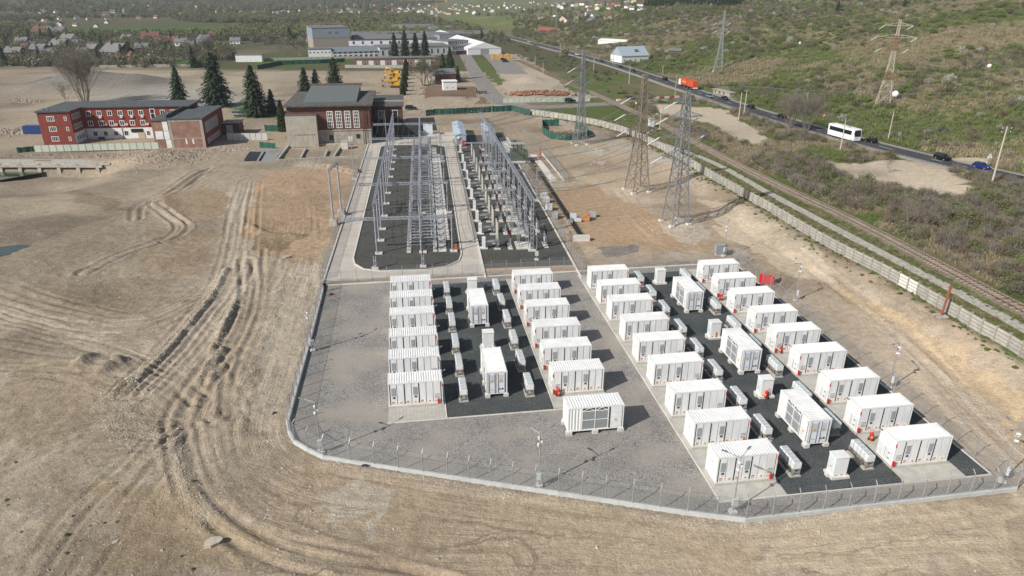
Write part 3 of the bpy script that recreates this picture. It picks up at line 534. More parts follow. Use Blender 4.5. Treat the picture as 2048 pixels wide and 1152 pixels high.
def battery_container(side):                            # side: +1 service panel on the right, -1 on the left
    t = thing('battery_container', 'white battery container', 'container', group='battery containers in rows of three')
    ob('plinth', MB().box(-.1, -.12, 0, CL + .1, CW + .12, .24).mesh('plinth', CONC), t)
    Z = .25; b = MB()
    for x in (0, CL - .13):
        for y in (0, CW - .13): b.box(x, y, Z, x + .13, y + .13, Z + CHT)
    for z in (Z, Z + CHT - .13):
        b.box(.13, 0.01, z, CL - .13, .11, z + .13); b.box(.13, CW - .11, z, CL - .13, CW - .01, z + .13); b.box(.01, .13, z, .11, CW - .13, z + .13); b.box(CL - .11, .13, z, CL - .01, CW - .13, z + .13)
    for x in (-.012, CL - .168):
        for y in (-.012, CW - .168):
            for z in (Z - .004, Z + CHT - .115): b.box(x, y, z, x + .18, y + .18, z + .122)
    ob('frame', b.mesh('frame', WHITE), t)
    b = MB(); corr(b, 'x', .13, CL - .13, CW - .05, Z + .13, Z + CHT - .13, sgn=1, dep=.035); corr(b, 'y', .13, CW - .13, .03, Z + .13, Z + CHT - .13, sgn=-1, dep=.02); corr(b, 'y', .13, CW - .13, CL - .03, Z + .13, Z + CHT - .13, sgn=1, dep=.02); ob('wall', b.mesh('wall', WHITE), t)
    b = MB(); b.box(.1, .1, Z + CHT - .12, CL - .1, CW - .1, Z + CHT - .045); corr_roof(b, .3, CL - .3, .12, CW - .12, Z + CHT - .04); b.box(.12, .12, Z + CHT - .04, .3, CW - .12, Z + CHT - .01); b.box(CL - .3, .12, Z + CHT - .04, CL - .12, CW - .12, Z + CHT - .01); ob('roof', b.mesh('roof', WHITE), t)
    ob('door_recess', MB().box(.14, .07, Z + .14, CL - .14, .12, Z + CHT - .14).mesh('door_recess', SEAM), t)
    xs0 = .17 if side > 0 else .17 + .86; dw = .795
    z0, z1 = Z + .15, Z + CHT - .17
    for i in range(6):
        x = xs0 + i * dw + (i // 2) * .03; g = .028 if i % 2 else .055
        d = ob('door', MB().box(x + g, .005, z0, x + dw - .034, .06, z1).mesh('door', WHITE2), t)
        if i % 2 == 0:
            b = MB(); b.bar((x + .01, -.01, z0), (x + .01, -.01, z1), .03)
            for k in range(6): b.box(x - .01, -.025, z0 + .15 + k * .44, x + .04, .01, z0 + .27 + k * .44)
            ob('lock_bar', b.mesh('lock_bar', SEAM), d)
        if i in (0, 3):
            b = MB(); b.box(x + .17, -.03, z0 + 1.15, x + .63, .004, z0 + 2.15)
            for k in range(12): b.box(x + .19, -.042, z0 + 1.19 + k * .08, x + .61, -.028, z0 + 1.225 + k * .08)
            ob('vent', b.mesh('vent', VENT), d); ob('display', MB().box(x + .3, -.02, z0 + .78, x + .58, .004, z0 + 1.02).mesh('display', mat('display_brown', (.10, .085, .08), .4)), d)
        pl = MB().box(x + .1, -.006, z0 + .06, x + dw - .1, .004, z0 + .46)
        if i % 2: sgn_ = ob('warning_plate', pl.mesh('warning_plate', WHITE), d); b = MB(); tri_sign(b, (x + dw / 2, -.012, z0 + .26), .17); ob('warning_sign', b.mesh('warning_sign', [YEL, DARK]), d)
        else:
            ob('label_plate', pl.mesh('label_plate', WHITE), d); b = MB(); b.box(x + .16, -.012, z0 + .26, x + .5, -.005, z0 + .41); b.box(x + .16, -.012, z0 + .11, x + .46, -.005, z0 + .19); ob('label_print', b.mesh('label_print', LBL), d)
    px = xs0 + 6 * dw + .075 if side > 0 else .17; pw = .80
    p = ob('service_panel', MB().box(px, -.01, z0, px + pw, .06, z1).mesh('service_panel', WHITE), t); b = MB()
    for k in range(4): b.box(px + .12, -.03, z0 + .5 + k * .17, px + pw - .1, -.008, z0 + .535 + k * .17)
    ob('louvre', b.mesh('louvre', SEAM), p); b = MB(); b.box(px + .1, -.02, z0 + .08, px + .5, -.008, z0 + .25); ob('yellow_label', b.mesh('yellow_label', mat('label_ochre', (.62, .42, .14), .6)), p)
    ex = CL - .62 if side > 0 else .02
    b = MB(); b.box(ex, -.2, Z + .05, ex + .21, -.02, Z + .58); b.box(ex + .03, -.22, Z + .1, ex + .18, -.195, Z + .52); ob('extinguisher_box', b.mesh('extinguisher_box', RED), t)
    ob('red_marker', MB().box(CL - .09 if side > 0 else -.02, -.03, Z + CHT - .75, CL + .02 if side > 0 else .09, .0, Z + CHT - .3).mesh('red_marker', mat('marker_red', (.50, .05, .09), .5)), t)
    b = MB(); e = CL if side > 0 else 0; s_ = 1 if side > 0 else -1; b.bar((e, CW - .3, Z + CHT - .1), (e + s_ * .35, CW - .35, Z + CHT + .12), .05); b.cbox(e + s_ * .38, CW - .35, Z + CHT + .08, .14, .2, .09); ob('corner_lamp', b.mesh('corner_lamp', GALVD), t)
    xe = -.035 if side < 0 else CL + .035; b = MB(); o_ = -1 if side < 0 else 1
    for y0, y1, za, zb in ((.2, 1.1, Z + .25, Z + 1.55), (1.25, 2.2, Z + .25, Z + 1.55)):
        b.box(min(xe, xe + o_ * .03), y0, za, max(xe, xe + o_ * .03), y1, zb, 0)
        for k, (u, v) in enumerate(((.25, .25), (.25, .85)) if y0 < 1 else ()): b.box(min(xe + o_ * .031, xe + o_ * .04), y0 + u, za + v, max(xe + o_ * .031, xe + o_ * .04), y0 + u + .3, za + v + .1, 1)
    ob('end_panel', b.mesh('end_panel', [WHITE2, SEAM]), t)
    if side > 0: b = MB(); tri_sign(b, (-.01, 1.2, Z + 1.75), .16, 'y'); ob('warning_sign', b.mesh('warning_sign', [YEL, DARK]), t)
    return t
ROW = [51.05 + 5.8 * r + .65 * (r // 3) for r in range(9)]
CAR, CAL = battery_container(1), battery_container(-1)
first = {1: CAR, -1: CAL}; usedc = set()
def put_container(a, b, side, label):
    if side in usedc: return tree(first[side], LF(a, b, .05), LY, label)
    usedc.add(side); o_ = first[side]; o_.location = LF(a, b, .05); o_.rotation_euler = (0, 0, LY); o_['label'] = label
for a, rows, side, nm in ((-3.5, ROW[3:], 1, 'leftmost'), (15.25, ROW[3:], -1, 'second-left'), (27.4, ROW, 1, 'second-right'), (45.75, ROW, -1, 'rightmost')):
    for i, b in enumerate(rows): put_container(a, b, side, 'white battery container, %s in the %s column' % (ORD[i] + ' from front' if i else 'frontmost', nm))
# ---- inverter containers with louvred sides
def inverter_container(ribs='x'):
    t = thing('inverter_container', 'white inverter container', 'container', group='inverter containers between the battery rows'); Z = .42; X, Y = CW, CL
    for x in (-.12, X - .42):
        for y in (-.1, Y / 2 - .3, Y - .5): ob('concrete_block', MB().box(x, y, 0, x + .56, y + .62, Z - .02).mesh('concrete_block', CONCP), t)
    b = MB()
    for x in (0, X - .14):
        for y in (0, Y - .14): b.box(x, y, Z, x + .14, y + .14, Z + CHT)
    for z in (Z, Z + CHT - .13):
        b.box(.14, .01, z, X - .14, .11, z + .13); b.box(.14, Y - .11, z, X - .14, Y - .01, z + .13); b.box(.01, .14, z, .11, Y - .14, z + .13); b.box(X - .11, .14, z, X - .01, Y - .14, z + .13)
    for x in (-.012, X - .168):
        for y in (-.012, Y - .168):
            for z in (Z - .004, Z + CHT - .115): b.box(x, y, z, x + .18, y + .18, z + .122)
    ob('frame', b.mesh('frame', WHITE), t)
    b = MB(); b.box(.1, .1, Z + CHT - .12, X - .1, Y - .1, Z + CHT - .045); corr_roof(b, .12, X - .12, .3, Y - .3, Z + CHT - .04, 'x', .29); b.box(.12, .12, Z + CHT - .04, X - .12, .3, Z + CHT - .01); b.box(.12, Y - .3, Z + CHT - .04, X - .12, Y - .12, Z + CHT - .01); ob('roof', b.mesh('roof', WHITE), t)
    b = MB(); corr(b, 'y', .14, Y - .14, X - .03, Z + .13, Z + CHT - .13, sgn=1, dep=.02); corr(b, 'x', .14, X - .14, Y - .05, Z + .13, Z + CHT - .13, sgn=1); corr(b, 'y', 4.55, Y - .14, .06, Z + .13, Z + CHT - .13, sgn=-1, dep=.05); b.box(.12, 1.75, Z + .13, .16, 4.55, Z + CHT - .13); b.box(.02, 1.62, Z + .13, .1, 1.75, Z + CHT - .13); b.box(.02, 4.47, Z + .13, .1, 4.6, Z + CHT - .13); ob('wall', b.mesh('wall', WHITE), t)
    for y in (1.78, 3.15):
        for z, h in ((Z + .2, 1.05), (Z + 1.33, 1.0)):
            v = ob('vent_panel', MB().box(.06, y, z, .11, y + 1.26, z + h).mesh('vent_panel', GALVD), t); b = MB()
            for k in range(9): b.box(.04, y + .03, z + .06 + k * .11, .058, y + 1.23, z + .1 + k * .11)
            ob('louvre', b.mesh('louvre', VENT), v)
    b = MB(); b.box(.0, 3.06, Z + .13, .09, 3.14, Z + CHT - .13); b.box(0, 1.75, Z + 1.26, .055, 4.47, Z + 1.32); b.box(0, 1.75, Z + 2.34, .055, 4.47, Z + 2.4); ob('vent_frame', b.mesh('vent_frame', WHITE), t)
    b = MB()
    for y in (1.8, 3.17): b.bar((.03, y, Z + 2.42), (.03, y + .62, Z + 2.74), .05); b.bar((.03, y + .62, Z + 2.74), (.03, y + 1.24, Z + 2.42), .05)
    ob('truss', b.mesh('truss', WHITE), t); ob('dark_gap', MB().box(.1, 1.78, Z + 2.41, .115, 4.45, Z + 2.75).mesh('dark_gap', SEAM), t)
    d = ob('side_door', MB().box(-.005, .2, Z + .15, .05, 1.5, Z + CHT - .17).mesh('side_door', WHITE2), t); b = MB()
    for k in range(4): b.box(-.02, .3, Z + .35 + k * .58, 0, 1.4, Z + .43 + k * .58)
    ob('rib', b.mesh('rib', WHITE), d); b = MB(); tri_sign(b, (-.025, .85, Z + 1.15), .17, 'y'); ob('warning_sign', b.mesh('warning_sign', [YEL, DARK]), d); b = MB(); b.bar((-.02, 1.52, Z + .15), (-.02, 1.52, Z + CHT - .17), .05); b.bar((-.01, .19, Z + .15), (-.01, .19, Z + CHT - .17), .03); ob('lock_bar', b.mesh('lock_bar', SEAM), d)
    ob('door_recess', MB().box(.15, .07, Z + .14, X - .15, .12, Z + CHT - .14).mesh('door_recess', BLU), t)
    for i in (0, 1):
        x = .2 + i * 1.03; d = ob('door', MB().box(x, .0, Z + .16, x + .98, .06, Z + CHT - .18).mesh('door', WHITE2), t)
        b = MB()
        for q in (.08, .78) if i == 0 else (.12, .88): b.bar((x + q, -.03, Z + .17), (x + q, -.03, Z + CHT - .19), .06)
        for z in (.55, 1.5, 2.2): b.box(x + .3, -.02, Z + z, x + .7, .0, Z + z + .05)
        ob('lock_bar', b.mesh('lock_bar', BLU), d); v = ob('vent', MB().box(x + .2, -.025, Z + 1.5, x + .7, .0, Z + 2.55).mesh('vent', mat('pale_vent', (.55, .57, .60), .5, var=.1, scale=20)), d)
        b = MB(); tri_sign(b, (x + .45, -.035, Z + 1.78), .2); ob('warning_sign', b.mesh('warning_sign', [YEL, DARK]), d)
        if i: b = MB(); b.box(x + .25, -.02, Z + .55, x + .42, 0, Z + .72); b.box(x + .55, -.02, Z + .55, x + .75, 0, Z + .75); ob('socket', b.mesh('socket', DARK), d)
    return t
INV = inverter_container(); INV.location = LF(7.6, 69.75, .035); INV.rotation_euler = (0, 0, LY); INV['label'] = 'white container with two end doors, front one on the left black gravel bed'
tree(INV, LF(7.6, 88.3, .035), LY, 'white container with two end doors, rear one on the left black gravel bed')
for b, l_ in ((55.4, 'nearest of three'), (70.6, 'middle of three'), (88.5, 'farthest of three')): tree(INV, LF(39.1, b, .035), LY, 'white container with end doors and dark louvres, %s on the right bed' % l_)
tree(INV, tuple(LF(14.9 + CL + .35, 62.05 - .9, 0)), LY + R(90), 'white container with dark louvres facing forward, standing alone on grey gravel')
# ---- cooling units on steel racks
def cooler(n=5):
    t = thing('cooling_unit', 'white cooling unit row', 'cooling unit', group='cooling units beside the battery containers')
    ob('base', MB().box(-.55, 0, 0, .55, 3.1, .14).mesh('base', CONC), t); b = MB()
    for y in (.12, 1.05, 2.0, 2.9):
        for x in (-.4, .4): b.bar((x, y, .14), (x, y, .95), .07)
        b.bar((-.4, y, .18), (.4, y, .72), .045)
    for x in (-.4, .4): b.bar((x, .08, .9), (x, 2.95, .9), .1); b.bar((x, .1, .2), (x, 1.05, .74), .05); b.bar((x, 1.05, .74), (x, 2.0, .2), .05); b.bar((x, 2.0, .2), (x, 2.9, .74), .05)
    b.bar((-.4, .1, .9), (.4, .1, .9), .1); b.bar((-.4, .1, .45), (.4, .1, .45), .06); ob('rack', b.mesh('rack', GALV), t)
    b = MB(); b.box(-.3, .3, .14, .3, 2.8, .3); ob('pipe_tray', b.mesh('pipe_tray', mat('tray_tan', (.34, .28, .19), .8)), t)
    for k in range(n):
        y0 = .04 + k * .585; b = MB(); b.extr([(-.42, .96), (.42, .96), (.42, 1.58), (.35, 1.68), (-.35, 1.68), (-.42, 1.58)], y0, y0 + .47, 'y'); mo = ob('module', fixn(b.mesh('module', mat('cooler_white', (.66, .69, .69), .5, var=.05, rnd=.06))), t)
        b = MB(); b.box(-.33, y0 - .012, 1.02, .33, y0 - .001, 1.52); ob('cover_plate', b.mesh('cover_plate', WHITE), mo) if k == 0 else None
        b = MB(); b.box(-.3, y0 + .06, 1.682, .3, y0 + .41, 1.70); ob('top_grille', b.mesh('top_grille', mat('grille_grey', (.45, .48, .49), .5, var=.15, scale=14)), mo)
    b = MB(); b.cyl((.5, .3, .5), (.5, 2.8, .5), .05, n=6); b.cyl((-.5, .3, .5), (-.5, 2.8, .5), .05, n=6); ob('pipe', b.mesh('pipe', DARK), t)
    return t
CO = cooler(); k = 0
for a, rows, nm in ((4.95, ROW[3:], 'beside the leftmost containers'), (12.65, ROW[3:], 'beside the second-left containers'), (35.7, ROW, 'beside the second-right containers'), (43.45, ROW, 'beside the rightmost containers')):
    for i, b in enumerate(rows):
        l_ = 'white cooling unit on a rack, %s from front %s' % (ORD[i], nm)
        if k == 0: CO.location = LF(a, b + .05, .035); CO.rotation_euler = (0, 0, LY); CO['label'] = l_
        else: tree(CO, LF(a, b + .05, .035), LY, l_)
        k += 1
# ---- white switch cabinets
def cabinet():
    t = thing('switch_cabinet', 'white cabinet', 'cabinet', group='white cabinets on the black gravel beds')
    ob('base', MB().box(-.15, -.2, 0, 1.75, 1.3, .25).mesh('base', CONCP), t); b = MB(); b.box(.05, .05, .25, 1.45, 1.15, 2.3); b.box(.0, .0, 2.3, 1.5, 1.2, 2.42); ob('body', b.mesh('body', WHITE), t)
    ob('door', MB().box(.02, .15, .55, .05, 1.05, 2.15).mesh('door', mat('pale_cyan_door', (.62, .72, .74), .4)), t); b = MB(); tri_sign(b, (.0, .55, 1.15), .16, 'y'); ob('warning_sign', b.mesh('warning_sign', [YEL, DARK]), t)
    b = MB(); b.box(.25, .03, .33, .5, .05, .39); b.box(.85, .03, .33, 1.1, .05, .39); ob('slot', b.mesh('slot', SEAM), t); ob('side_box', MB().box(-.35, .3, 0, -.15, .8, .3).mesh('side_box', CONCP), t); return t
CB = cabinet(); CB.location = LF(39.05, 50.35, .035); CB.rotation_euler = (0, 0, LY); CB['label'] = 'white cabinet with a pale door, nearest the front fence'
for a, b, l_ in ((38.95, 65.1, 'white cabinet in front of the middle louvred container'), (39.2, 80.1, 'white cabinet in front of the farthest louvred container'), (38.4, 99.5, 'white cabinet farthest back on the right gravel bed'), (8.5, 81.5, 'white cabinet behind the front left inverter container'), (8.2, 99.8, 'white cabinet behind the rear left inverter container')): tree(CB, LF(a, b, .035), LY, l_)
# ---- fire extinguishers standing on the slabs
def extinguisher():
    t = thing('wheeled_extinguisher', 'red fire extinguisher', 'extinguisher', group='red wheeled extinguishers'); b = MB(); b.lathe([(.16, 0), (.19, .05), (.19, .75), (.14, .88), (.05, .95)], (0, 0, .12), 10); ob('cylinder', b.mesh('cylinder', RED, True), t)
    b = MB(); b.cyl((-.28, .12, .16), (-.2, .12, .16), .16, n=10); b.cyl((.2, .12, .16), (.28, .12, .16), .16, n=10); ob('wheel', b.mesh('wheel', DARK), t); b = MB(); b.bar((-.15, .22, .2), (-.15, .3, 1.2), .04); b.bar((.15, .22, .2), (.15, .3, 1.2), .04); b.bar((-.15, .3, 1.2), (.15, .3, 1.2), .04); b.cyl((0, 0, 1.05), (0, -.1, 1.16), .05, n=6); ob('handle', b.mesh('handle', RED), t); ob('label', MB().box(-.1, -.2, .45, .1, -.188, .7).mesh('label', YEL), t); return t
EX = extinguisher()
for i, (px, py, l_) in enumerate(((1117, 793, 'on the concrete apron behind the lone louvred container'), (1741, 882, 'by the front container of the rightmost column'), (1560, 707, 'by a mid-row container of the rightmost column'), (1431, 676, 'leaning at the middle white cabinet'), (1531, 797, 'by the second white cabinet from the front'), (1442, 601, 'on the apron near the back of the rightmost column'))):
    p = UZ(px, py, .05); l_ = 'red wheeled fire extinguisher ' + l_
    if i == 0: EX.location = p; EX['label'] = l_; EX.rotation_euler = (0, 0, .3)
    else: tree(EX, p, random.uniform(-1, 1), l_)
# ---- perimeter fence: concrete plinth, cranked posts, wire panels
def wire_material(name, cov, sc=.12, dens=1.):
    t = bpy.data.materials.new(name); t.use_nodes = True; n = t.node_tree.nodes; l = t.node_tree.links; b = n['Principled BSDF']; b.inputs['Base Color'].default_value = (.40, .42, .43, 1); b.inputs['Metallic'].default_value = .3; b.inputs['Roughness'].default_value = .5
    tc = n.new('ShaderNodeTexCoord'); k = n.new('ShaderNodeTexBrick'); k.offset = 0; k.inputs['Scale'].default_value = 1; k.inputs['Brick Width'].default_value = sc; k.inputs['Row Height'].default_value = sc; k.inputs['Mortar Size'].default_value = cov * sc; k.inputs['Mortar Smooth'].default_value = 0
    cb = n.new('ShaderNodeCombineXYZ'); sp = n.new('ShaderNodeSeparateXYZ'); l.new(tc.outputs['Object'], sp.inputs[0]); l.new(sp.outputs[0], cb.inputs[0]); l.new(sp.outputs[2], cb.inputs[1]); l.new(cb.outputs[0], k.inputs[0]); l.new(k.outputs['Fac'], b.inputs['Alpha']); return t
WIRE = wire_material('wire_mesh', .055)
def fence(name, label, pts, zf, hgt=2.1, step=2.5, plinth=True, crank=.38, inward=1, cat='fence', wm=None, pr=.035, panel_name='wire_panel'):
    t = thing(name, label, cat); P = []
    for (x0, y0), (x1, y1) in zip(pts[:-1], pts[1:]):
        n = max(1, round(math.hypot(x1 - x0, y1 - y0) / step)); P += [(x0 + (x1 - x0) * k / n, y0 + (y1 - y0) * k / n) for k in range(n)]
    P.append(tuple(pts[-1])[:2]); po = {}; pm = {}
    z0 = .42 if plinth else 0
    b = MB(); b.cyl((0, 0, -.2), (0, 0, hgt), pr, n=6)
    if crank: b.cyl((0, 0, hgt), (0, inward * crank, hgt + crank), pr, n=6)
    pmesh = b.mesh('post', GALV)
    for i, (x, y) in enumerate(P):
        j = min(i, len(P) - 2); dx, dy = P[j + 1][0] - P[j][0], P[j + 1][1] - P[j][1]; o_ = ob('post', pmesh, t, (x, y, zf(x, y) + (z0 - .1 if plinth else 0)), math.atan2(dy, dx))
    for (x0, y0), (x1, y1) in zip(P[:-1], P[1:]):
        L_ = math.hypot(x1 - x0, y1 - y0); za, zb = zf(x0, y0) + z0, zf(x1, y1) + z0; key = (round(L_, 2), round(zb - za, 2))
        if key not in pm:
            b = MB(); D = zb - za; b.add([(0.03, 0, .05), (L_ - .03, 0, .05 + D), (L_ - .03, 0, hgt - .12 + D), (.03, 0, hgt - .12)], [(0, 1, 2, 3)], 0)
            for zz in (.06, hgt - .14): b.bar((0, 0, zz), (L_, 0, zz + D), .02, .02, 1)
            if crank:
                for f in (.35, .7, 1.): b.bar((0, inward * crank * f, hgt - .05 + crank * f), (L_, inward * crank * f, hgt - .05 + crank * f + D), .006, .006, 1)
            pm[key] = b.mesh(panel_name, [wm or WIRE, GALV])
        ob(panel_name, pm[key], t, (x0, y0, za), math.atan2(y1 - y0, x1 - x0))
        if plinth:
            if ('p',) + key not in pm: b = MB(); b.box(-.02, -.16, -.5, L_ - .015, .16, .40); pm[('p',) + key] = b.mesh('plinth_block', mat('plinth_concrete', (.50, .515, .50), .8, var=.09, scale=1.2, rnd=.05))
            ob('plinth_block', pm[('p',) + key], t, (x0, y0, za - z0), math.atan2(y1 - y0, x1 - x0))
    return t
yz = lambda x, y: 0.
fence('perimeter_fence', 'grey wire fence with cranked posts on a concrete plinth around the container yard', [LF(a, b)[:2] for a, b in PLINTH_L[:-1]], yz, inward=1, pr=.05)
fence('perimeter_fence', 'grey wire fence with cranked posts along the right side of the yard', [LF(55.45, 46.5)[:2], LF(55.45, 107.6)[:2]], yz, plinth=False, inward=-1, pr=.05)
fence('yard_fence', 'low-set wire fence dividing the container yard from the switchyard', [LF(-13.9, 107.3)[:2], LF(25, 107.3)[:2], LF(55.3, 107.6)[:2]], yz, plinth=False, crank=.3, inward=1)
fence('switchyard_fence', 'wire fence along the left edge of the switchyard road', [SF(-17.95, 108.4)[:2], SF(-17.95, 205)[:2]], yz, plinth=False, crank=.3)
fence('switchyard_fence', 'wire fence along the right kerb of the switchyard', [SF(24.7, 105)[:2], SF(24.7, 182)[:2]], yz, plinth=False, crank=0)
fence('bund_fence', 'wire fence beside the pale oil bund slab', [SF(29.6, 165.2)[:2], SF(33.6, 165.2)[:2], SF(33.0, 198)[:2], SF(30.5, 226)[:2]], yz, plinth=False, crank=.2)
slab('kerb', [(-14.1, 106.4), (55.3, 106.9), (55.3, 107.15), (-14.1, 106.65)], -.3, .12, CONCP)
# ---- lamp and camera masts
def mast(hgt=6., arms=(R(35), R(145)), side=1):
    t = thing('lamp_mast', 'grey lamp mast', 'lamp mast', group='lamp masts along the fence')
    ob('footing', MB().cbox(0, 0, -.2, .7, .7, .42).mesh('footing', CONCP), t); b = MB(); b.cyl((0, 0, .2), (0, 0, hgt), .075, .05, 8); ob('pole', b.mesh('pole', GALV), t)
    for a in arms:
        b = MB(); e = Vector((math.cos(a) * 1.15, math.sin(a) * 1.15, hgt + .25)); b.cyl((0, 0, hgt - .05), e, .035, n=6); am = ob('arm', b.mesh('arm', GALV), t)
        b = MB(); f = e + Vector((math.cos(a), math.sin(a), .1)) * .55; b.bar(e, f, .2, .07); ob('lamp_head', b.mesh('lamp_head', GALVD), am)
    b = MB(); b.box(-.28, -.32, .9, .28, -.08, 1.65); ob('junction_box', b.mesh('junction_box', mat('box_grey', (.55, .60, .60), .5)), t)
    b = MB()
    for z, x in ((hgt - .9, .16), (hgt - 1.3, -.16), (hgt - .55, -.12)): b.cbox(x, -.05, z, .16, .35, .16); b.bar((0, 0, z + .08), (x, 0, z + .08), .04)
    ob('camera', b.mesh('camera', WHITE), t); return t
MS = mast(); MS.location = UZ(1078, 972, 0); MS['label'] = 'double-armed lamp mast at the middle of the front fence'
for px, py, rz, l_ in ((1465, 1024, .2, 'double-armed lamp mast in front of the third container column'), (2003, 962, 1.1, 'lamp mast at the right front corner of the fence'), (1777, 776, 1.2, 'lamp mast midway along the right fence'), (642, 905, .4, 'lamp mast at the left front corner of the fence'), (625, 702, .6, 'lamp mast midway along the left fence'), (1590, 600, 1.2, 'tall lamp mast at the far end of the right fence'), (1073, 520, .1, 'lamp mast behind the second container column'), (1447, 512, .5, 'lamp mast at the back corner by the grey box')): tree(MS, UZ(px, py, 0), rz, l_)
# ---- small things in and around the yard
t = thing('kiosk_box', 'grey metal equipment box standing behind the back right fence corner', 'box', UZ(1432, 512, 0), LY); b = MB(); b.box(0, 0, .25, 2.0, 1.1, 1.9); b.extr([(-.05, 1.9), (1.15, 1.9), (.55, 2.12)], -.05, 2.05); ob('body', fixn(b.mesh('body', GALV)), t); ob('base', MB().box(.1, .1, 0, 1.9, 1.0, .25).mesh('base', CONCP), t)
t = thing('red_barrier', 'bright red sheet screen at the right fence behind the containers', 'barrier', UZ(1517, 566, 0), LY - .55); b = MB(); b.box(0, 0, .05, 2.2, .05, 1.6); corr(b, 'x', 0, 2.2, -.002, .1, 1.55, pitch=.3, sgn=-1, dep=.03); ob('sheet', b.mesh('sheet', mat('tarp_red', (.62, .02, .025), .5)), t); b = MB(); b.box(2.2, 0, .05, 2.25, 2.2, 1.6); ob('side_sheet', b.mesh('side_sheet', MATS['tarp_red']), t); [ob('post', MB().cbox(x, .1, 0, .06, .06, 2).mesh('post', GALV), t) for x in (0.1, 1.1, 2.1)]
t = thing('gate_leaf', 'open wire gate leaf at the back right corner of the yard', 'gate', UZ(1466, 515, 0), -1.1); b = MB(); [b.bar((x, 0, .1), (x, 0, 2), .06) for x in (0, 1.6, 3.2)]; [b.bar((0, 0, z), (3.2, 0, z), .05) for z in (.12, 2.)]; ob('gate_frame', b.mesh('gate_frame', GALV), t); ob('wire_panel', MB().add([(0, 0, .12), (3.2, 0, .12), (3.2, 0, 2), (0, 0, 2)], [(0, 1, 2, 3)]).mesh('wire_panel', WIRE), t)
tag(ob('plastic_sheet', MB().add([(0, 0, .05), (.9, .1, .1), (1.3, .35, .03), (.8, .6, .14), (.1, .5, .06), (.5, .3, .2)], [(0, 1, 5), (1, 2, 5), (2, 3, 5), (3, 4, 5), (4, 0, 5)]).mesh('plastic_sheet', DARK), None, V(722, 937) + Vector((0, 0, .05)), 0), 'crumpled dark sheeting on the dirt outside the front plinth', 'sheeting')
tag(ob('plastic_sheet', MB().add([(0, 0, .02), (.5, .1, .12), (.7, .45, .02), (.2, .6, .1), (.35, .3, .22)], [(0, 1, 4), (1, 2, 4), (2, 3, 4), (3, 0, 4)]).mesh('plastic_sheet', DARK), None, V(544, 830), .5), 'small black scrap of sheeting on the dirt left of the fence', 'sheeting')
# ================================================================== SWITCHYARD
PORC = mat('brown_porcelain', (.10, .028, .018), .3, var=.1); CREAM = mat('cream_insulator', (.46, .44, .38), .5, var=.12); GREYI = mat('grey_insulator', (.36, .38, .39), .5)
def insul(b, p, h, r=.09, n=7, sheds=7, mi=0):
    pr = [(r * .6, 0)]
    for i in range(sheds): z = h * (i + .2) / sheds; pr += [(r * .6, z), (r * 1.25, z + h / sheds * .25), (r * .6, z + h / sheds * .5)]
    pr.append((r * .6, h)); b.lathe(pr, p, n, mi)
def sag(p, q, s, n=8):
    p, q = Vector(p), Vector(q); return [p.lerp(q, i / n) - Vector((0, 0, s * 4 * (i / n) * (1 - i / n))) for i in range(n + 1)]
def wire(parent, pts, r=.028, name='conductor', m_=None):
    b = MB()
    for p, q in zip(pts[:-1], pts[1:]): b.cyl(p, q, r, n=4, caps=False)
    return ob(name, b.mesh(name, m_ or mat('cable_grey', (.16, .165, .17), .6, .2)), parent)
ST = mat('gantry_steel', (.40, .42, .47), .5, .35, var=.12, scale=1.5, rnd=.04)
def tube_post(h, r=.15):
    b = MB(); b.cyl((0, 0, .3), (0, 0, h), r, r * .8, 8)
    for z in np.arange(.35, h, 1.9): b.cyl((0, 0, z), (0, 0, z + .1), r * 1.5, n=8)
    return b.mesh('post', ST)
def batten_post(h, w=.42):
    b = MB()
    for x in (-w / 2, w / 2): b.box(x - .06, -.12, .3, x + .06, .12, h)
    for z in np.arange(.5, h, .9): b.box(-w / 2, -.11, z, w / 2, -.09, z + .25); b.box(-w / 2, .09, z, w / 2, .11, z + .25)
    return b.mesh('post', ST)
def lat_beam(p, q, w=.42):
    p, q = Vector(p), Vector(q); d = (q - p); L_ = d.length; d.normalize(); sx = d.cross(Vector((0, 0, 1))).normalized() * w / 2; up = Vector((0, 0, w / 2)); b = MB()
    for a in (sx + up, sx - up, -sx + up, -sx - up): b.bar(p + a, q + a, .09)
    n = int(L_ / .9)
    for i in range(n):
        u, v = p + d * (L_ * i / n), p + d * (L_ * (i + 1) / n); s_ = 1 if i % 2 else -1
        b.bar(u + sx + up * s_, v + sx - up * s_, .045); b.bar(u - sx + up * s_, v - sx - up * s_, .045); b.bar(u + up + sx * s_, v + up - sx * s_, .045)
    return b.mesh('beam', ST)
g = thing('steel_gantry', 'grey steel busbar gantry spanning the left switchyard island', 'gantry', (0, 0, 0)); FOOT = MB().cbox(0, 0, -.2, 1.3, 1.0, .5).mesh('footing', CONCP); TP, TP6 = tube_post(9.2), tube_post(6.6, .13)
B1 = [119.8, 126.8, 133.6, 142.2, 151.3, 159.9, 167, 175, 183, 191, 199, 207, 215]; BX = [119.6, 143.2, 167.4, 190.6, 212]
for b in B1: ob('post', TP, g, SF(-9.7, b), SY); ob('footing', FOOT, g, SF(-9.4, b, 0), SY)
for b in BX: ob('post', TP, g, SF(-1.9, b), SY); ob('post', TP6, g, SF(3.65, b), SY); [ob('footing', FOOT, g, SF(a, b, 0), SY) for a in (-1.6, 3.9)]
for a in (-9.7, -1.9): ob('beam', lat_beam(SF(a, 119.3, 9.1), SF(a, 216, 9.1), .3), g)
for b in BX: ob('crossbeam', lat_beam(SF(-15.5, b + .4, 6.5), SF(4.0, b + .4, 6.5), .38), g)
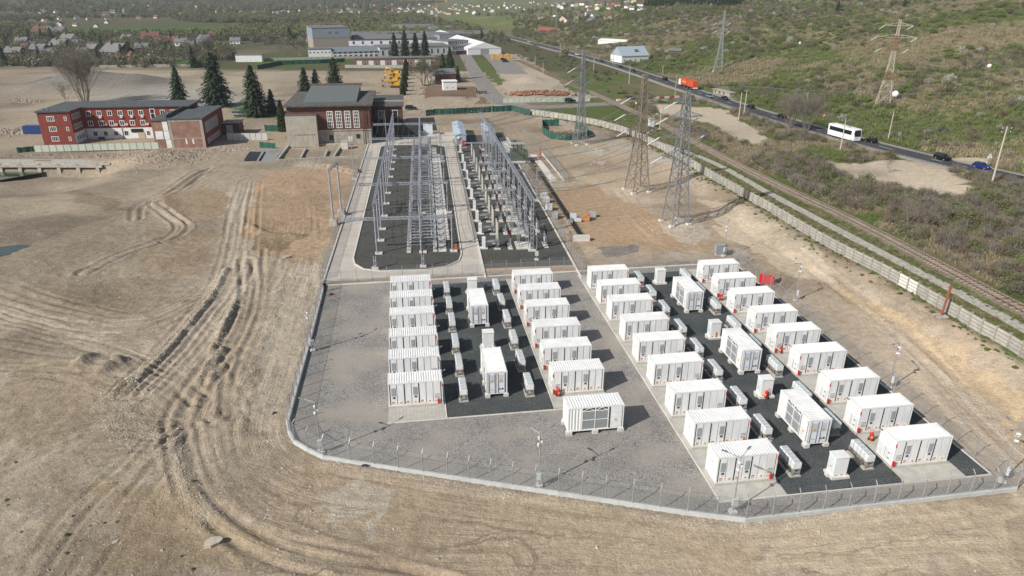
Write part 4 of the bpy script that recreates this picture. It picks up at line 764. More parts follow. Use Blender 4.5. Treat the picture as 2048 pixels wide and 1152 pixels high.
for a in (-14, -12.2, -8.2, -6.6, -5, -.4, 1, 2.4):
    for b0, b1 in zip(BX[:-1], BX[1:]): wire(g, sag(SF(a, b0 + .4, 6.3), SF(a, b1 + .4, 6.3), .55, 6), .03)
for b in B1[::2]:
    wire(g, sag(SF(-9.7, b, 9.1), SF(-1.9, b, 9.1), .5, 5), .03); wire(g, sag(SF(-1.9, b + 2, 9.1), SF(17.4, b + 2, 9.4), 1.2, 8), .034); wire(g, sag(SF(-1.9, b + 4, 9.1), SF(17.4, b + 4, 9.4), 1.2, 8), .034)
for a, nm in ((-9.6, 'left'), (-1.6, 'right')):
    t = thing('steel_pedestal', 'short steel pedestal on a concrete foot, %s one at the island front' % nm, 'pedestal', SF(a, 112.4, .05), SY); ob('footing', MB().cbox(0, 0, -.1, 1.1, .8, .4).mesh('footing', CONCP), t); ob('post', batten_post(2.3, .34), t); b = MB(); insul(b, (0, 0, 2.3), .9, .1); ob('insulator', b.mesh('insulator', PORC), t)
# strain portal outside the left fence
t = thing('steel_portal', 'two-legged grey steel portal outside the left switchyard fence', 'portal'); TB = tube_post(11.2, .2)
for a, b in ((-19.2, 137.5), (-18.3, 144.1)): ob('post', TB, t, SF(a, b), SY); ob('footing', MB().cbox(0, 0, -.3, 1.5, 1.5, 1.5).mesh('footing', CONCD), t, SF(a, b))
ob('beam', lat_beam(SF(-19.2, 137.3, 11.1), SF(-18.3, 144.3, 11.1), .4), t)
for k in range(3): wire(t, sag(SF(-19 + k * .3, 138.5 + k * 2.3, 11), SF(-9.7, 139 + k * 3, 9.1), .5, 5), .03)
# disconnector racks on the island
def rack(n):
    t = thing('disconnector_rack', 'grey disconnector rack', 'switchgear', group='disconnector racks on the left switchyard island')
    for x in (0, 4.7):
        for y in (0, 1.7):
            b = MB(); b.bar((x, y, .2), (x, y, 2.7), .12); ob('leg', b.mesh('leg', ST), t); ob('footing', MB().cbox(x, y, -.05, .75, .6, .32).mesh('footing', CONCP), t)
    b = MB()
    for y in (0, 1.7): b.bar((-.2, y, 2.7), (4.9, y, 2.7), .14); b.bar((0, y, 1.4), (4.7, y, 1.4), .07)
    for x in (0, 1.2, 2.35, 3.5, 4.7): b.bar((x, 0, 2.72), (x, 1.7, 2.72), .09)
    ob('frame', b.mesh('frame', ST), t)
    for i in range(3):
        x = .5 + i * 1.85
        for y in (.1, 1.6): b = MB(); insul(b, (x, y, 2.8), 1.15, .1); b.cbox(x, y, 3.95, .18, .18, .1); ob('insulator', b.mesh('insulator', GREYI if n % 2 else CREAM), t)
        b = MB(); b.cyl((x, -.5, 4.05), (x, 2.3, 4.05), .05, n=6); ob('blade', b.mesh('blade', GALV), t)
    ob('drive_box', MB().box(4.75, .6, .7, 5.05, 1.1, 1.4).mesh('drive_box', mat('box_pale', (.6, .62, .62), .5)), t); return t
RK = [rack(0), rack(1)]
RB = [119.9, 123.4, 126.9, 130.6, 134.2, 138.0, 145.2, 149, 152.6, 156.3, 160, 163.7, 169.5, 173.2, 177, 181, 185, 193.5, 197.5, 201.5, 205.5]
for i, b in enumerate(RB):
    l_ = 'grey disconnector rack with six insulators, %s from the front of the island' % (ORD[i] if i < 20 else 'rearmost'); s_ = RK[i % 2]
    if i < 2: s_.location = SF(-4.1, b, .05); s_.rotation_euler = (0, 0, SY); s_['label'] = l_
    else: tree(s_, SF(-4.1, b, .05), SY, l_)
t = thing('warning_board', 'orange and black striped hazard board at the island front right', 'sign', SF(4.3, 119.5, .05), SY); b = MB(); b.box(-.2, 0, .35, .2, .05, 1.35); ob('board', b.mesh('board', mat('hazard_orange', (.75, .13, .04), .5)), t); b = MB(); b.bar((0, .05, 0), (0, .05, .4), .06); b.cbox(0, .05, 0, .5, .3, .1); ob('stand', b.mesh('stand', DARK), t); b = MB(); [b.add([(-.19, -.005, z), (.19, -.005, z + .2), (.19, -.005, z + .1), (-.19, -.005, z - .1)], [(0, 1, 2, 3)]) for z in (.55, .9)]; ob('stripe', b.mesh('stripe', DARK), t)
# right-hand bays: cabinet, breaker, cream columns, brown posts, transformers
g4 = thing('steel_gantry', 'tall grey steel gantry line along the right switchyard bed', 'gantry'); BP = batten_post(9.6); BPS = batten_post(9.6, .3)
def a4(b): return 17.9 - (b - 119) * .021
for i, b in enumerate(np.arange(118.4, 212, 7.8)): ob('post', BP if i % 2 == 0 else BPS, g4, SF(a4(b), b), SY); ob('footing', FOOT, g4, SF(a4(b), b), SY)
ob('beam', lat_beam(SF(a4(118), 118, 9.5), SF(a4(212), 212, 9.5), .5), g4); ob('beam', lat_beam(SF(a4(150) - 3.5, 150, 7), SF(a4(150) + 4, 150, 7), .3), g4)
for i, b in enumerate(np.arange(122, 210, 7.8)):
    ob('beam', lat_beam(SF(a4(b) - 7, b, 6.2), SF(a4(b), b, 6.2), .25), g4) if i % 3 == 2 else None
    [wire(g4, sag(SF(a4(b), b + k, 9.4), SF(23.2, b + k + 1, 4.4), .6, 5), .03) for k in (0, 2, 4)]
def bay_cab():
    t = thing('control_cabinet', 'white cabinet', 'cabinet', group='white control cabinets along the switchyard road'); ob('base', MB().box(-.6, -.5, 0, .8, .5, .2).mesh('base', CONCP), t); b = MB(); b.box(-.2, -.35, .2, .38, .35, 2.1); ob('body', b.mesh('body', WHITE), t); b = MB(); b.box(-.24, -.38, 2.1, .42, .38, 2.16); ob('lid', b.mesh('lid', WHITE), t); b = MB(); b.box(.38, -.25, 1.2, 2.0, .25, 1.5); ob('duct', b.mesh('duct', GALV), t); return t
def breaker():
    t = thing('circuit_breaker', 'grey circuit breaker', 'circuit breaker', group='circuit breakers in the right switchyard')
    for y in (-1.3, 1.3): b = MB(); b.bar((0, y, .05), (0, y, 1.7), .16); b.bar((-.5, y, .1), (0, y, 1.6), .07); ob('leg', b.mesh('leg', GALVD), t); ob('footing', MB().cbox(-.1, y, -.05, 1.2, .6, .25).mesh('footing', CONCP), t)
    b = MB(); b.box(-.2, -1.6, 1.6, .2, 1.6, 1.9); b.box(-.3, -.5, .7, .3, .5, 1.5); ob('drive_frame', b.mesh('drive_frame', GALVD), t)
    for y in (-1.3, 0, 1.3): b = MB(); insul(b, (0, y, 1.9), 2.9, .15, 8, 12); b.cyl((0, y, 4.8), (0, y, 5.0), .16, n=8); ob('cream_column', b.mesh('cream_column', CREAM), t)
    return t
def ctset():
    t = thing('instrument_transformer', 'transformer posts', 'transformer', group='brown instrument transformers')
    for y in (-1.4, 0, 1.4):
        b = MB(); b.bar((0, y, .05), (0, y, 2.1), .16); ob('stand', b.mesh('stand', ST), t); b = MB(); insul(b, (0, y, 2.1), 1.5, .17, 8, 8); ob('brown_insulator', b.mesh('brown_insulator', PORC), t); b = MB(); b.lathe([(.1, 0), (.22, .05), (.24, .3), (.1, .42)], (0, y, 3.6), 8); ob('head', b.mesh('head', GALV), t)
    ob('footing', MB().box(-.4, -1.8, -.05, .4, 1.8, .15).mesh('footing', CONCP), t); return t
def dis2():
    t = thing('disconnector', 'disconnector', 'switchgear', group='disconnector stands on pale slabs'); ob('slab', MB().box(-1.3, -1.9, -.05, 1.5, 1.9, .22).mesh('slab', CONCP), t)
    for x in (-.8, .9):
        for y in (-1.5, 1.5): b = MB(); b.bar((x, y, .2), (x, y, 2.9), .11); ob('leg', b.mesh('leg', GALV), t)
    b = MB(); [b.bar((x, -1.7, 2.9), (x, 1.7, 2.9), .12) for x in (-.8, .9)]; [b.bar((-.8, y, 2.9), (.9, y, 2.9), .1) for y in (-1.5, 0, 1.5)]; b.bar((-.8, -1.5, .5), (-.8, 1.5, 2.6), .05); b.bar((.9, -1.5, .5), (.9, 1.5, 2.6), .05); ob('frame', b.mesh('frame', GALV), t)
    for y in (-1.4, 0, 1.4):
        for x in (-.7, .8): b = MB(); insul(b, (x, y, 2.95), 1.2, .1); ob('insulator', b.mesh('insulator', GREYI), t)
        b = MB(); b.cyl((-1.2, y, 4.2), (1.3, y, 4.2), .05, n=6); ob('blade', b.mesh('blade', GALV), t)
    return t
def vt():
    t = thing('surge_arrester', 'arrester posts', 'arrester', group='dark surge arresters by the right kerb')
    for y in (-1.2, 0, 1.2): b = MB(); b.bar((0, y, .05), (0, y, 2.3), .14); ob('stand', b.mesh('stand', ST), t); b = MB(); insul(b, (0, y, 2.3), 1.2, .14, 8, 7); ob('dark_insulator', b.mesh('dark_insulator', mat('black_insulator', (.025, .025, .03), .4)), t)
    ob('counter_box', MB().box(-.25, -.3, .9, -.08, .3, 1.5).mesh('counter_box', mat('box_pale', (.6, .62, .62))), t); ob('footing', MB().box(-.4, -1.6, -.05, .4, 1.6, .15).mesh('footing', CONCP), t); return t
BB = [120.5, 128.8, 136.7, 144.4, 153.3, 162, 171, 180, 189.2, 201.8]
for fn, a, lab, bs in ((bay_cab, 9.3, 'white upright cabinet beside the switchyard road, %s from the front', BB), (breaker, 11.9, 'circuit breaker with three cream columns, %s bay from the front', BB[:9]), (ctset, 14.2, 'three brown insulators on grey stands, %s bay from the front', BB[:9]), (dis2, 16.6, 'disconnector stand on a pale slab, %s bay from the front', BB[:8]), (vt, 20.8, 'dark surge arresters near the right kerb, %s bay from the front', BB[:8])):
    s_ = fn()
    for i, b in enumerate(bs):
        l_ = lab % ORD[i]; loc = SF(a if a < 15 else a - (b - 119) * .02, b + (.6 if a > 10 else 0), .03)
        if i == 0: s_.location = loc; s_.rotation_euler = (0, 0, SY); s_['label'] = l_
        else: tree(s_, loc, SY, l_)
# control building, white relay container, green transformer, fire post
SHT = mat('sheet_metal_blue_grey', (.42, .47, .53), .45, .2, var=.06, scale=1.5)
def shed(name, label, loc, rz, lx, ly, h, rise, wm, rm, over=.2, axis='y', cat='building', parts=True):
    t = thing(name, label, cat, loc, rz); ob('wall', MB().box(0, 0, 0, lx, ly, h).mesh('wall', wm), t); b = MB()
    if axis == 'y': b.extr([(-over, h), (lx / 2, h + rise), (lx + over, h), (lx + over, h + .12), (lx / 2, h + rise + .14), (-over, h + .12)], -over, ly + over, 'y'); b.extr([(0, h), (lx, h), (lx / 2, h + rise)], 0.01, ly - .01, 'y')
    else: b.extr([(-over, h), (ly / 2, h + rise), (ly + over, h), (ly + over, h + .12), (ly / 2, h + rise + .14), (-over, h + .12)], -over, lx + over, 'x'); b.extr([(0, h), (ly, h), (ly / 2, h + rise)], .01, lx - .01, 'x')
    ob('roof', fixn(b.mesh('roof', rm)), t); return t
t = shed('control_building', 'long blue-grey sheet metal control building at the switchyard road end', SF(8.4, 211, 0), SY, 3.2, 22, 3.0, .5, SHT, mat('pale_blue_roof', (.52, .60, .68), .4, .2, var=.05)); ob('door', MB().box(.5, -.05, 0.05, 1.4, 0, 2.1).mesh('door', GALVD), t); ob('red_cabinet', MB().box(2.0, -.6, .1, 2.8, -.06, 1.6).mesh('red_cabinet', RED), t); ob('air_conditioner', MB().box(.6, -.35, 2.2, 1.3, -.02, 2.75).mesh('air_conditioner', WHITE), t)
t = shed('control_building', 'second blue-grey sheet metal building behind the right gantry', SF(17.5, 214, 0), SY, 3.2, 14, 3.2, .5, SHT, MATS['pale_blue_roof']); ob('door', MB().box(.5, -.05, .05, 1.4, 0, 2.1).mesh('door', GALVD), t)
t = thing('relay_container', 'small pale blue white box container at the end of the island', 'container', SF(-1, 228, 0), SY); ob('base', MB().box(-.6, -.6, 0, 5.2, 2.9, .35).mesh('base', CONCP), t); b = MB(); b.box(0, 0, .4, 2.9, 2.4, 3.2); ob('body', b.mesh('body', mat('pale_sky_paint', (.62, .70, .76), .5)), t); ob('roof', MB().box(-.05, -.05, 3.2, 2.95, 2.45, 3.3).mesh('roof', WHITE), t)
GRN = mat('transformer_green', (.12, .16, .12), .5, .1, var=.15)
t = thing('power_transformer', 'dark green power transformer with radiators on its bund', 'transformer', SF(22.3, 187.5, 0), SY); ob('tank', MB().box(0, 0, .4, 3.6, 2.6, 3.4).mesh('tank', GRN), t); ob('base', MB().box(-.6, -.8, 0, 5.2, 3.2, .4).mesh('base', CONCP), t)
for k in range(7): ob('radiator', MB().box(3.7, -.2 + k * .45, .7, 4.7, .0 + k * .45, 3.0).mesh('radiator', GRN), t)
b = MB(); b.cyl((.4, 2.2, 4.5), (3.9, 2.2, 4.5), .55, n=12); ob('conservator', b.mesh('conservator', mat('tank_grey_green', (.27, .33, .29), .5)), t); b = MB(); [b.bar((x, 2.2, 3.4), (x, 2.2, 4.2), .15) for x in (1, 3.2)]; ob('bracket', b.mesh('bracket', GRN), t)
for k in range(3): b = MB(); insul(b, (.7 + k * 1.1, .8, 3.4), 1.4, .16, 8, 7); ob('bushing', b.mesh('bushing', PORC), t)
tag(ob('fire_hose_post', MB().cbox(0, 0, 0, .5, .5, .2).cyl((0, 0, .2), (.15, 0, 3.6), .22, .18, 8).mesh('fire_hose_post', mat('post_red', (.62, .08, .04), .5)), None, SF(30.4, 189.5, 0)), 'red upright post wrapped like a hose beside the green transformer', 'post')
for a, b, h, l_ in ((-18.3, 174, 13, 'thin grey lightning rod mast left of the switchyard road'), (19.5, 212, 15, 'slim lattice lightning mast behind the right gantry'), (23.6, 150, 11, 'red and white banded lightning mast by the right kerb'), (-11.5, 205, 12, 'thin lightning rod among the rear gantry posts')):
    t = thing('lightning_mast', l_, 'mast', SF(a, b, 0), SY); ob('footing', MB().cbox(0, 0, -.2, 1, 1, .5).mesh('footing', CONCP), t); m1 = MB(); m1.cyl((0, 0, .3), (0, 0, h * .7), .13, .08, 6); ob('pole', m1.mesh('pole', ST), t); m1 = MB(); m1.cyl((0, 0, h * .7), (0, 0, h), .07, .02, 6); ob('rod', m1.mesh('rod', mat('mast_red', (.45, .09, .06), .6) if 'red' in l_ else ST), t)
# stored material right of the kerb
PAL = mat('pallet_wood', (.45, .22, .08), .8, var=.2, scale=6)
def crate(px, py, sx, sy, h, m_, l_, nm='crate'):
    t = thing(nm, l_, 'crate', V(px, py), random.uniform(-.2, .3)); ob('body', MB().cbox(0, 0, .14, sx, sy, h).mesh('body', m_), t)
    for k in (-1, 0, 1): ob('pallet_runner', MB().cbox(k * sx * .38, 0, 0, .14, sy, .13).mesh('pallet_runner', PAL), t)
SHW = mat('shrink_wrap', (.62, .63, .62), .35, var=.12, scale=3); ALU = mat('aluminium_crate', (.52, .54, .55), .45, .3, var=.1, scale=2)
for px, py, sx, sy, h, m_, l_ in ((1146, 437, 1.3, 1.1, .9, SHW, 'white wrapped crate left of the orange pallet stack'), (1140, 445, 1.2, 1.0, .4, ALU, 'low grey crate nearest the dark trench'), (1155, 443, 1.4, 1.1, .5, SHW, 'low white wrapped pack in front of the crates'), (1173, 441, 1.3, 1.2, 1.3, PAL, 'stack of orange wooden pallets among the crates'), (1185, 434, 1.3, 1.2, .9, ALU, 'grey box crate right of the orange pallets'), (1110, 437, 1.2, 1.2, 1.2, ALU, 'grey crate standing just outside the right kerb'), (1098, 420, 1.5, 1.4, 1.1, SHW, 'white wrapped cubes nearest the kerb fence'), (1092, 405, 1.5, 1.3, 1.1, SHW, 'white wrapped cubes in the middle by the kerb'), (1088, 396, 1.4, 1.2, 1.0, SHW, 'white wrapped cubes farthest along the kerb')): crate(px, py, sx, sy, h, m_, l_)
bl = MB().box(-.25, -.5, 0, .25, .5, 1.0).mesh('concrete_block', CONCP); j = 0
for k in range(7): tag(ob('concrete_block', bl, None, V(1148 + k * 4.7, 481) , .05), 'upright concrete block, %s from the left in the row by the trench' % (['first'] + ORD[1:])[k], 'concrete block', 'row of concrete blocks')
bl2 = MB().box(-.2, -.2, 0, .2, .2, .5).mesh('concrete_block', CONCP)
for k, nm in enumerate(('left', 'middle', 'right')): tag(ob('concrete_block', bl2, None, V(1127 + k * 4.5, 465), .2), 'short concrete block, %s of the small group near the kerb' % nm, 'concrete block', 'short concrete blocks')
# ================================================================== CONCRETE WALL, PYLONS, POLES, WIRES
PANC = mat('wall_panel_concrete', (.38, .37, .335), .9, var=.16, scale=1.2, rnd=.10, bump=.2, bscale=6)
wl = thing('concrete_wall', 'weathered precast concrete panel wall curving along the grass verge', 'wall'); P = []
WP = spl([tuple(p) for p in WALLP[1:]], 10); q = np.array(WP); cum = np.r_[0, np.cumsum(np.hypot(*np.diff(q, axis=0).T))]; NS = int(cum[-1] / 2.1); S_ = np.linspace(0, cum[-1], NS + 1); WX, WY = np.interp(S_, cum, q[:, 0]), np.interp(S_, cum, q[:, 1])
pmesh = None; pan = []
for v in range(2):
    b = MB(); n_ = 4 if v == 0 else 1; L_ = 2.1
    if v == 0:
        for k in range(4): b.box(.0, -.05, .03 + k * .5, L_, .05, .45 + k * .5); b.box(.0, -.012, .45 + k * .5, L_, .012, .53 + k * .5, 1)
    else:
        b.box(0, -.04, .02, L_, .04, 2.05)
        for z in (.1, 1.85): b.box(0, -.06, z, L_, .06, z + .1)
    pan.append(b.mesh('panel', [PANC, mat('panel_joint_shade', (.13, .12, .10), .95, var=.3)]))  # dirty mortar joints, with the groove shadow also put into the colour
pst = MB().box(-.1, -.16, -.5, .1, .16, 2.25).mesh('post', mat('wall_post', (.33, .30, .25), .9, var=.2))
for i in range(NS):
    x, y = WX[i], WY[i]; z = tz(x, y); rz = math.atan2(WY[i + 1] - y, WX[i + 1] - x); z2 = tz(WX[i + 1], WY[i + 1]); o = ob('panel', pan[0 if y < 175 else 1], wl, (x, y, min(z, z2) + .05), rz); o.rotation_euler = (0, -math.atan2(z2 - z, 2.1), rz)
    if i in (22, 23): o.data = o.data.copy(); o.data.materials[0] = mat('new_panel', (.68, .67, .64), .85, var=.06)
    ob('post', pst, wl, (x, y, z), rz)
# ---- lattice pylons
def lattice(hgt, wb, wt, hb, m_, splay=1., peak=None):
    """four legs tapering from half-width wb to wt at height hb and straight above"""
    def hw(z): return wb + (wt - wb) * min(z / hb, 1) if z < hb else wt
    return hw
def pylon(name, label, loc, rz, hgt, wb, wt, hb, arms, mats, npan=11, cat='pylon', aw=.5):
    t = thing(name, label, cat, loc, rz); steel = mats[0]
    hw = lambda z: wb + (wt - wb) * (1 - (1 - min(z / hb, 1)) ** 1.25) if z < hb else max(.16, wt * (1 - .55 * (z - hb) / (hgt - hb)))
    zs = [0.]; k = 0
    while zs[-1] < hgt - .5: zs.append(zs[-1] + max(1.3, hw(zs[-1]) * 2.0))
    zs[-1] = hgt
    for sx, sy in ((-1, -1), (1, -1), (1, 1), (-1, 1)):
        b = MB()
        for z0, z1 in zip(zs[:-1], zs[1:]): b.bar((sx * hw(z0), sy * hw(z0), z0), (sx * hw(z1), sy * hw(z1), z1), (.2 if wb < 2.5 else .14) if z0 < hb else .15, None, (int(z0 / 6) % len(mats)))
        ob('leg', b.mesh('leg', mats), t); ob('footing', MB().cbox(sx * wb, sy * wb, -.6, .9, .9, .9).mesh('footing', CONCP), t)
    b = MB()
    for z0, z1 in zip(zs[:-1], zs[1:]):
        mi = int(z0 / 6) % len(mats); a, c = hw(z0), hw(z1); cr = lambda s, z: [(-s, -s, z), (s, -s, z), (s, s, z), (-s, s, z)]; A, Cc = cr(a, z0), cr(c, z1)
        for i in range(4):
            j = (i + 1) % 4; b.bar(A[i], Cc[j], .085, None, mi); b.bar(A[j], Cc[i], .085, None, mi); b.bar(Cc[i], Cc[j], .08, None, mi)
            if a > 1.2:
                M_ = (Vector(A[i]) + Vector(Cc[j])) / 2; b.bar(M_, (Vector(A[i]) + Vector(Cc[i])) / 2, .05, None, mi); b.bar(M_, (Vector(A[j]) + Vector(Cc[j])) / 2, .05, None, mi)
    o = ob('bracing', b.mesh('bracing', mats), t); o['kind'] = 'stuff'; tips = []
    for z, l_, s_ in arms:
        for sd_ in ((-1, 1) if s_ == 0 else (s_,)):
            b = MB(); w_ = hw(z); tip = Vector((sd_ * l_, 0, z + .1)); mi = int(z / 6) % len(mats)
            for yy in (-w_, w_):
                b.bar((sd_ * w_, yy, z), tip, .09, None, mi); b.bar((sd_ * w_, yy, z + 1.1), tip, .08, None, mi)
                for f in (.3, .6): p0 = Vector((sd_ * w_, yy, z)).lerp(tip, f); p1 = Vector((sd_ * w_, yy, z + 1.1)).lerp(tip, f - .2); b.bar(p0, p1, .045, None, mi)
            for f in (0.05, .35, .65): b.bar(Vector((sd_ * w_, -w_, z)).lerp(tip, f), Vector((sd_ * w_, w_, z)).lerp(tip, f + .25), .045, None, mi)
            ob('crossarm', b.mesh('crossarm', mats), t); tips.append(tip)
            b = MB(); dv = Matrix.Rotation(-rz, 4, 'Z') @ Vector((-.86, -.12, -.5)); b.cyl(tip, tip + dv * 2.6, .10, n=6)
            for q in range(8): b.cyl(tip + dv * (.3 + q * .28), tip + dv * (.38 + q * .28), .17, n=6)
            ob('insulator_string', b.mesh('insulator_string', mat('glass_insulator', (.60, .66, .64), .3)), t)
    return t, [Matrix.Rotation(rz, 4, 'Z') @ p + Vector(loc) for p in tips]
PYG = mat('pylon_galvanised', (.30, .315, .325), .5, .35, var=.15, scale=1.5); PYR = mat('pylon_rusty', (.27, .225, .185), .65, .2, var=.2, scale=1.2); PYO = mat('pylon_orange', (.27, .15, .085), .7, var=.2); PYW = mat('pylon_cream', (.46, .42, .34), .6, var=.15)
def mid(p): v = Vector((0, 0, 0)); [setattr(v, 'x', v.x + q.x / len(p)) or setattr(v, 'y', v.y + q.y / len(p)) for q in p]; return v
pa = mid([UZ(*q, .6) for q in ((1326, 438), (1337, 452), (1374, 450), (1362, 438))]); pa.z = .5
pb = mid([UZ(*q, .5) for q in ((1251, 380), (1264, 388), (1295, 380), (1284, 374))]); pb.z = .4
pc = mid([UZ(*q, 0) for q in ((1146, 287), (1155, 293), (1172, 290), (1166, 284))]); pc.z = .1
A3 = [(13.5, 4.2, 0), (17.2, 5.2, 0), (20.8, 3.8, 0), (23.6, 2.2, 0)]
_, ta = pylon('lattice_pylon', 'tall galvanised lattice pylon nearest the container yard', tuple(pa), R(20), 25.6, 1.95, .95, 15, A3, [PYG])
_, tb = pylon('lattice_pylon', 'rust-tinged lattice pylon just behind the nearest galvanised one', tuple(pb), R(20), 26, 2.1, .85, 15, [(14, 3.6, 0), (17.5, 4.4, 0), (21, 3.2, 0)], [PYR])
_, tc_ = pylon('lattice_pylon', 'slender grey lattice pylon inside the green netting enclosure', tuple(pc), R(20), 27, 1.7, .6, 14, [(15, 2.6, 0), (18.5, 3.2, 0), (22, 2.4, 0)], [PYG])
po_ = V(1766, 211); _, to_ = pylon('lattice_pylon', 'leaning orange and cream banded pylon on the scrubby hillside', tuple(po_), R(-35), 30, 2.6, .7, 18, [(24, 6.5, 0), (20, 4.5, 0), (28, 4.5, 0)], [PYW, PYO])
pg = V(1437, 142); pylon('lattice_pylon', 'slim grey pylon among shrubs beyond the main road', tuple(pg), R(-30), 30, 2.2, .6, 18, [(20, 3.5, 0), (24, 3.5, 0)], [PYG])
pm_ = V(1150, 48); pylon('lattice_mast', 'red and white lattice radio mast above the far village', tuple(V(1152, 46)), 0, 38, 2.2, .5, 30, [], [PYW, PYO], cat='mast')
pylon('lattice_mast', 'thin grey lattice mast left of the distant red roof', tuple(V(1112, 62)), 0, 45, .8, .5, 30, [], [PYG], cat='mast')
# overhead lines between pylons and to the gantry
ln = thing('overhead_line', 'overhead conductors strung from the pylons to the switchyard gantry', 'power line')
for k, p in enumerate(ta[:6]): wire(ln, sag(p - Vector((0, 0, 1.2)), SF(17.4, 124 + k * 2.2, 9.4), 1.6, 10), .045)
for k, p in enumerate(tb[:6]): wire(ln, sag(p - Vector((0, 0, 1.2)), SF(16.8, 150 + k * 2.2, 9.4), 1.6, 10), .045)
for k, p in enumerate(tc_[:6]): wire(ln, sag(p - Vector((0, 0, 1.2)), SF(16.2, 190 + k * 2.2, 9.4), 1.6, 10), .045)
def air(px, py, d): return Vector(ray(px, py)) * d + Vector((0, 0, CH))
ln2 = thing('overhead_line', 'long earth wire crossing the hillside from the nearest pylon top', 'power line'); topA = Vector((pa.x, pa.y, 26)); e1 = air(1791, 188, 128)
pts = [topA, air(1480, 172, 136), air(1600, 180, 133), air(1700, 185, 130), e1, air(1920, 186, 127), air(2060, 180, 126), air(2300, 162, 126)]; wire(ln2, pts, .035)
ln3 = thing('overhead_line', 'faint marker-ball wire high above the hillside', 'power line'); e3, e2 = air(1600, 86, 265), air(1979, 132, 175); wire(ln3, [air(1437, 62, 330), e3, air(1760, 106, 230), e2, air(2200, 150, 150)], .02)
for p, r_, l_ in ((e1, .5, 'large white aircraft warning ball in front of the orange pylon'), (e2, .42, 'white warning ball hanging at the far right'), (e3, .4, 'small white warning ball left of the orange pylon')):
    b = MB(); b.lathe([(.05 * r_, -r_)] + [(r_ * math.cos(a), r_ * math.sin(a)) for a in np.linspace(-1.4, 1.4, 9)] + [(.05 * r_, r_)], (0, 0, 0), 12); tag(ob('marker_ball', b.mesh('marker_ball', WHITE, True), None, p), l_, 'marker ball')
# ---- concrete and wooden poles
def pole(px, py, topy, l_, m_, r_=.16, arms=1, nm='utility_pole'):
    p = V(px, py); t = thing(nm, l_, 'pole', p, 0); lo, hi = 0, 40
    d = math.hypot(p.x, p.y)
    for _ in range(40):
        h = (lo + hi) / 2; cp, sp = math.cos(PITCH), math.sin(PITCH); y = p.y; z = p.z + h - CH; v = FPX * (y * sp + z * cp) / (y * cp - z * sp)
        if 576 - v > topy: lo = h
        else: hi = h
    h = max(lo, 3); b = MB(); b.cyl((0, 0, -.5), (0, 0, h), r_, r_ * .6, 8); ob('shaft', b.mesh('shaft', m_), t)
    for k in range(arms):
        b = MB(); b.bar((-1.1, -.1, h - .5 - k * .8), (1.1, .1, h - .5 - k * .8), .1); ob('crossarm', b.mesh('crossarm', GALVD), t)
        for x in (-1, 0, 1): b = MB(); insul(b, (x, 0, h - .45 - k * .8), .3, .07, 6, 2); ob('insulator', b.mesh('insulator', WHITE), t)
    return t, p + Vector((0, 0, h - .2))
PC_ = mat('pole_concrete', (.50, .46, .39), .85, var=.12, scale=2); PW = mat('pole_grey', (.36, .33, .28), .85, var=.15)
poles = [pole(*a) for a in ((1981, 376, 250, 'thick concrete pole in front of the road at the far right', PC_, .24, 2), (1680, 303, 236, 'concrete pole standing in front of the white bus', PC_, .2, 1), (1487, 235, 178, 'right one of the twin concrete poles by the lay-by', PC_, .2, 1), (1477, 240, 183, 'left one of the twin concrete poles by the lay-by', PC_, .2, 0), (1350, 192, 147, 'brown pole at the end of the striped barrier', PW, .2, 0), (1258, 168, 130, 'grey pole on the grass before the road', PC_, .18, 1), (1187, 145, 112, 'grey roadside pole left of the white house', PC_, .18, 1), (1070, 135, 112, 'thin pole by the spoil heap', PC_, .16, 0), (1325, 150, 130, 'pole behind the small yellow barrier', PC_, .16, 1), (1776, 280, 220, 'pale pole on the slope behind the bus', PC_, .18, 1), (1613, 205, 182, 'thin pole rising from the bare tree', PC_, .16, 1), (2044, 338, 305, 'short pole at the right edge beyond the road', PC_, .16, 0), (1120, 114, 85, 'pole on the verge of the far road', PC_, .16, 1), (1226, 130, 104, 'concrete pole beside the white house wall', PC_, .18, 1), (1086, 150, 125, 'pole between track and car park', PC_, .15, 0))]
ln4 = thing('overhead_line', 'thin wires between the roadside poles', 'power line')
for a, b in ((0, 1), (1, 2), (2, 5), (5, 6), (6, 12)):
    for o_ in (-.8, .8): wire(ln4, sag(poles[a][1] + Vector((o_, 0, 0)), poles[b][1] + Vector((o_, 0, 0)), 1.0, 8), .02)
t = thing('rusty_post', 'rust-red steel post on a concrete foot before the concrete wall', 'post', V(1882, 633), 0); ob('footing', MB().cbox(0, 0, -.2, 1.4, 1.2, .4).mesh('footing', CONCD), t); b = MB(); b.bar((0, 0, .1), (.25, 0, 4.2), .22); ob('shaft', b.mesh('shaft', mat('rust_red', (.32, .10, .06), .8, var=.25)), t); b = MB(); b.bar((.25, 0, 4.2), (.25, 0, 4.6), .3); ob('cap', b.mesh('cap', MATS['rust_red']), t)
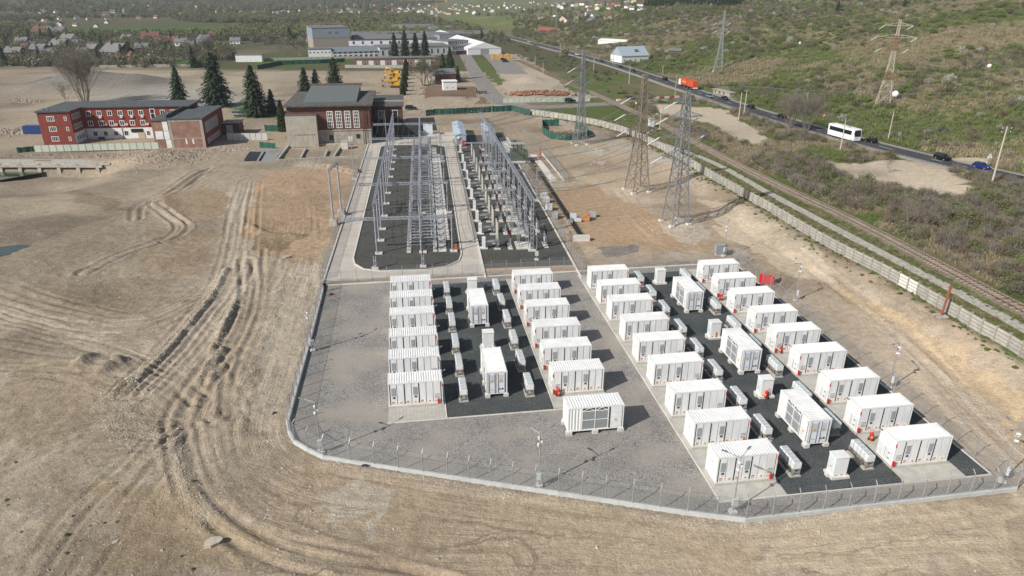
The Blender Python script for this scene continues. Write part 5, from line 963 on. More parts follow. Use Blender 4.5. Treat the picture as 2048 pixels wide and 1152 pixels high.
for px, py, l_ in ((1975, 330, 'white triangular warning sign beside the road at the right'), (1646, 244, 'small red and white triangle sign by the verge'), (1796, 283, 'grey sign plate on the verge behind the bus')):
    t = thing('road_sign', l_, 'sign', V(px, py), 0); b = MB(); b.bar((0, 0, 0), (0, 0, 2.4), .08); ob('post', b.mesh('post', GALV), t); b = MB()
    if 'plate' in l_: b.box(-.5, -.06, 1.9, .5, -.04, 3.0); ob('plate', b.mesh('plate', GALV), t)
    else:
        b.prism([(-.7, 0), (.7, 0), (.7, .04), (-.7, .04)], 0, .001); b = MB(); b.add([(-.75, -.06, 1.9), (.75, -.06, 1.9), (0, -.06, 3.2), (-.75, -.03, 1.9), (.75, -.03, 1.9), (0, -.03, 3.2)], [(0, 1, 2), (5, 4, 3), (0, 3, 4, 1), (1, 4, 5, 2), (2, 5, 3, 0)]); ob('rim', b.mesh('rim', RED if 'red' in l_ else WHITE), t); b = MB(); b.add([(-.5, -.07, 2.02), (.5, -.07, 2.02), (0, -.07, 2.9)], [(0, 1, 2)]); fa = ob('face', b.mesh('face', WHITE), t); b = MB(); b.box(-.1, -.08, 2.1, .1, -.075, 2.6); ob('symbol', b.mesh('symbol', DARK), t)
# ---- striped barrier kerb by the level crossing, signal hut, marker post
sb_ = thing('striped_barrier', 'red and white concrete barrier blocks along the side road', 'barrier'); RB_ = [mat('barrier_red', (.40, .05, .04), .7, var=.15), mat('barrier_white', (.66, .64, .60), .7, var=.1)]
for (x0, y0, x1, y1, n_) in ((1232, 202, 1252, 202, 2), (1298, 198, 1388, 194, 9)):
    a, b_ = V(x0, y0), V(x1, y1); L_ = (b_ - a).length / n_; rz = math.atan2(b_.y - a.y, b_.x - a.x)
    for k in range(n_): p = a.lerp(b_, k / n_); ob('barrier_block', MB().box(.02, -.25, 0, L_ - .04, .25, .8).mesh('barrier_block', RB_[(k + (n_ == 2)) % 2]), sb_, p, rz)
t = thing('signal_cabinet', 'white trackside signal cabinet by the railway', 'cabinet', V(1302, 254), .2); ob('body', MB().box(-.9, -.7, .1, .9, .7, 2.6).mesh('body', mat('cabinet_cream', (.66, .68, .66), .5)), t); ob('roof', MB().box(-1.05, -.85, 2.6, 1.05, .85, 2.75).mesh('roof', CONCD), t)
t = thing('signal_post', 'pale railway signal post with a square head', 'signal', V(1319, 259), 0); b = MB(); b.bar((0, 0, 0), (0, 0, 6), .22); ob('shaft', b.mesh('shaft', PC_), t); ob('head', MB().box(-.5, -.15, 5.4, .5, .15, 6.6).mesh('head', CONCP), t); ob('footing', MB().cbox(0, 0, -.2, 1, 1, .5).mesh('footing', CONCP), t)
t = thing('crossing_post', 'orange-brown level crossing post with a white lamp beside the track', 'signal', V(1271, 221), 0); b = MB(); b.bar((0, 0, 0), (0, 0, 2.6), .3); ob('shaft', b.mesh('shaft', mat('post_orange', (.42, .14, .04), .7)), t); ob('lamp', MB().cbox(0, 0, 2.6, .6, .4, .6).mesh('lamp', WHITE), t)
# ---- green netting enclosures
NET = mat('green_netting', (.022, .095, .066), .8, var=.3, scale=1.2, streak=.3)
def netting(name, label, px, h=2.0, step=2.6):
    pts = [V(*q) for q in px]; t = thing(name, label, 'netting fence'); pw = MB().cyl((0, 0, -.2), (0, 0, h + .15), .05, n=5).mesh('post', GALVD)
    for a, b_ in zip(pts[:-1], pts[1:]):
        n_ = max(1, round((b_ - a).length / step))
        for k in range(n_):
            p, q = a.lerp(b_, k / n_), a.lerp(b_, (k + 1) / n_); p.z, q.z = tz(p.x, p.y), tz(q.x, q.y); ob('post', pw, t, p); d = (q - p); nr = Vector((-d.y, d.x, 0)).normalized(); b = MB(); m_ = 4; vs = []
            for i in range(m_ + 1):
                c_ = p + d * (i / m_); off = nr * (.12 * math.sin(i * 2.1 + k)); vs += [tuple(c_ + off), tuple(c_ + off * .3 + Vector((0, 0, h - (.18 if 0 < i < m_ else 0) * random.random())))]
            b.add(vs, [(2 * i, 2 * i + 2, 2 * i + 3, 2 * i + 1) for i in range(m_)]); ob('net_panel', b.mesh('net_panel', NET), t)
    return t
netting('green_screen', 'green netting pen around rubble at the slender pylon foot', [(1118, 252), (1084, 252), (1086, 268), (1100, 278), (1130, 281), (1160, 280), (1178, 275), (1172, 264), (1150, 257)], 2.3)
netting('green_screen', 'long green netting fence behind the switchyard and parked cars', [(852, 232), (872, 230), (905, 229), (950, 226), (985, 224), (1025, 222), (1060, 231)], 2.2)
netting('green_screen', 'green netting fence across the far edge of the dirt field', [(515, 139), (560, 130), (640, 127), (690, 124)], 2.4, 5)
netting('green_screen', 'green netting beside the concrete hall corner', [(530, 262), (568, 262)], 2.2); netting('green_screen', 'low green netting at the broken slab edge', [(520, 296), (552, 298)], 1.8)
netting('green_screen', 'green netting flap at the left end of the pale board fence', [(70, 302), (35, 305)], 1.6)
# ================================================================== BUILDINGS
def hpx(p, py):                                        # height above p whose image row is py
    lo, hi = 0., 120.
    for _ in range(40):
        h = (lo + hi) / 2; z = p.z + h - CH; v = FPX * (p.y * math.sin(PITCH) + z * math.cos(PITCH)) / (p.y * math.cos(PITCH) - z * math.sin(PITCH))
        if 576 - v > py: lo = h
        else: hi = h
    return lo
WINM = {}
def window(t, x, y, z, w_, h_, rz=0., nx=2, ny=2, fm=None, gm=None, fr=.09, name='window'):
    fm = fm or WHITE; gm = gm or GLASSD; k = (round(w_, 2), round(h_, 2), nx, ny, fm.name, gm.name, fr)
    if k not in WINM:
        b = MB(); b.box(-w_ / 2, -.06, 0, -w_ / 2 + fr, .02, h_); b.box(w_ / 2 - fr, -.06, 0, w_ / 2, .02, h_); b.box(-w_ / 2 + fr, -.06, 0, w_ / 2 - fr, .02, fr); b.box(-w_ / 2 + fr, -.06, h_ - fr, w_ / 2 - fr, .02, h_)
        for i in range(1, nx): u = -w_ / 2 + w_ * i / nx; b.box(u - fr * .35, -.045, fr, u + fr * .35, .0, h_ - fr)
        for i in range(1, ny): u = h_ * i / ny; b.box(-w_ / 2 + fr, -.04, u - fr * .35, w_ / 2 - fr, .0, u + fr * .35)
        WINM[k] = (b.mesh('window', fm), MB().box(-w_ / 2 + fr, -.03, fr, w_ / 2 - fr, -.02, h_ - fr).mesh('pane', gm))
    o = ob(name, WINM[k][0], t, (x, y, z), rz); ob('pane', WINM[k][1], o); return o
def brick(name, c, mort, bw=.26, bh=.085, var=.25):
    t = bpy.data.materials.new(name); t.use_nodes = True; n = t.node_tree.nodes; l = t.node_tree.links; b = n['Principled BSDF']; b.inputs['Roughness'].default_value = .9
    tc = n.new('ShaderNodeTexCoord'); sp = n.new('ShaderNodeSeparateXYZ'); cb = n.new('ShaderNodeCombineXYZ'); ad = n.new('ShaderNodeMath'); ad.operation = 'ADD'; l.new(tc.outputs['Object'], sp.inputs[0]); l.new(sp.outputs[0], ad.inputs[0]); l.new(sp.outputs[1], ad.inputs[1]); l.new(ad.outputs[0], cb.inputs[0]); l.new(sp.outputs[2], cb.inputs[1])
    k = n.new('ShaderNodeTexBrick'); k.inputs['Scale'].default_value = 1; k.inputs['Brick Width'].default_value = bw; k.inputs['Row Height'].default_value = bh; k.inputs['Mortar Size'].default_value = .012; k.inputs['Color1'].default_value = (*c, 1); k.inputs['Color2'].default_value = (*(v * (1 - var) for v in c), 1); k.inputs['Mortar'].default_value = (*mort, 1); l.new(cb.outputs[0], k.inputs[0])
    z = n.new('ShaderNodeTexNoise'); z.inputs['Scale'].default_value = .55; z.inputs['Detail'].default_value = 6; l.new(tc.outputs['Object'], z.inputs['Vector']); mr = n.new('ShaderNodeMapRange'); mr.inputs[1].default_value = .3; mr.inputs[2].default_value = .7; mr.inputs[3].default_value = .7; mr.inputs[4].default_value = 1.25; l.new(z.outputs[0], mr.inputs[0])
    x = n.new('ShaderNodeMix'); x.data_type = 'RGBA'; x.blend_type = 'MULTIPLY'; x.inputs[0].default_value = 1; l.new(k.outputs[0], x.inputs[6]); l.new(mr.outputs[0], x.inputs[7]); l.new(x.outputs[2], b.inputs['Base Color']); MATS[name] = t; return t
REDP = mat('red_render', (.225, .048, .034), .85, var=.16, scale=.8, col2=None); BRK = brick('old_brick', (.30, .125, .085), (.33, .27, .22)); BRD = brick('dark_brick', (.165, .058, .042), (.14, .085, .07))
ROOFD = mat('roofing_felt', (.085, .092, .096), .9, var=.2, scale=.5); ROOFO = mat('old_roofing', (.10, .10, .092), .9, var=.35, scale=.6, bump=.3, bscale=4); RNDW = mat('white_render', (.76, .76, .75), .85, var=.1, scale=.8); CONR = mat('rough_concrete', (.36, .335, .285), .95, var=.22, scale=1.1, bump=.4, bscale=5, streak=.4)
# ---- three-storey red building round a court
rb = thing('red_building', 'three-storey red building with white windows around a court', 'building', (-139.5, 209.8, 0), R(7)); Hh = 9.5
ob('wall', MB().box(0, 0, 0, 9, 13, Hh).mesh('west_wing_wall', REDP), rb); ob('wall', MB().box(0, 7.6 + .02, 3.3, 40, 19, Hh - .01).mesh('main_wall', REDP), rb); ob('white_base', MB().box(9, 7.55, 0, 38, 18.9, 3.3).mesh('white_base', RNDW), rb); ob('white_base', MB().box(8.9, .15, 0, 9.06, 7.5, 3.25).mesh('white_base', RNDW), rb)
rf = ob('roof', MB().prism([(-.4, -.4), (9.4, -.4), (9.4, 7.2), (41, 7.2), (41, 19.5), (-.4, 19.5)], Hh, Hh + .35).mesh('roof', ROOFD), rb)
for x, y in ((1.2, 1.5), (2.4, 2), (26, 9)): b = MB(); b.cyl((x, y, Hh + .3), (x, y, Hh + 1.0), .22, n=7); ob('roof_vent', b.mesh('roof_vent', GALVD), rf)
for x in (21, 22): b = MB(); b.bar((34.5, 7.0, 8), (34.5, 7.0, Hh + 2), .12); 
for z in (.8, 3.7, 6.7): window(rb, 3.5, 0, z + .2, 2.1, 1.5, 0, 4, 1, fr=.16); window(rb, 7.6, 0, z + .3, .75, 1.2, 0, 1, 2, fr=.14)
for z in (4.2, 7.1):
    for k in range(4): window(rb, 9.0, 1.6 + k * 1.45, z, 1.1, 1.55, R(90), 2, 1, fr=.12)
for k in range(4): window(rb, 9.06, 1.8 + k * 1.4, 1.0, .9, 1.3, R(90), 1, 1, fm=RNDW)
AC = MB().box(-.4, -.35, 0, .4, 0, .55).mesh('air_conditioner', mat('ac_white', (.6, .6, .57), .5))
for i in range(6):
    for z in (4.0, 7.0): window(rb, 11.0 + i * 3.05, 7.62, z, 1.45, 1.6, 0, 2, 1, fr=.17)
    if i in (1, 3, 4, 5): ob('air_conditioner', AC, rb, (11.0 + i * 3.05 + .2, 7.6, 6.4))
    if i in (1, 2, 3, 5): ob('air_conditioner', AC, rb, (11.0 + i * 3.05 + 1.35, 7.6, 4.1))
for i in range(4): window(rb, 11.8 + i * 3.0, 7.55, 1.0, 1.2, 1.4, 0, 2, 1, fr=.07)
window(rb, 29.6, 7.62, 1.6, 1.5, 7.4, 0, 1, 5, fr=.2); ob('canopy_window', MB().box(22.4, 7.4, 1.9, 25.9, 7.53, 3.0).mesh('canopy_window', GLASSD), rb); ob('door', MB().box(24.2, 7.42, 0, 26.2, 7.53, 1.85).mesh('door', mat('door_wood', (.5, .42, .3), .7)), rb); window(rb, 27.3, 7.55, .9, 1.0, 1.4, 0, 2, 1); window(rb, 32.6, 7.62, 7.2, 1.5, 1.4, 0, 2, 1, fr=.17); window(rb, 35.6, 7.62, 7.2, 1.5, 1.4, 0, 2, 1, fr=.17)
b = MB(); [b.bar((x, 7.45, 0), (x, 7.45, 3.3), .1) for x in (9.3, 19.8, 31.2)]; ob('downpipe', b.mesh('downpipe', DARK), rb); ob('bench', MB().box(12.5, 6.9, 0, 14.2, 7.4, .7).mesh('bench', DARK), rb)
ob('wall', MB().box(39.4, -9.1, 0, 48.7, 13.5, 8.4).mesh('east_wing_wall', BRK), rb); ob('red_wall', MB().box(48.6, -8.6, 0, 48.75, 13.5, 8.35).mesh('red_wall', REDP), rb); ob('wall', MB().box(34.6, -8.9, 0, 39.4, 4, 8.0).mesh('stair_wall', BRK), rb)
ob('roof', MB().box(39.1, -9.4, 8.4, 49.1, 13.9, 8.7).mesh('roof', ROOFD), rb); ob('roof', MB().box(34.2, -9.2, 8.0, 39.05, 7.1, 8.3).mesh('roof', ROOFD), rb); ob('parapet', MB().box(38.7, -9.0, 8.3, 39.1, 13.9, 9.6).mesh('parapet', ROOFD), rb)
b = MB(); b.box(39.3, -9.16, 7.7, 48.8, -9.1, 8.35); b.box(39.3, -9.15, 2.7, 48.6, -9.1, 3.0); b.box(48.0, -9.155, 0, 48.8, -9.1, 7.7); b.box(39.3, -9.155, 0, 40.0, -9.1, 7.7); ob('concrete_band', b.mesh('concrete_band', CONR), rb)
b = MB(); b.box(37.6, -8.96, 5.1, 39.0, -8.9, 7.9); b.box(35.2, -8.96, 2.7, 37.3, -8.9, 5.0); b.box(37.6, -8.96, 2.6, 39.1, -8.9, 5.0); b.box(37.8, -8.96, 0, 39.2, -8.9, 2.5)
for (x0, z0, x1, z1) in ((37.6, 5.1, 39.0, 7.9), (35.2, 2.7, 37.3, 5.0), (37.6, 2.6, 39.1, 5.0), (37.8, 0, 39.2, 2.5)): ob('white_panel', MB().box(x0, -8.97, z0, x1, -8.9, z1).mesh('white_panel', RNDW), rb)
for x in (43.3, 45.2): ob('white_panel', MB().box(x, -9.17, 1.2, x + .45, -9.1, 2.6).mesh('white_panel', RNDW), rb)
for k in range(8): window(rb, 48.76, -6.2 + k * 1.75, 3.9, 1.5, 3.1, R(90), 2, 3, fm=mat('grey_frame', (.5, .5, .48), .6), gm=mat('dusty_glass', (.32, .33, .35), .3), fr=.12)
for k in range(9): window(rb, 48.76, -6.0 + k * 1.6, .6, .8, 1.7, R(90), 1, 2, gm=mat('pale_glass', (.5, .52, .53), .3))
b = MB(); b.cyl((38.9, -7, 8.2), (38.9, -7, 10.0), .16, n=6); ob('flue', b.mesh('flue', GALV), rb)
ob('wall', MB().box(48.8, 10.5, 0, 54, 16, 3.6).mesh('annex_wall', BRD), rb); ob('roof', MB().box(48.8, 10.2, 3.6, 54.4, 16.3, 3.85).mesh('roof', CONR), rb); ob('annex_door', MB().box(50, 10.42, .2, 52, 10.5, 3).mesh('annex_door', mat('pale_glass', (.5, .52, .53))), rb)
# ---- brick power hall with a concrete block in front
hl_ = thing('brick_hall', 'derelict brick power hall with tall white windows and flat tarred roof', 'building', (-66, 207.4, 0), R(8)); HB = 11.3
ob('wall', MB().box(.2, 2.6, 4.2, 24, 31, HB).mesh('brick_wall', BRD), hl_); ob('base_wall', MB().box(.2, 2.5, 0, 24.1, 31, 4.2).mesh('base_wall', CONR), hl_); ob('string_course', MB().box(8.8, 2.3, 4.15, 24.3, 2.5, 4.45).mesh('string_course', CONR), hl_)
ob('roof', MB().box(-.6, 1.6, HB, 25, 32, HB + .45).mesh('roof', ROOFO), hl_); mn = ob('roof_monitor', MB().add([(4.5, 6.5, HB + .45), (20.2, 6.5, HB + .45), (20.2, 29, HB + .45), (4.5, 29, HB + .45), (4.5, 6.5, HB + .7), (20.2, 6.5, HB + .7), (20.2, 29, HB + 2.7), (4.5, 29, HB + 2.7)], [(0, 3, 2, 1), (4, 5, 6, 7), (0, 1, 5, 4), (1, 2, 6, 5), (2, 3, 7, 6), (3, 0, 4, 7)]).mesh('roof_monitor', mat('slate_sheet', (.13, .145, .145), .8, var=.12, scale=1.5, streak=.1)), hl_)
ob('monitor_ridge', MB().box(4, 28.8, HB + 2.5, 20.8, 30, HB + 3.2).mesh('monitor_ridge', mat('rusty_ridge', (.13, .10, .085), .9, var=.3, scale=1)), mn)
for k in range(4): window(hl_, 12.4 + k * 2.55, 2.58, 4.9, 1.75, 5.0, 0, 3, 5, fr=.2)
window(hl_, 12.3, 2.48, 1.2, 1.3, 1.8, 0, 1, 1, fm=CONR); window(hl_, 20.2, 2.48, 1.6, 1.3, 1.5, 0, 1, 1, fm=CONR); ob('metal_hatch', MB().box(17.2, 2.42, .8, 18.5, 2.5, 2.4).mesh('metal_hatch', CONP if False else CONCP), hl_)
ob('tower_block', MB().box(-.1, 0, 0, 8.7, 3.4, 8.9).mesh('tower_block', mat('pitted_concrete', (.40, .37, .315), .95, var=.16, scale=1.3, bump=.5, bscale=3, streak=.35)), hl_); ob('block_roof', MB().box(-.2, .5, 8.9, 8.8, 3.5, 9.25).mesh('block_roof', ROOFO), hl_)
for k in range(11): ob('anchor_hole', MB().box(2.2 + k * .55, -.03, 3.4, 2.45 + k * .55, .02, 3.75).mesh('anchor_hole', mat('hole_dark', (.10, .09, .08), .9)), hl_)
b = MB(); [b.bar((x, 2.2, 0), (x, 2.2, HB), .14) for x in (21.9, 22.6)]; ob('downpipe', b.mesh('downpipe', mat('rust_pipe', (.09, .06, .05), .8)), hl_)
ob('annex_wall', MB().box(24.6, 17, 0, 33.3, 40, 8.7).mesh('annex_wall', BRD), hl_); ob('annex_roof', MB().box(24.2, 16.4, 8.7, 34, 41, 9.1).mesh('annex_roof', ROOFO), hl_); ob('roof_beam', MB().box(24.3, 24.5, 9.1, 33.9, 25.3, 9.5).mesh('roof_beam', CONR), hl_)
for x in (26.7, 31.2): window(hl_, x, 16.98, 3.4, 1.7, 4.2, 0, 1, 2, fr=.16)
ob('dark_store', MB().box(25, 11, 0, 38, 16.9, 3.6).mesh('dark_store', mat('soot_wall', (.05, .045, .045), .9)), hl_)
# ---- generic distant buildings from their base line in the photo
def bld(name, label, x0, y0, x1, y1, yt, depth, wm, rm, roof='flat', rise=2., win=None, wc=GLASSD, cat='building', fl=1, group=None, over=.3):
    A, B_ = V(x0, y0), V(x1, y1); B_.z = A.z; lx = (B_ - A).length; h = max(2., hpx(A, yt)); t = thing(name, label, cat, A - Vector((0, 0, .3)), math.atan2(B_.y - A.y, B_.x - A.x), group)
    ob('wall', MB().box(0, 0, 0, lx, depth, h).mesh('wall', wm), t); b = MB()
    if roof == 'flat': b.box(-over, -over, h, lx + over, depth + over, h + .4)
    elif roof == 'gable': b.extr([(-over, h - .1), (depth / 2, h + rise), (depth + over, h - .1), (depth + over, h + .12), (depth / 2, h + rise + .25), (-over, h + .12)], -over, lx + over, 'x'); b.extr([(0, h), (depth, h), (depth / 2, h + rise)], 0, lx, 'x')
    elif roof == 'side': b.extr([(-over, h - .1), (lx / 2, h + rise), (lx + over, h - .1), (lx + over, h + .12), (lx / 2, h + rise + .25), (-over, h + .12)], -over, depth + over, 'y'); b.extr([(0, h), (lx, h), (lx / 2, h + rise)], 0, depth, 'y')
    elif roof == 'arch': pr = [(lx / 2 - math.cos(a) * (lx / 2 + over), h + math.sin(a) * rise) for a in np.linspace(0, math.pi, 9)]; b.extr(pr, -over, depth + over, 'y')
    ob('roof', fixn(b.mesh('roof', rm)), t)
    if win:
        n_, w_, hw_, z0 = win
        for f in range(fl):
            for i in range(n_): window(t, lx * (i + .5) / n_, 0, z0 + f * (h / fl), w_, hw_, 0, 2, 1, fr=.12)
    return t, lx, h
SHG = mat('grey_blue_cladding', (.27, .31, .36), .6, .1, var=.1); BEI = mat('beige_cladding', (.33, .29, .25), .8, var=.12); RFB = mat('blue_grey_roof', (.17, .20, .235), .7, var=.12); TENT = mat('tent_white', (.74, .74, .75), .6, var=.04); ORW = mat('orange_render', (.50, .27, .15), .85, var=.12); RFR = mat('red_tile_roof', (.20, .085, .065), .8, var=.25, scale=1); RFK = mat('brown_roof', (.13, .075, .055), .85, var=.25); RFG = mat('grey_roof', (.17, .17, .175), .8, var=.2); CRE = mat('cream_render', (.58, .50, .36), .85, var=.1)
t, lx, h = bld('factory_block', 'tall factory block, pale blue above and beige below, behind white offices', 628, 100, 702, 98, 57, 34, BEI, RFG); ob('upper_cladding', MB().box(-.1, -.12, h * .55, lx + .1, 34, h - .01).mesh('upper_cladding', SHG), t)
for x in (.42, .45, .48, .62, .65, .68): window(t, lx * x, -.14, h * .72, .8, 2.2, 0, 1, 1)
bld('factory_hall', 'long grey factory hall behind the row of spruces', 705, 84, 985, 80, 71, 30, SHG, RFG, 'gable', 2)
bld('factory_hall', 'white factory hall with a strip of dark windows', 712, 97, 895, 92, 79, 18, RNDW, RFG, 'gable', 2.5, (40, 2.4, 2.0, 4.5))
bld('factory_hall', 'long white factory hall behind the low offices', 700, 106, 896, 103, 92, 20, RNDW, mat('mauve_roof', (.46, .45, .48), .7, var=.1), 'gable', 2.5, (11, 1.8, 2.2, 6))
bld('office_block', 'white two-storey office with a blue-grey roof before the factory', 665, 118, 758, 115, 105, 11, RNDW, RFB, 'gable', 2.6, (9, 2.0, 1.6, 1.1), fl=2)
bld('office_block', 'plain white low block left of the blue-roofed office', 618, 119, 664, 118, 99, 10, RNDW, RFG, 'flat', 1, (6, 1.2, 1.0, 4))
bld('office_block', 'white hall right of the blue-roofed office', 760, 115, 905, 109, 96, 14, RNDW, RFG, 'gable', 1.5, (12, 1.6, 3.2, 1.5))
bld('office_block', 'grey columned entrance block at the factory gate', 897, 109, 937, 106, 83, 18, mat('pale_grey_render', (.45, .45, .44), .8, var=.1), RFG, 'flat', 1, (9, 1.6, 1.8, 1), fl=3)
bld('gate_kiosk', 'dark purple kiosk at the factory gate', 912, 110, 936, 109, 102, 5, mat('dark_purple', (.06, .03, .05), .5), RFG)
tp = V(936, 110)
for i in range(3):
    o_ = Vector((-math.sin(R(17)), math.cos(R(17)), 0)) * (i * 52); l_ = 'white storage tent, %s of the row at the factory gate' % ('nearest', 'middle', 'farthest')[i]; t = thing('white_tent', l_, 'tent', tp + o_, R(17), 'white storage tents'); ob('wall', MB().box(0, 0, 0, 24, 50, 4.2).mesh('wall', TENT), t); b = MB(); b.extr([(-.2, 4.2), (12, 8.2), (24.2, 4.2), (24.2, 4.0), (-.2, 4.0)], -.2, 50.2, 'y'); ob('roof', fixn(b.mesh('roof', TENT)), t); ob('door', MB().box(9, -.08, 0, 15, 0, 4).mesh('door', GALV), t)
for k, (px, w_) in enumerate(((996, 9), (1012, 9))): t = thing('timber_stack', 'yellow-orange timber stack, %s of two by the car park' % ('left', 'right')[k], 'timber', V(px, 119), .1, 'timber stacks'); [ob('timber_pack', MB().box(-4 + q * 2.1, 0, 0, -2.1 + q * 2.1, 6, 3.2 - .6 * (q % 2)).mesh('timber_pack', mat('fresh_timber', (.55, .33, .11), .8, var=.2, rnd=.1)), t) for q in range(4)]
t, lx, h = bld('garage_row', 'low brick garage row with white doors below the offices', 712, 136, 872, 133, 118, 9, BRK, RFG)
for i in range(7): ob('garage_door', MB().box(lx * (i + .12) / 7, -.1, .1, lx * (i + .55) / 7, -.01, h * .8).mesh('garage_door', RNDW), t); window(t, lx * (i + .8) / 7, 0, 1.6, 1.6, 1.8)
bld('orange_building', 'orange rendered building behind the factory halls', 790, 69, 872, 67, 57, 18, ORW, RFG, 'gable', 3, (12, 1.2, 1.6, 2)); bld('orange_building', 'tall orange gable end left of the orange building', 785, 69, 806, 69, 52, 14, CRE, ORW, 'flat')
bld('factory_hall', 'blue-grey shed right of the orange building', 872, 70, 910, 68, 58, 20, SHG, RFB, 'gable', 2); bld('factory_hall', 'reddish long roof left behind the tall factory block', 604, 64, 705, 62, 55, 20, SHG, RFR, 'gable', 3)
bld('factory_hall', 'grey flat hall directly behind the spruces', 880, 93, 925, 90, 70, 30, SHG, RFG)
t, lx, h = bld('white_hut', 'small white flat-roofed hut on the bare plot by the road', 887, 181, 914, 180, 163, 5, RNDW, RNDW); [window(t, lx * k, 0, 1.2, .7, .7) for k in (.28, .7)]
bld('brick_cottage', 'dark red brick cottage half hidden by evergreens', 872, 168, 912, 166, 148, 9, BRD, RFG, 'gable', 2)
b = MB(); b.cyl((0, 0, 1.6), (5, 1, 1.6), 1.5, n=14); t = thing('tank', 'white cylindrical tank under the bare trees', 'tank', V(858, 166), 0); ob('shell', b.mesh('shell', RNDW), t); ob('saddle', MB().box(.5, -1, 0, 4.5, 1.5, .6).mesh('saddle', CONCD), t)
t, lx, h = bld('white_house', 'white gabled house with a pale blue roof beyond the main road', 1243, 126, 1297, 121, 111, 14, RNDW, mat('pale_blue_sheet', (.38, .45, .50), .5, .1, var=.1), 'gable', 5, (5, 1.2, 1.2, 1.2))
b = MB(); b.cbox(lx * .6, 3.4, h + 2.2, 2.2, 2, 1.4); ob('dormer', b.mesh('dormer', RFG), t)
bld('white_shed', 'long white shed on the slope behind the main road', 1196, 88, 1252, 83, 79, 10, RNDW, RNDW, 'gable', 1); bld('red_roof_barn', 'long orange-red roofed barn at the foot of the hill', 1072, 64, 1110, 63, 60, 14, ORW, mat('orange_roof', (.30, .09, .06), .8), 'gable', 3); bld('wooden_shed', 'small grey wooden shed sloping among the shrubs', 1338, 108, 1362, 104, 99, 6, RFK, RFG, 'gable', 1)
t, lx, h = bld('shelter_ruin', 'roofless concrete shelter with empty openings beside the road', 1426, 186, 1459, 195, 181, 2.2, CONR, CONR); [ob('opening', MB().box(lx * k, -.05, .8, lx * k + 1, .01, 2.2).mesh('opening', SEAM), t) for k in (.1, .35, .6)]
# ---- pale board fences
def boards(name, label, px, h, n, m_):
    A, B_ = V(*px[0]), V(*px[1]); t = thing(name, label, 'fence', A, math.atan2(B_.y - A.y, B_.x - A.x)); L_ = math.hypot(B_.x - A.x, B_.y - A.y) / n; dz = (B_.z - A.z) / n
    for k in range(n): ob('board_panel', MB().box(k * L_ + .05, -.03, k * dz + .05, (k + 1) * L_ - .03, .03, k * dz + h).mesh('board_panel', m_), t); ob('post', MB().box(k * L_ - .06, -.08, k * dz, k * L_ + .05, .08, k * dz + h + .1).mesh('post', GALVD), t)
PB = mat('pale_green_board', (.50, .55, .47), .6, var=.06, rnd=.05)
boards('board_fence', 'pale green board fence in front of the red building', ((70, 304), (318, 298)), 1.9, 17, PB); boards('board_fence', 'pale board fence right of the brick east wing', ((455, 281), (535, 280)), 2.2, 7, mat('pale_board', (.58, .58, .55), .6, var=.08))
boards('field_fence', 'concrete fence between the dirt field and the village', ((200, 136), (410, 133)), 1.6, 30, CONCD); boards('field_fence', 'grey plank fence below the garage row', ((690, 136), (810, 137)), 1.8, 14, CONCD)
boards('field_fence', 'pale wall before the green netting in front of the offices', ((500, 122), (720, 117)), 1.6, 20, CONCD); boards('scrap_wall', 'pale board wall curving round the scrap heap', ((1005, 206), (1180, 203)), 1.8, 16, PB)
# ---- ruined basement edge and foundations
ru = thing('ruined_basement', 'broken concrete basement edge with pillars and overhanging slab', 'ruin', (0, 0, 0))
ob('slab', MB().box(-150, 186.9, -.55, -108, 191, .05).mesh('slab', CONCD), ru)
for k in range(7): ob('pillar', MB().box(-143 + k * 5.2, 186.3, -3, -142.1 + k * 5.2, 187.3, -.5).mesh('pillar', CONCD), ru)
ob('beam', MB().box(-146, 186.2, -1.1, -110, 186.9, -.5).mesh('beam', CONCD), ru); ob('back_wall', MB().box(-150, 189, -3.4, -108, 189.4, -.55).mesh('back_wall', mat('dark_concrete', (.12, .10, .085), .95, var=.3)), ru)  # back wall coloured darker than the slab and pillars
fo = thing('foundation_remains', 'low concrete foundation walls left of the switchyard road', 'foundation')
for k, (x0, y0, x1, y1) in enumerate(((555, 324, 578, 293), (555, 325, 655, 318), (655, 318, 725, 315), (602, 318, 612, 300), (650, 314, 655, 303), (668, 316, 684, 291), (578, 293, 700, 290))):
    a, b_ = V(x0, y0), V(x1, y1); b = MB(); b.bar(a + Vector((0, 0, .2)), b_ + Vector((0, 0, .2)), .5, .9); ob('foundation_wall', b.mesh('foundation_wall', CONCD), fo)
ob('floor_slab', MB().prism([tuple(V(*q)[:2]) for q in ((500, 322), (546, 324), (570, 297), (530, 297))], -.3, .12).mesh('floor_slab', mat('grey_slab', (.24, .25, .25), .9, var=.15)), fo)
for k, (x0, x1, l_) in enumerate(((487, 512, 'wide black tarpaulin lying on the grey floor slab'), (517, 521, 'narrow black strip of tarpaulin on the slab'))):
    b = MB(); n_ = 10; vs = []; p0, p1, p2, p3 = V(x0, 323), V(x1, 323), V(x1 + 10, 305), V(x0 + 12, 305)
    for i in range(n_ + 1):
        a, c_ = p0.lerp(p1, i / n_), p3.lerp(p2, i / n_); z = .2 + .12 * (i % 2); vs += [(a.x, a.y, z), (c_.x, c_.y, z)]
    b.add(vs, [(2 * i, 2 * i + 2, 2 * i + 3, 2 * i + 1) for i in range(n_)]); tag(ob('tarpaulin', b.mesh('tarpaulin', mat('black_tarp', (.018, .02, .024), .4))), l_, 'tarpaulin')
t = thing('water_box', 'pale concrete box inside the low foundations', 'box', V(690, 298), .1); ob('body', MB().box(-1, -.8, 0, 1, .8, 2.2).mesh('body', CONCP), t); ob('lid', MB().box(-1.1, -.9, 2.2, 1.1, .9, 2.35).mesh('lid', CONCD), t)
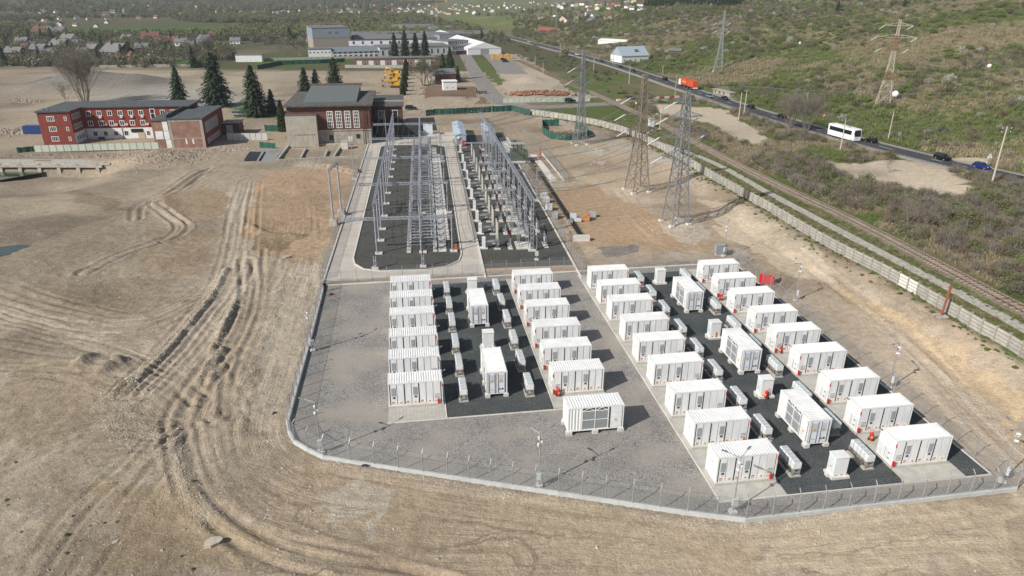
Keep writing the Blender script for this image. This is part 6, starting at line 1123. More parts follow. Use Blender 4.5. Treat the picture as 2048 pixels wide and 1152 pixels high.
t = thing('site_container', 'blue site container left of the red building', 'container', V(47, 268), R(3)); b = MB(); b.box(0, 0, 0, 6, 2.4, 2.4); corr(b, 'x', .1, 5.9, -.01, .1, 2.3, sgn=-1); ob('body', b.mesh('body', mat('container_blue', (.02, .06, .22), .5)), t); ob('roof', MB().box(-.02, -.02, 2.4, 6.02, 2.42, 2.46).mesh('roof', mat('container_blue', (.02, .06, .22))), t)
# ---- ponds
WAT = mat('still_water', (.055, .07, .055), .08, spec=.6, var=.1, obj=False)
for px, z in (([(-60, 512), (-10, 500), (40, 491), (70, 490), (68, 498), (0, 514), (-60, 525)], None), ([(-60, 350), (40, 349), (100, 345), (95, 352), (0, 364), (-60, 366)], None)):
    pts = [U(*q) for q in px]; z = float(np.mean([tz(p.x, p.y) for p in pts])) + .04; o = struct('pond_water', MB().prism([(p.x, p.y) for p in pts], z - .02, z).mesh('pond_water', WAT))
# ================================================================== VEHICLES, MACHINES, PEOPLE
TYRE = mat('tyre_rubber', (.02, .02, .02), .9); HUB = mat('wheel_rim', (.35, .35, .36), .4, .5); CG = mat('car_glass', (.015, .02, .025), .08, spec=.7)
def wheels(t, xs_, y, r_, w_=.22):
    for x in xs_:
        for s_ in (-1, 1):
            b = MB(); b.cyl((x, s_ * y - w_ / 2, r_), (x, s_ * y + w_ / 2, r_), r_, n=12); o = ob('wheel', b.mesh('wheel', TYRE), t); b = MB(); b.cyl((x, s_ * y + s_ * (w_ / 2 - .01), r_), (x, s_ * y + s_ * (w_ / 2 + .015), r_), r_ * .6, n=10); ob('rim', b.mesh('rim', HUB), o)
def car(label, px, py, heading, paint, kind='hatch', cat='car', group=None):
    p = V(px, py); p.z = hz(p.x, p.y) + .15; t = thing('parked_car' if group else 'car', label, cat, p, heading, group); L_ = 4.3; w_ = .86; m_ = mat('paint_' + paint[0], paint[1], .25, .2, var=.03)
    if kind == 'sedan': prof = [(-2.15, .3), (2.15, .3), (2.2, .62), (2.0, .82), (.95, .95), (-1.5, .98), (-2.15, .92)]; cab = [(1.0, .93), (.3, 1.42), (-.9, 1.44), (-1.6, .96)]
    elif kind == 'suv': prof = [(-2.2, .35), (2.2, .35), (2.25, .75), (2.05, .98), (1.1, 1.08), (-2.1, 1.1), (-2.25, .8)]; cab = [(1.15, 1.06), (.55, 1.68), (-1.95, 1.7), (-2.2, 1.08)]
    else: prof = [(-2.0, .3), (2.05, .3), (2.12, .65), (1.9, .86), (.95, .98), (-1.9, 1.0), (-2.05, .75)]; cab = [(1.0, .96), (.35, 1.48), (-1.55, 1.48), (-1.98, .98)]
    b = MB(); b.extr(prof, -w_, w_, 'y'); ob('body', fixn(b.mesh('body', m_)), t); n_ = len(cab); b = MB(); vs = [(x, s_ * (w_ - .06 - (.16 if z > 1.3 else 0)), z) for s_ in (-1, 1) for x, z in cab]
    b.add(vs, [tuple(range(n_)), tuple(range(2 * n_ - 1, n_ - 1, -1))] + [(i, i + n_, (i + 1) % n_ + n_, (i + 1) % n_) for i in range(n_)]); ob('windows', fixn(b.mesh('windows', CG)), t); b = MB(); b.box(cab[2][0] - .02, -w_ + .2, cab[2][1] - .01, cab[1][0] + .02, w_ - .2, cab[1][1] + .05); ob('roof', b.mesh('roof', m_), t)
    wheels(t, (-1.3, 1.32), w_ - .08, .33)
    for s_ in (-1, 1): ob('headlight', MB().box(2.0, s_ * .6 - .17, .62, 2.16, s_ * .6 + .17, .76).mesh('headlight', WHITE), t); ob('tail_light', MB().box(-2.16, s_ * .65 - .14, .72, -2.0, s_ * .65 + .14, .9).mesh('tail_light', RED), t)
    return t
def rdir(px, py):
    p = V(px, py); i = int(np.argmin([math.hypot(q[0] - p.x, q[1] - p.y) for q in road])); i = min(max(i, 1), len(road) - 2); return math.atan2(road[i + 1][1] - road[i - 1][1], road[i + 1][0] - road[i - 1][0])
def on_road(px, off):                                   # nearest road point seen in that column, set off into a lane
    best = min(resample(road, 1.5), key=lambda q: abs(512 * 0 + (1024 + FPX * q[0] / (q[1] * math.cos(PITCH) + (CH - float(H(*q))) * math.sin(PITCH))) - px)); i = int(np.argmin([math.hypot(q[0] - best[0], q[1] - best[1]) for q in road])); i = min(max(i, 1), len(road) - 2)
    a = math.atan2(road[i + 1][1] - road[i - 1][1], road[i + 1][0] - road[i - 1][0]); n_ = (math.sin(a) * off, -math.cos(a) * off); return best[0] + n_[0], best[1] + n_[1], a
BLK, NAVY, BLUE, LBLUE, WHT, SILV, DGR = ('black', (.012, .012, .014)), ('navy', (.012, .016, .05)), ('blue', (.01, .03, .22)), ('light_blue', (.16, .26, .34)), ('white', (.7, .7, .7)), ('silver', (.4, .42, .44)), ('dark_green', (.015, .03, .022))
def rcar(label, px, off, paint, kind='hatch', flip=False):
    x, y, a = on_road(px, off); t = car(label, 1200, 130, 0, paint, kind); t.location = (x, y, hz(x, y) + .15); t.rotation_euler = (0, 0, a + (math.pi if flip else 0)); return t
for l_, px, off, pt, kd, fl in (('bright blue hatchback on the main road near the right edge', 1957, 1.8, BLUE, 'hatch', True), ('black estate car behind the blue hatchback', 1877, 1.8, BLK, 'suv', True), ('black sedan passing the bare roadside tree', 1553, 1.8, BLK, 'sedan', False), ('dark green car beside the twin concrete poles', 1489, 1.8, DGR, 'hatch', False), ('light blue car overtaking at the roadside shelter', 1426, -1.6, LBLUE, 'hatch', True), ('dark car just right of the light blue car', 1440, 2, BLK, 'sedan', True), ('black off-roader behind the yellow barrier', 1322, 1.8, BLK, 'suv', False), ('dark hatchback third ahead of the orange truck', 1271, -1.6, BLK, 'hatch', True), ('dark sedan in the middle of the straight road', 1245, -1.6, DGR, 'sedan', True), ('dark car on the far straight behind the slender pylon', 1207, -1.6, BLK, 'hatch', True), ('small white van on the far straight', 1157, -1.6, WHT, 'suv', True), ('white car farthest up the main road', 1060, -1.6, WHT, 'hatch', True), ('dark car hidden behind the white bus', 1732, 1.9, BLK, 'hatch', False)): rcar(l_, px, off, pt, kd, fl)

car('black off-roader turning on the side road by the scrap wall', 1140, 205, R(8), BLK, 'suv'); car('navy estate car at the striped barrier', 1266, 201, R(15), NAVY, 'suv')
for k, (x, y, pt) in enumerate(((1003, 117, SILV), (1007, 121, BLK), (1011, 125, BLK), (1031, 121, WHT))): car('parked %s car, %s in the row on the car park' % (pt[0], ['first', 'second', 'third', 'fourth'][k]), x, y, R(10), pt, group='cars on the car park')
for k, (x, y, pt, l_) in enumerate(((822, 220, DGR, 'dark green pickup parked by the brick annex'), (905, 226, SILV, 'silver car behind the green netting, left'), (932, 226, LBLUE, 'pale blue car behind the green netting, middle'), (1000, 221, WHT, 'white van behind the green netting, right'), (478, 232, SILV, 'grey covered car under the big spruces'))): car(l_, x, y, R(8), pt, 'suv', group='cars parked behind the switchyard')
# bus
x, y, a = on_road(1698, -2.0); t = thing('white_bus', 'white coach with dark windows driving along the main road', 'bus', (x, y, hz(x, y) + .15), a + math.pi); b = MB(); b.extr([(-6, .35), (6, .35), (6.05, 1.5), (5.75, 3.3), (5.5, 3.45), (-5.8, 3.45), (-6.05, 3.2)], -1.25, 1.25, 'y'); ob('body', fixn(b.mesh('body', WHITE)), t)
for s_ in (-1, 1): ob('side_windows', MB().box(-5.4, s_ * 1.26 - .01, 1.75, 4.7, s_ * 1.26 + .01, 2.85).mesh('side_windows', CG), t); ob('mirror', MB().cbox(6.15, s_ * 1.4, 2.1, .15, .12, .7).mesh('mirror', DARK), t); ob('headlight', MB().cbox(6.03, s_ * .9, .7, .1, .4, .25).mesh('headlight', mat('lamp_glass', (.8, .8, .75), .2)), t)
b = MB(); b.add([(6.08, -1.1, 1.5), (6.08, 1.1, 1.5), (5.8, 1.05, 3.15), (5.8, -1.05, 3.15)], [(0, 1, 2, 3)]); ob('windscreen', b.mesh('windscreen', CG), t); ob('roof_unit', MB().box(-3, -.8, 3.45, -.5, .8, 3.65).mesh('roof_unit', SHW), t); ob('roof_hatch', MB().box(1.5, -.4, 3.45, 2.3, .4, 3.53).mesh('roof_hatch', GALVD), t); wheels(t, (-3.6, 3.9), 1.08, .5, .3); t.scale = (1.0, 1.02, 1.12)
# orange lorry with trailer
x, y, a = on_road(1366, 2.0); t = thing('orange_lorry', 'white-cabbed lorry with two orange tarpaulin bodies on the main road', 'lorry', (x, y, hz(x, y) + .15), a); OT = mat('orange_tarp', (.62, .09, .02), .55, var=.12, scale=1.5)
b = MB(); b.extr([(5.6, .6), (8, .6), (8.05, 1.6), (7.8, 3.3), (5.6, 3.4)], -1.22, 1.22, 'y'); ob('cab', fixn(b.mesh('cab', WHITE)), t); ob('windscreen', MB().add([(8.07, -1.05, 1.75), (8.07, 1.05, 1.75), (7.86, 1, 2.9), (7.86, -1, 2.9)], [(0, 1, 2, 3)]).mesh('windscreen', CG), t)
for x0, x1 in ((-1.3, 5.3), (-9, -2.1)): ob('cargo_body', MB().box(x0, -1.25, 1.2, x1, 1.25, 3.9).mesh('cargo_body', OT), t); ob('chassis', MB().box(x0, -1.1, .75, x1, 1.1, 1.18).mesh('chassis', DARK), t)
for x0 in (-.6, 1.8): ob('lettering', MB().box(x0, -1.275, 2.2, x0 + 1.7, -1.255, 2.9).mesh('lettering', mat('faded_print', (.75, .35, .2), .6)), t); ob('lettering', MB().box(x0, 1.255, 2.2, x0 + 1.7, 1.275, 2.9).mesh('lettering', mat('faded_print', (.75, .35, .2))), t)
ob('bumper', MB().box(-9.1, -1.2, .5, -9.0, 1.2, 1.1).mesh('bumper', WHITE), t); wheels(t, (6.8, .2, 1.5, -7.6, -6.3, -3.2), 1.05, .5, .35)
# excavators
EY = mat('machine_yellow', (.62, .33, .02), .5, var=.12, scale=1.5)
def excavator(label, px, py, rz, reach, group='yellow excavators on the dirt field'):
    t = thing('excavator', label, 'excavator', V(px, py), rz, group)
    for s_ in (-1, 1): b = MB(); b.extr([(-2.2, .3), (-1.9, 0), (1.9, 0), (2.2, .3), (2.2, .65), (1.9, .95), (-1.9, .95), (-2.2, .65)], s_ * 1.2 - .3, s_ * 1.2 + .3, 'y'); ob('track', fixn(b.mesh('track', mat('track_steel', (.06, .05, .045), .8))), t)
    ob('undercarriage', MB().box(-1.2, -1, .4, 1.2, 1, 1.1).mesh('undercarriage', DARK), t); b = MB(); b.box(-2.4, -1.35, 1.1, 1.5, 1.35, 2.3); b.box(-2.4, -1.3, 2.3, -.5, 1.3, 2.6); ob('house', b.mesh('house', EY), t); b = MB(); b.extr([(.2, 1.2), (1.7, 1.2), (1.8, 2.0), (1.4, 3.2), (.2, 3.2)], .35, 1.35, 'y'); c_ = ob('cab', fixn(b.mesh('cab', EY)), t); ob('cab_glass', MB().box(.4, .33, 2.0, 1.5, 1.37, 3.0).mesh('cab_glass', CG), c_)
    p = [Vector((1.2, -.2, 1.9)), Vector((3.0, -.2, 3.9)), Vector((5.2 * reach, -.2, 3.4)), Vector((6.0 * reach, -.2, 1.4))]
    b = MB(); b.bar(p[0], p[1], .5, .6); b.bar(p[1], p[2], .45, .5); ob('boom', b.mesh('boom', EY), t); b = MB(); b.bar(p[2] + Vector((-.3, 0, .3)), p[3], .35, .45); ob('stick', b.mesh('stick', EY), t); b = MB(); b.cyl(Vector((1.5, -.2, 1.6)), p[0].lerp(p[1], .75), .1, n=6); b.cyl(p[1].lerp(p[2], .2) + Vector((0, 0, .4)), p[2] + Vector((-.2, 0, .5)), .09, n=6); ob('ram', b.mesh('ram', HUB), t)
    b = MB(); b.extr([(p[3].x - .7, .25), (p[3].x + .1, .1), (p[3].x + .5, .8), (p[3].x + .2, 1.5), (p[3].x - .4, 1.3)], -.8, .5, 'y'); ob('bucket', fixn(b.mesh('bucket', mat('bucket_steel', (.14, .11, .08), .7))), t)
for l_, px, py, rz, rc in (('yellow excavator farthest back in the parked group', 790, 151, R(172), .95), ('yellow excavator second from the back in the group', 792, 158, R(186), 1.0), ('yellow excavator second from the front in the group', 787, 166, R(178), .9), ('yellow excavator nearest the brick hall', 790, 175, R(183), .95)): excavator(l_, px, py, rz, rc)
# trailer, mini digger, tower crane
t = thing('green_trailer', 'dark green flat trailer standing by the road bend', 'trailer', V(963, 187), R(-5)); ob('bed', MB().box(-2.4, -1.1, .8, 2.4, 1.1, 1.0).mesh('bed', DGRM := mat('trailer_green', (.05, .08, .06), .6)), t); ob('headboard', MB().box(-2.4, -1.1, 1.0, -2.2, 1.1, 2.4).mesh('headboard', DGRM), t); wheels(t, (-1.4, 1.4), 1, .45, .3)
t = thing('tower_crane', 'yellow tower crane far behind the factory', 'crane', V(874, 58), R(80)); b = MB(); [b.bar((sx, sy, 0), (sx, sy, 30), .22) for sx in (-.9, .9) for sy in (-.9, .9)]; [b.bar((-.9, -.9, z), (.9, -.9, z + 3), .14) for z in range(0, 28, 3)]; ob('mast', b.mesh('mast', mat('crane_yellow', (.34, .26, .10), .6)), t); b = MB(); b.bar((0, 0, 30), (0, 42, 30), .5, .7); ob('jib', b.mesh('jib', mat('crane_yellow', (.34, .26, .10), .6)), t); b = MB(); b.bar((0, 0, 30), (0, -13, 30), .5, .7); b.cbox(0, -12, 28, 2, 3, 2); ob('counter_jib', b.mesh('counter_jib', mat('crane_yellow', (.34, .26, .10), .6)), t); b = MB(); b.bar((0, 0, 30), (0, 0, 35), .5); b.bar((0, 0, 35), (0, 25, 30.5), .15); b.bar((0, 0, 35), (0, -11, 30.5), .15); ob('apex', b.mesh('apex', mat('crane_yellow', (.34, .26, .10), .6)), t)
# people
SKIN = mat('skin', (.45, .27, .19), .6); 
def person(label, loc, rz, top, legs, hat, bend=0., hatn='helmet'):
    t = thing('person', label, 'person', loc, rz)
    J = {'pel': (0, 0, .95), 'che': (0, -.05 - bend * .2, 1.32), 'nek': (0, -.06 - bend * .3, 1.52), 'hed': (0, -.1 - bend * .35, 1.68), 'lh': (.1, 0, .9), 'lk': (.12, -.06, .5), 'la': (.13, .02, .08), 'lt': (.14, -.14, .04), 'rh': (-.1, 0, .9), 'rk': (-.12, -.02, .5), 'ra': (-.13, .06, .08), 'rt': (-.14, -.1, .04), 'ls': (.2, -.05 - bend * .25, 1.44), 'le': (.27, -.06 - bend * .2, 1.14), 'lw': (.24, -.24 - bend * .2, .98), 'rs': (-.2, -.05 - bend * .25, 1.44), 're': (-.28, -.02 - bend * .2, 1.14), 'rw': (-.24, -.2 - bend * .2, .96)}
    rad = dict(pel=.15, che=.16, nek=.065, hed=.10, lh=.11, lk=.075, la=.055, lt=.045, rh=.11, rk=.075, ra=.055, rt=.045, ls=.085, le=.055, lw=.045, rs=.085, re=.055, rw=.045)
    E_ = [('pel', 'che'), ('che', 'nek'), ('nek', 'hed'), ('pel', 'lh'), ('lh', 'lk'), ('lk', 'la'), ('la', 'lt'), ('pel', 'rh'), ('rh', 'rk'), ('rk', 'ra'), ('ra', 'rt'), ('che', 'ls'), ('ls', 'le'), ('le', 'lw'), ('che', 'rs'), ('rs', 're'), ('re', 'rw')]
    for s_, w_ in (('l', 'lw'), ('r', 'rw')):
        wx_, wy_, wz_ = J[w_]; sg = 1 if s_ == 'l' else -1
        J[s_ + 'p'] = (wx_, wy_ - .05, wz_ - .06); rad[s_ + 'p'] = .032; E_.append((w_, s_ + 'p'))
        for k in range(5): J[s_ + 'f%d' % k] = (wx_ + sg * (-.03 + .018 * k if k < 4 else -.05), wy_ - .09 + (.03 if k == 4 else 0), wz_ - .12 + (.05 if k == 4 else .01 * abs(k - 1.5))); rad[s_ + 'f%d' % k] = .009; E_.append((s_ + 'p', s_ + 'f%d' % k))
    ks = list(J); me = bpy.data.meshes.new('body'); me.from_pydata([J[k] for k in ks], [(ks.index(a), ks.index(b)) for a, b in E_], []); o = ob('body', me, t); md = o.modifiers.new('skin', 'SKIN'); me.skin_vertices[0].data
    for i, k in enumerate(ks): me.skin_vertices[0].data[i].radius = (rad[k], rad[k] * (.75 if k in ('pel', 'che') else 1)); me.skin_vertices[0].data[i].use_root = k == 'pel'
    o.modifiers.new('sub', 'SUBSURF').levels = 1; o.modifiers['sub'].render_levels = 2
    mm = bpy.data.materials.new('clothing_and_skin_' + hatn); mm.use_nodes = True; n = mm.node_tree.nodes; l = mm.node_tree.links; tc = n.new('ShaderNodeTexCoord'); sp = n.new('ShaderNodeSeparateXYZ'); l.new(tc.outputs['Object'], sp.inputs[0]); mr = n.new('ShaderNodeMapRange'); mr.inputs[2].default_value = 1.8; l.new(sp.outputs[2], mr.inputs[0]); cr = n.new('ShaderNodeValToRGB'); cr.color_ramp.interpolation = 'CONSTANT'; e = cr.color_ramp.elements; e[0].color = (.02, .02, .02, 1); e[1].position = .06; e[1].color = (*legs, 1)
    for p_, c_ in ((.545, top), (.86, (.45, .27, .19))): q = e.new(p_); q.color = (*c_, 1)
    l.new(mr.outputs[0], cr.inputs[0]); l.new(cr.outputs[0], n['Principled BSDF'].inputs['Base Color']); n['Principled BSDF'].inputs['Roughness'].default_value = .8; me.materials.append(mm)
    hx, hy, hz_ = J['hed']; b = MB(); b.lathe([(.155, 0), (.15, .03), (.135, .09), (.08, .15), (.01, .165)], (hx, hy, hz_ + .04), 12); b.lathe([(.155, 0), (.185, .0), (.185, .015), (.14, .02)], (hx, hy - .02, hz_ + .035), 12); ob('helmet', b.mesh('helmet', hat, True), t)
    b = MB(); b.add([(hx - .02, hy - .09, hz_ - .02), (hx + .02, hy - .09, hz_ - .02), (hx, hy - .135, hz_ - .035), (hx, hy - .09, hz_ + .02)], [(0, 2, 3), (2, 1, 3), (0, 1, 2)]); ob('nose', b.mesh('nose', SKIN), t)
    return t
HBL = mat('helmet_blue', (.02, .06, .45), .35)
person('person in black with a blue helmet standing at the left fence', UZ(650, 583, 0), R(60), (.02, .022, .03), (.015, .015, .018), HBL, 0, 'a')
person('person in dark clothes with a blue helmet behind a white container', UZ(972, 585, .04), R(-20), (.03, .035, .05), (.02, .02, .025), HBL, .6, 'b')
t = thing('red_bag', 'small dark red bag lying on the gravel near the fence', 'bag', UZ(663, 590, 0), .4); b = MB(); b.extr([(-.3, 0), (.3, 0), (.28, .18), (.12, .26), (-.12, .26), (-.28, .18)], -.16, .16, 'y'); ob('body', fixn(b.mesh('body', mat('bag_red', (.2, .015, .02), .6))), t); b = MB(); b.bar((-.15, 0, .25), (0, 0, .36), .03); b.bar((0, 0, .36), (.15, 0, .25), .03); ob('handle', b.mesh('handle', DARK), t)
# ================================================================== VEGETATION
def quads_mesh(name, c, u, v, mats, mi=None, extra=None):   # many small faces from centres and half-axes
    n = len(c); vs = np.stack([c - u - v, c + u - v, c + u + v, c - u + v], 1).reshape(-1, 3); k = 0; m = bpy.data.meshes.new(name)
    fs = np.arange(4 * n).reshape(-1, 4); mi = np.zeros(n, int) if mi is None else mi
    if extra is not None:
        ev, ef, em = extra; fs2 = [tuple(f) for f in fs] + [tuple(i + 4 * n for i in f) for f in ef]; m.from_pydata([tuple(p) for p in vs] + list(ev), [], fs2); mi = np.r_[mi, em]
    else: m.from_pydata(vs.tolist(), [], fs.tolist())
    for t in mats: m.materials.append(t)
    m.polygons.foreach_set('material_index', mi.astype(np.int32)); m.update(); return m
def rdirs(n, r_): a = r_.normal(size=(n, 3)); return a / np.linalg.norm(a, axis=1)[:, None]
def leafm(name, c, c2, rnd=.18):
    m = mat(name, c, .8, col2=c2, scale=1.3, rnd=rnd, spec=.2, w=(.3, .7)); return m
L_SPR = leafm('spruce_needles', (.020, .036, .018), (.042, .062, .030)); L_PIN = leafm('pine_needles', (.022, .042, .022), (.045, .065, .03)); L_GRN = leafm('young_leaves', (.10, .15, .035), (.17, .21, .065)); L_OLV = leafm('olive_leaves', (.105, .115, .055), (.17, .175, .085)); L_BLS = leafm('blossom', (.40, .40, .34), (.62, .62, .56)); L_HDG = leafm('thuja', (.055, .075, .022), (.10, .11, .035))
TWG = mat('grey_twigs', (.20, .175, .145), .9, var=.3, rnd=.2); TWB = mat('brown_twigs', (.175, .135, .098), .9, var=.3, rnd=.2); BARK = mat('bark', (.11, .085, .065), .95, var=.3, scale=3)
def conifer(seed, h, r, needle=L_SPR, lean=0., dn=3.2):
    g_ = np.random.default_rng(seed); c = []; u = []; v = []; nl = int(h * dn)
    for i in range(nl):
        f = (i + .3) / nl; z = h * (.05 + .95 * f); rr = r * (1 - f) ** .62 * (.8 + .4 * g_.random()) * (1 - .25 * max(0, .18 - f) / .18) + .12; nb = int(8 + 9 * (1 - f))
        for k in range(nb):
            a = 2 * math.pi * (k + g_.random()) / nb; d = np.array([math.cos(a), math.sin(a), 0.]); R_ = rr * (.5 + .75 * g_.random()); ns = max(2, int(R_ / .42))
            for s_ in range(ns):
                t = (s_ + .6) / ns; p = np.array([0, 0, z]) + d * R_ * t + np.array([0, 0, -.38 * R_ * t * t + .12 * R_ * t]) + g_.normal(size=3) * .07
                side_ = np.array([-d[1], d[0], 0]); w_ = .36 * (1.15 - .6 * t) + .08; tl = g_.normal(size=3) * .25
                c.append(p); u.append((side_ + tl) * w_); v.append((d * .8 + np.array([0, 0, -.45]) + g_.normal(size=3) * .2) * .30)
    b = MB(); b.cyl((0, 0, -.3), (0, 0, h * .97), r * .05 + .08, .02, 7); return quads_mesh('crown', np.array(c), np.array(u), np.array(v), [needle]), b.mesh('trunk', BARK)
def bare_tree(seed, h, stems=1, spread=.5, leaf=None, depth=5, r0=.2, nl=0, thin=.72):
    g_ = random.Random(seed); b = MB(); tips = []
    def grow_(p, d, L_, r_, k):
        q = p + d * L_; b.cyl(p, q, r_, r_ * .7, 4 if k > 2 else 3, caps=False)
        if k == 0: tips.append(q); return
        for _ in range(g_.choice((2, 3, 3)) if k > 1 else 3):
            e = (d + Vector((g_.gauss(0, spread), g_.gauss(0, spread), g_.gauss(.12, spread * .6)))).normalized(); grow_(p + d * L_ * g_.uniform(.55, 1), e, L_ * g_.uniform(.62, .86), max(r_ * .58, .013), k - 1)
    for s_ in range(stems):
        a = 2 * math.pi * s_ / stems + g_.random(); d = Vector((math.cos(a) * .26 * (stems > 1), math.sin(a) * .26 * (stems > 1), 1)).normalized(); grow_(Vector((math.cos(a) * .12 * stems * g_.random(), math.sin(a) * .12 * stems * g_.random(), -.3)) * (stems > 1), d, h * .33 * g_.uniform(.85, 1.1), r0, depth)
    tw = b.mesh('branches', TWG)
    if not leaf: return tw, None
    g2 = np.random.default_rng(seed); T_ = np.array([tuple(q) for q in tips]); P_ = np.repeat(T_, nl, 0) + g2.normal(size=(len(T_) * nl, 3)) * .35; n = len(P_); return tw, quads_mesh('leaves', P_, rdirs(n, g2) * .11, rdirs(n, g2) * .11, [leaf])
def shrub(seed, r, h, leaf, nt=70, nl=260, twig=TWG, ls=.075):  # one mesh: twigs fanning from the ground and leaf clumps
    g_ = np.random.default_rng(seed); b = MB(); ends = []
    for i in range(nt):
        a = g_.random() * 6.283; q = g_.random() ** .6; e = np.array([math.cos(a) * r * q, math.sin(a) * r * q, h * (1 - .55 * q * q) * (.65 + .4 * g_.random())]); s_ = e * np.array([.25, .25, 0]); m_ = s_ * .45 + e * .55 + g_.normal(size=3) * .1 * r; w_ = .022 + .012 * g_.random()
        b.cyl(s_, m_, w_ * 1.3, w_, 3, caps=False); b.cyl(m_, e, w_, w_ * .5, 3, caps=False); ends += [m_, e]
        for _ in range(2): f = m_ + (e - m_) * g_.random() ; t2 = f + g_.normal(size=3) * np.array([.3, .3, .22]) * r * .6; t2[2] = max(t2[2], .1); b.cyl(f, t2, w_ * .6, w_ * .35, 3, caps=False); ends.append(t2)
    ex = (b.v, b.f, np.ones(len(b.f), int))
    if nl == 0: c = np.zeros((1, 3)); return quads_mesh('shrub', c, c + .01, c + .01, [twig, twig], None, ex)
    E_ = np.array(ends); P_ = E_[g_.integers(0, len(E_), nl)] + g_.normal(size=(nl, 3)) * .16 * r; P_[:, 2] = np.maximum(P_[:, 2], .08); return quads_mesh('shrub', P_, rdirs(nl, g_) * ls, rdirs(nl, g_) * ls, [leaf, twig], None, ex)
# ---- spruces of the site
CF = [conifer(11, 14, 4.0), conifer(12, 17, 5.4), conifer(13, 12, 3.2), conifer(14, 18, 4.2)]
def put_conifer(px, py, yt, k, l_, nm='spruce_tree'):
    p = V(px, py); h = hpx(p, yt); t = thing(nm, l_, 'tree', p, random.random() * 6, 'spruces of the site'); s_ = h / (14, 17, 12, 18)[k]; cr = ob('crown', CF[k][0], t); tk = ob('trunk', CF[k][1], t)
    for o_ in (cr, tk): o_.scale = (s_ * random.uniform(.92, 1.08),) * 2 + (s_,)
for a in ((360, 207, 137, 0, 'spruce left of the gap behind the red building'), (436, 212, 107, 1, 'tallest spruce behind the brick east wing'), (513, 232, 132, 1, 'broad dark spruce between the two brick buildings'), (612, 194, 136, 0, 'left spruce of the pair behind the hall roof'), (634, 192, 140, 2, 'small spruce squeezed beside the left one behind the hall'), (672, 192, 116, 1, 'lone tall spruce behind the hall roof'), (545, 226, 180, 2, 'low dark evergreen right of the broad spruce'), (790, 120, 66, 3, 'first spruce from the left before the white factory hall'), (811, 120, 61, 3, 'second spruce from the left before the white factory hall'), (832, 119, 66, 3, 'third spruce from the left before the white factory hall'), (851, 120, 62, 3, 'fourth spruce from the left before the white factory hall'), (901, 160, 94, 3, 'tall spruce behind the white hut'), (886, 158, 108, 2, 'shorter spruce left of the tall one behind the hut'), (916, 165, 132, 2, 'dark low evergreen beside the road bend')): put_conifer(*a)
hc = np.random.default_rng(5); n = 2600; a = hc.random(n) * 6.283; z = hc.random(n); rr = (1.25 * (1 - z) ** .55 * (.75 + .3 * hc.random(n))); P_ = np.stack([np.cos(a) * rr, np.sin(a) * rr, z * 8.5 + .2], 1); HM = quads_mesh('foliage', P_, rdirs(n, hc) * .16, rdirs(n, hc) * .2, [L_HDG])
t = thing('thuja_tree', 'yellow-green thuja against the left end of the concrete hall block', 'tree', V(566, 262), 0); o = ob('foliage', HM, t); o.scale = (1.25, 1.25, 1.15); ob('trunk', MB().cyl((0, 0, -.3), (0, 0, 6), .15, .04, 6).mesh('trunk', BARK), t)
t = thing('thuja_hedge', 'narrow dark clipped hedge beside the dirt yard and excavators', 'hedge', (0, 0, 0))
for k in range(9): p = V(806, 190).lerp(V(812, 136), k / 8); o = ob('hedge_bush', HM, t, (p.x, p.y, tz(p.x, p.y))); o.scale = (1.1, 1.6, .55); o.rotation_euler = (0, 0, k)
# ---- bare deciduous trees
BT = [bare_tree(3, 17, 14, .27, None, 6, .12), bare_tree(4, 12, 4, .40, L_OLV, 5, .15, 4), bare_tree(5, 9, 3, .45, None, 5, .10), bare_tree(6, 13, 1, .34, L_GRN, 5, .2, 2)]
def put_bare(px, py, yt, k, l_, g_='bare trees', nm='bare_tree'):
    p = V(px, py); h = hpx(p, yt); t = thing(nm, l_, 'tree', p, random.random() * 6, g_); s_ = h / (17.5, 13.5, 10.5, 13)[k]
    o_ = ob('branches', BT[k][0], t); o_.scale = (s_,) * 3
    if BT[k][1]: o_ = ob('leaves', BT[k][1], t); o_.scale = (s_,) * 3
for a in ((172, 206, 95, 0, 'large many-stemmed bare tree behind the red building'), (135, 208, 150, 2, 'thin bare sapling left of the large bare tree'), (846, 172, 98, 1, 'tall half-bare tree beside the white tank'), (860, 170, 108, 1, 'half-bare tree leaning over the brick cottage'), (566, 118, 70, 2, 'grey bare tree at the end of the netting fence'), (600, 112, 68, 1, 'bare tree left of the white offices'), (930, 150, 112, 3, 'fresh green tree at the roadside by the tents'), (1580, 258, 182, 0, 'grey bare tree standing by the road left of the bus'), (1612, 262, 190, 0, 'second bare tree touching the road left of the bus'), (1815, 455, 388, 2, 'white-stemmed bare tree in the thicket centre'), (1850, 462, 395, 2, 'leaning bare tree right of the white-stemmed one'), (1890, 498, 425, 2, 'tangled bare tree low in the thicket'), (1915, 490, 430, 2, 'grey bare tree at the right of the thicket'), (1875, 440, 385, 2, 'bare tree at the rear of the thicket'), (1965, 110, 92, 1, 'tall tree on the upper slope'), (1778, 345, 300, 2, 'thin bare tree on the road edge by the pale clearing'), (420, 118, 72, 0, 'row-end bare tree beyond the dirt field'), (455, 120, 84, 1, 'bare tree in the village gardens'), (345, 128, 92, 1, 'bare orchard tree beside the village field'), (385, 128, 88, 0, 'bare tree in front of the green field')): put_bare(*a)
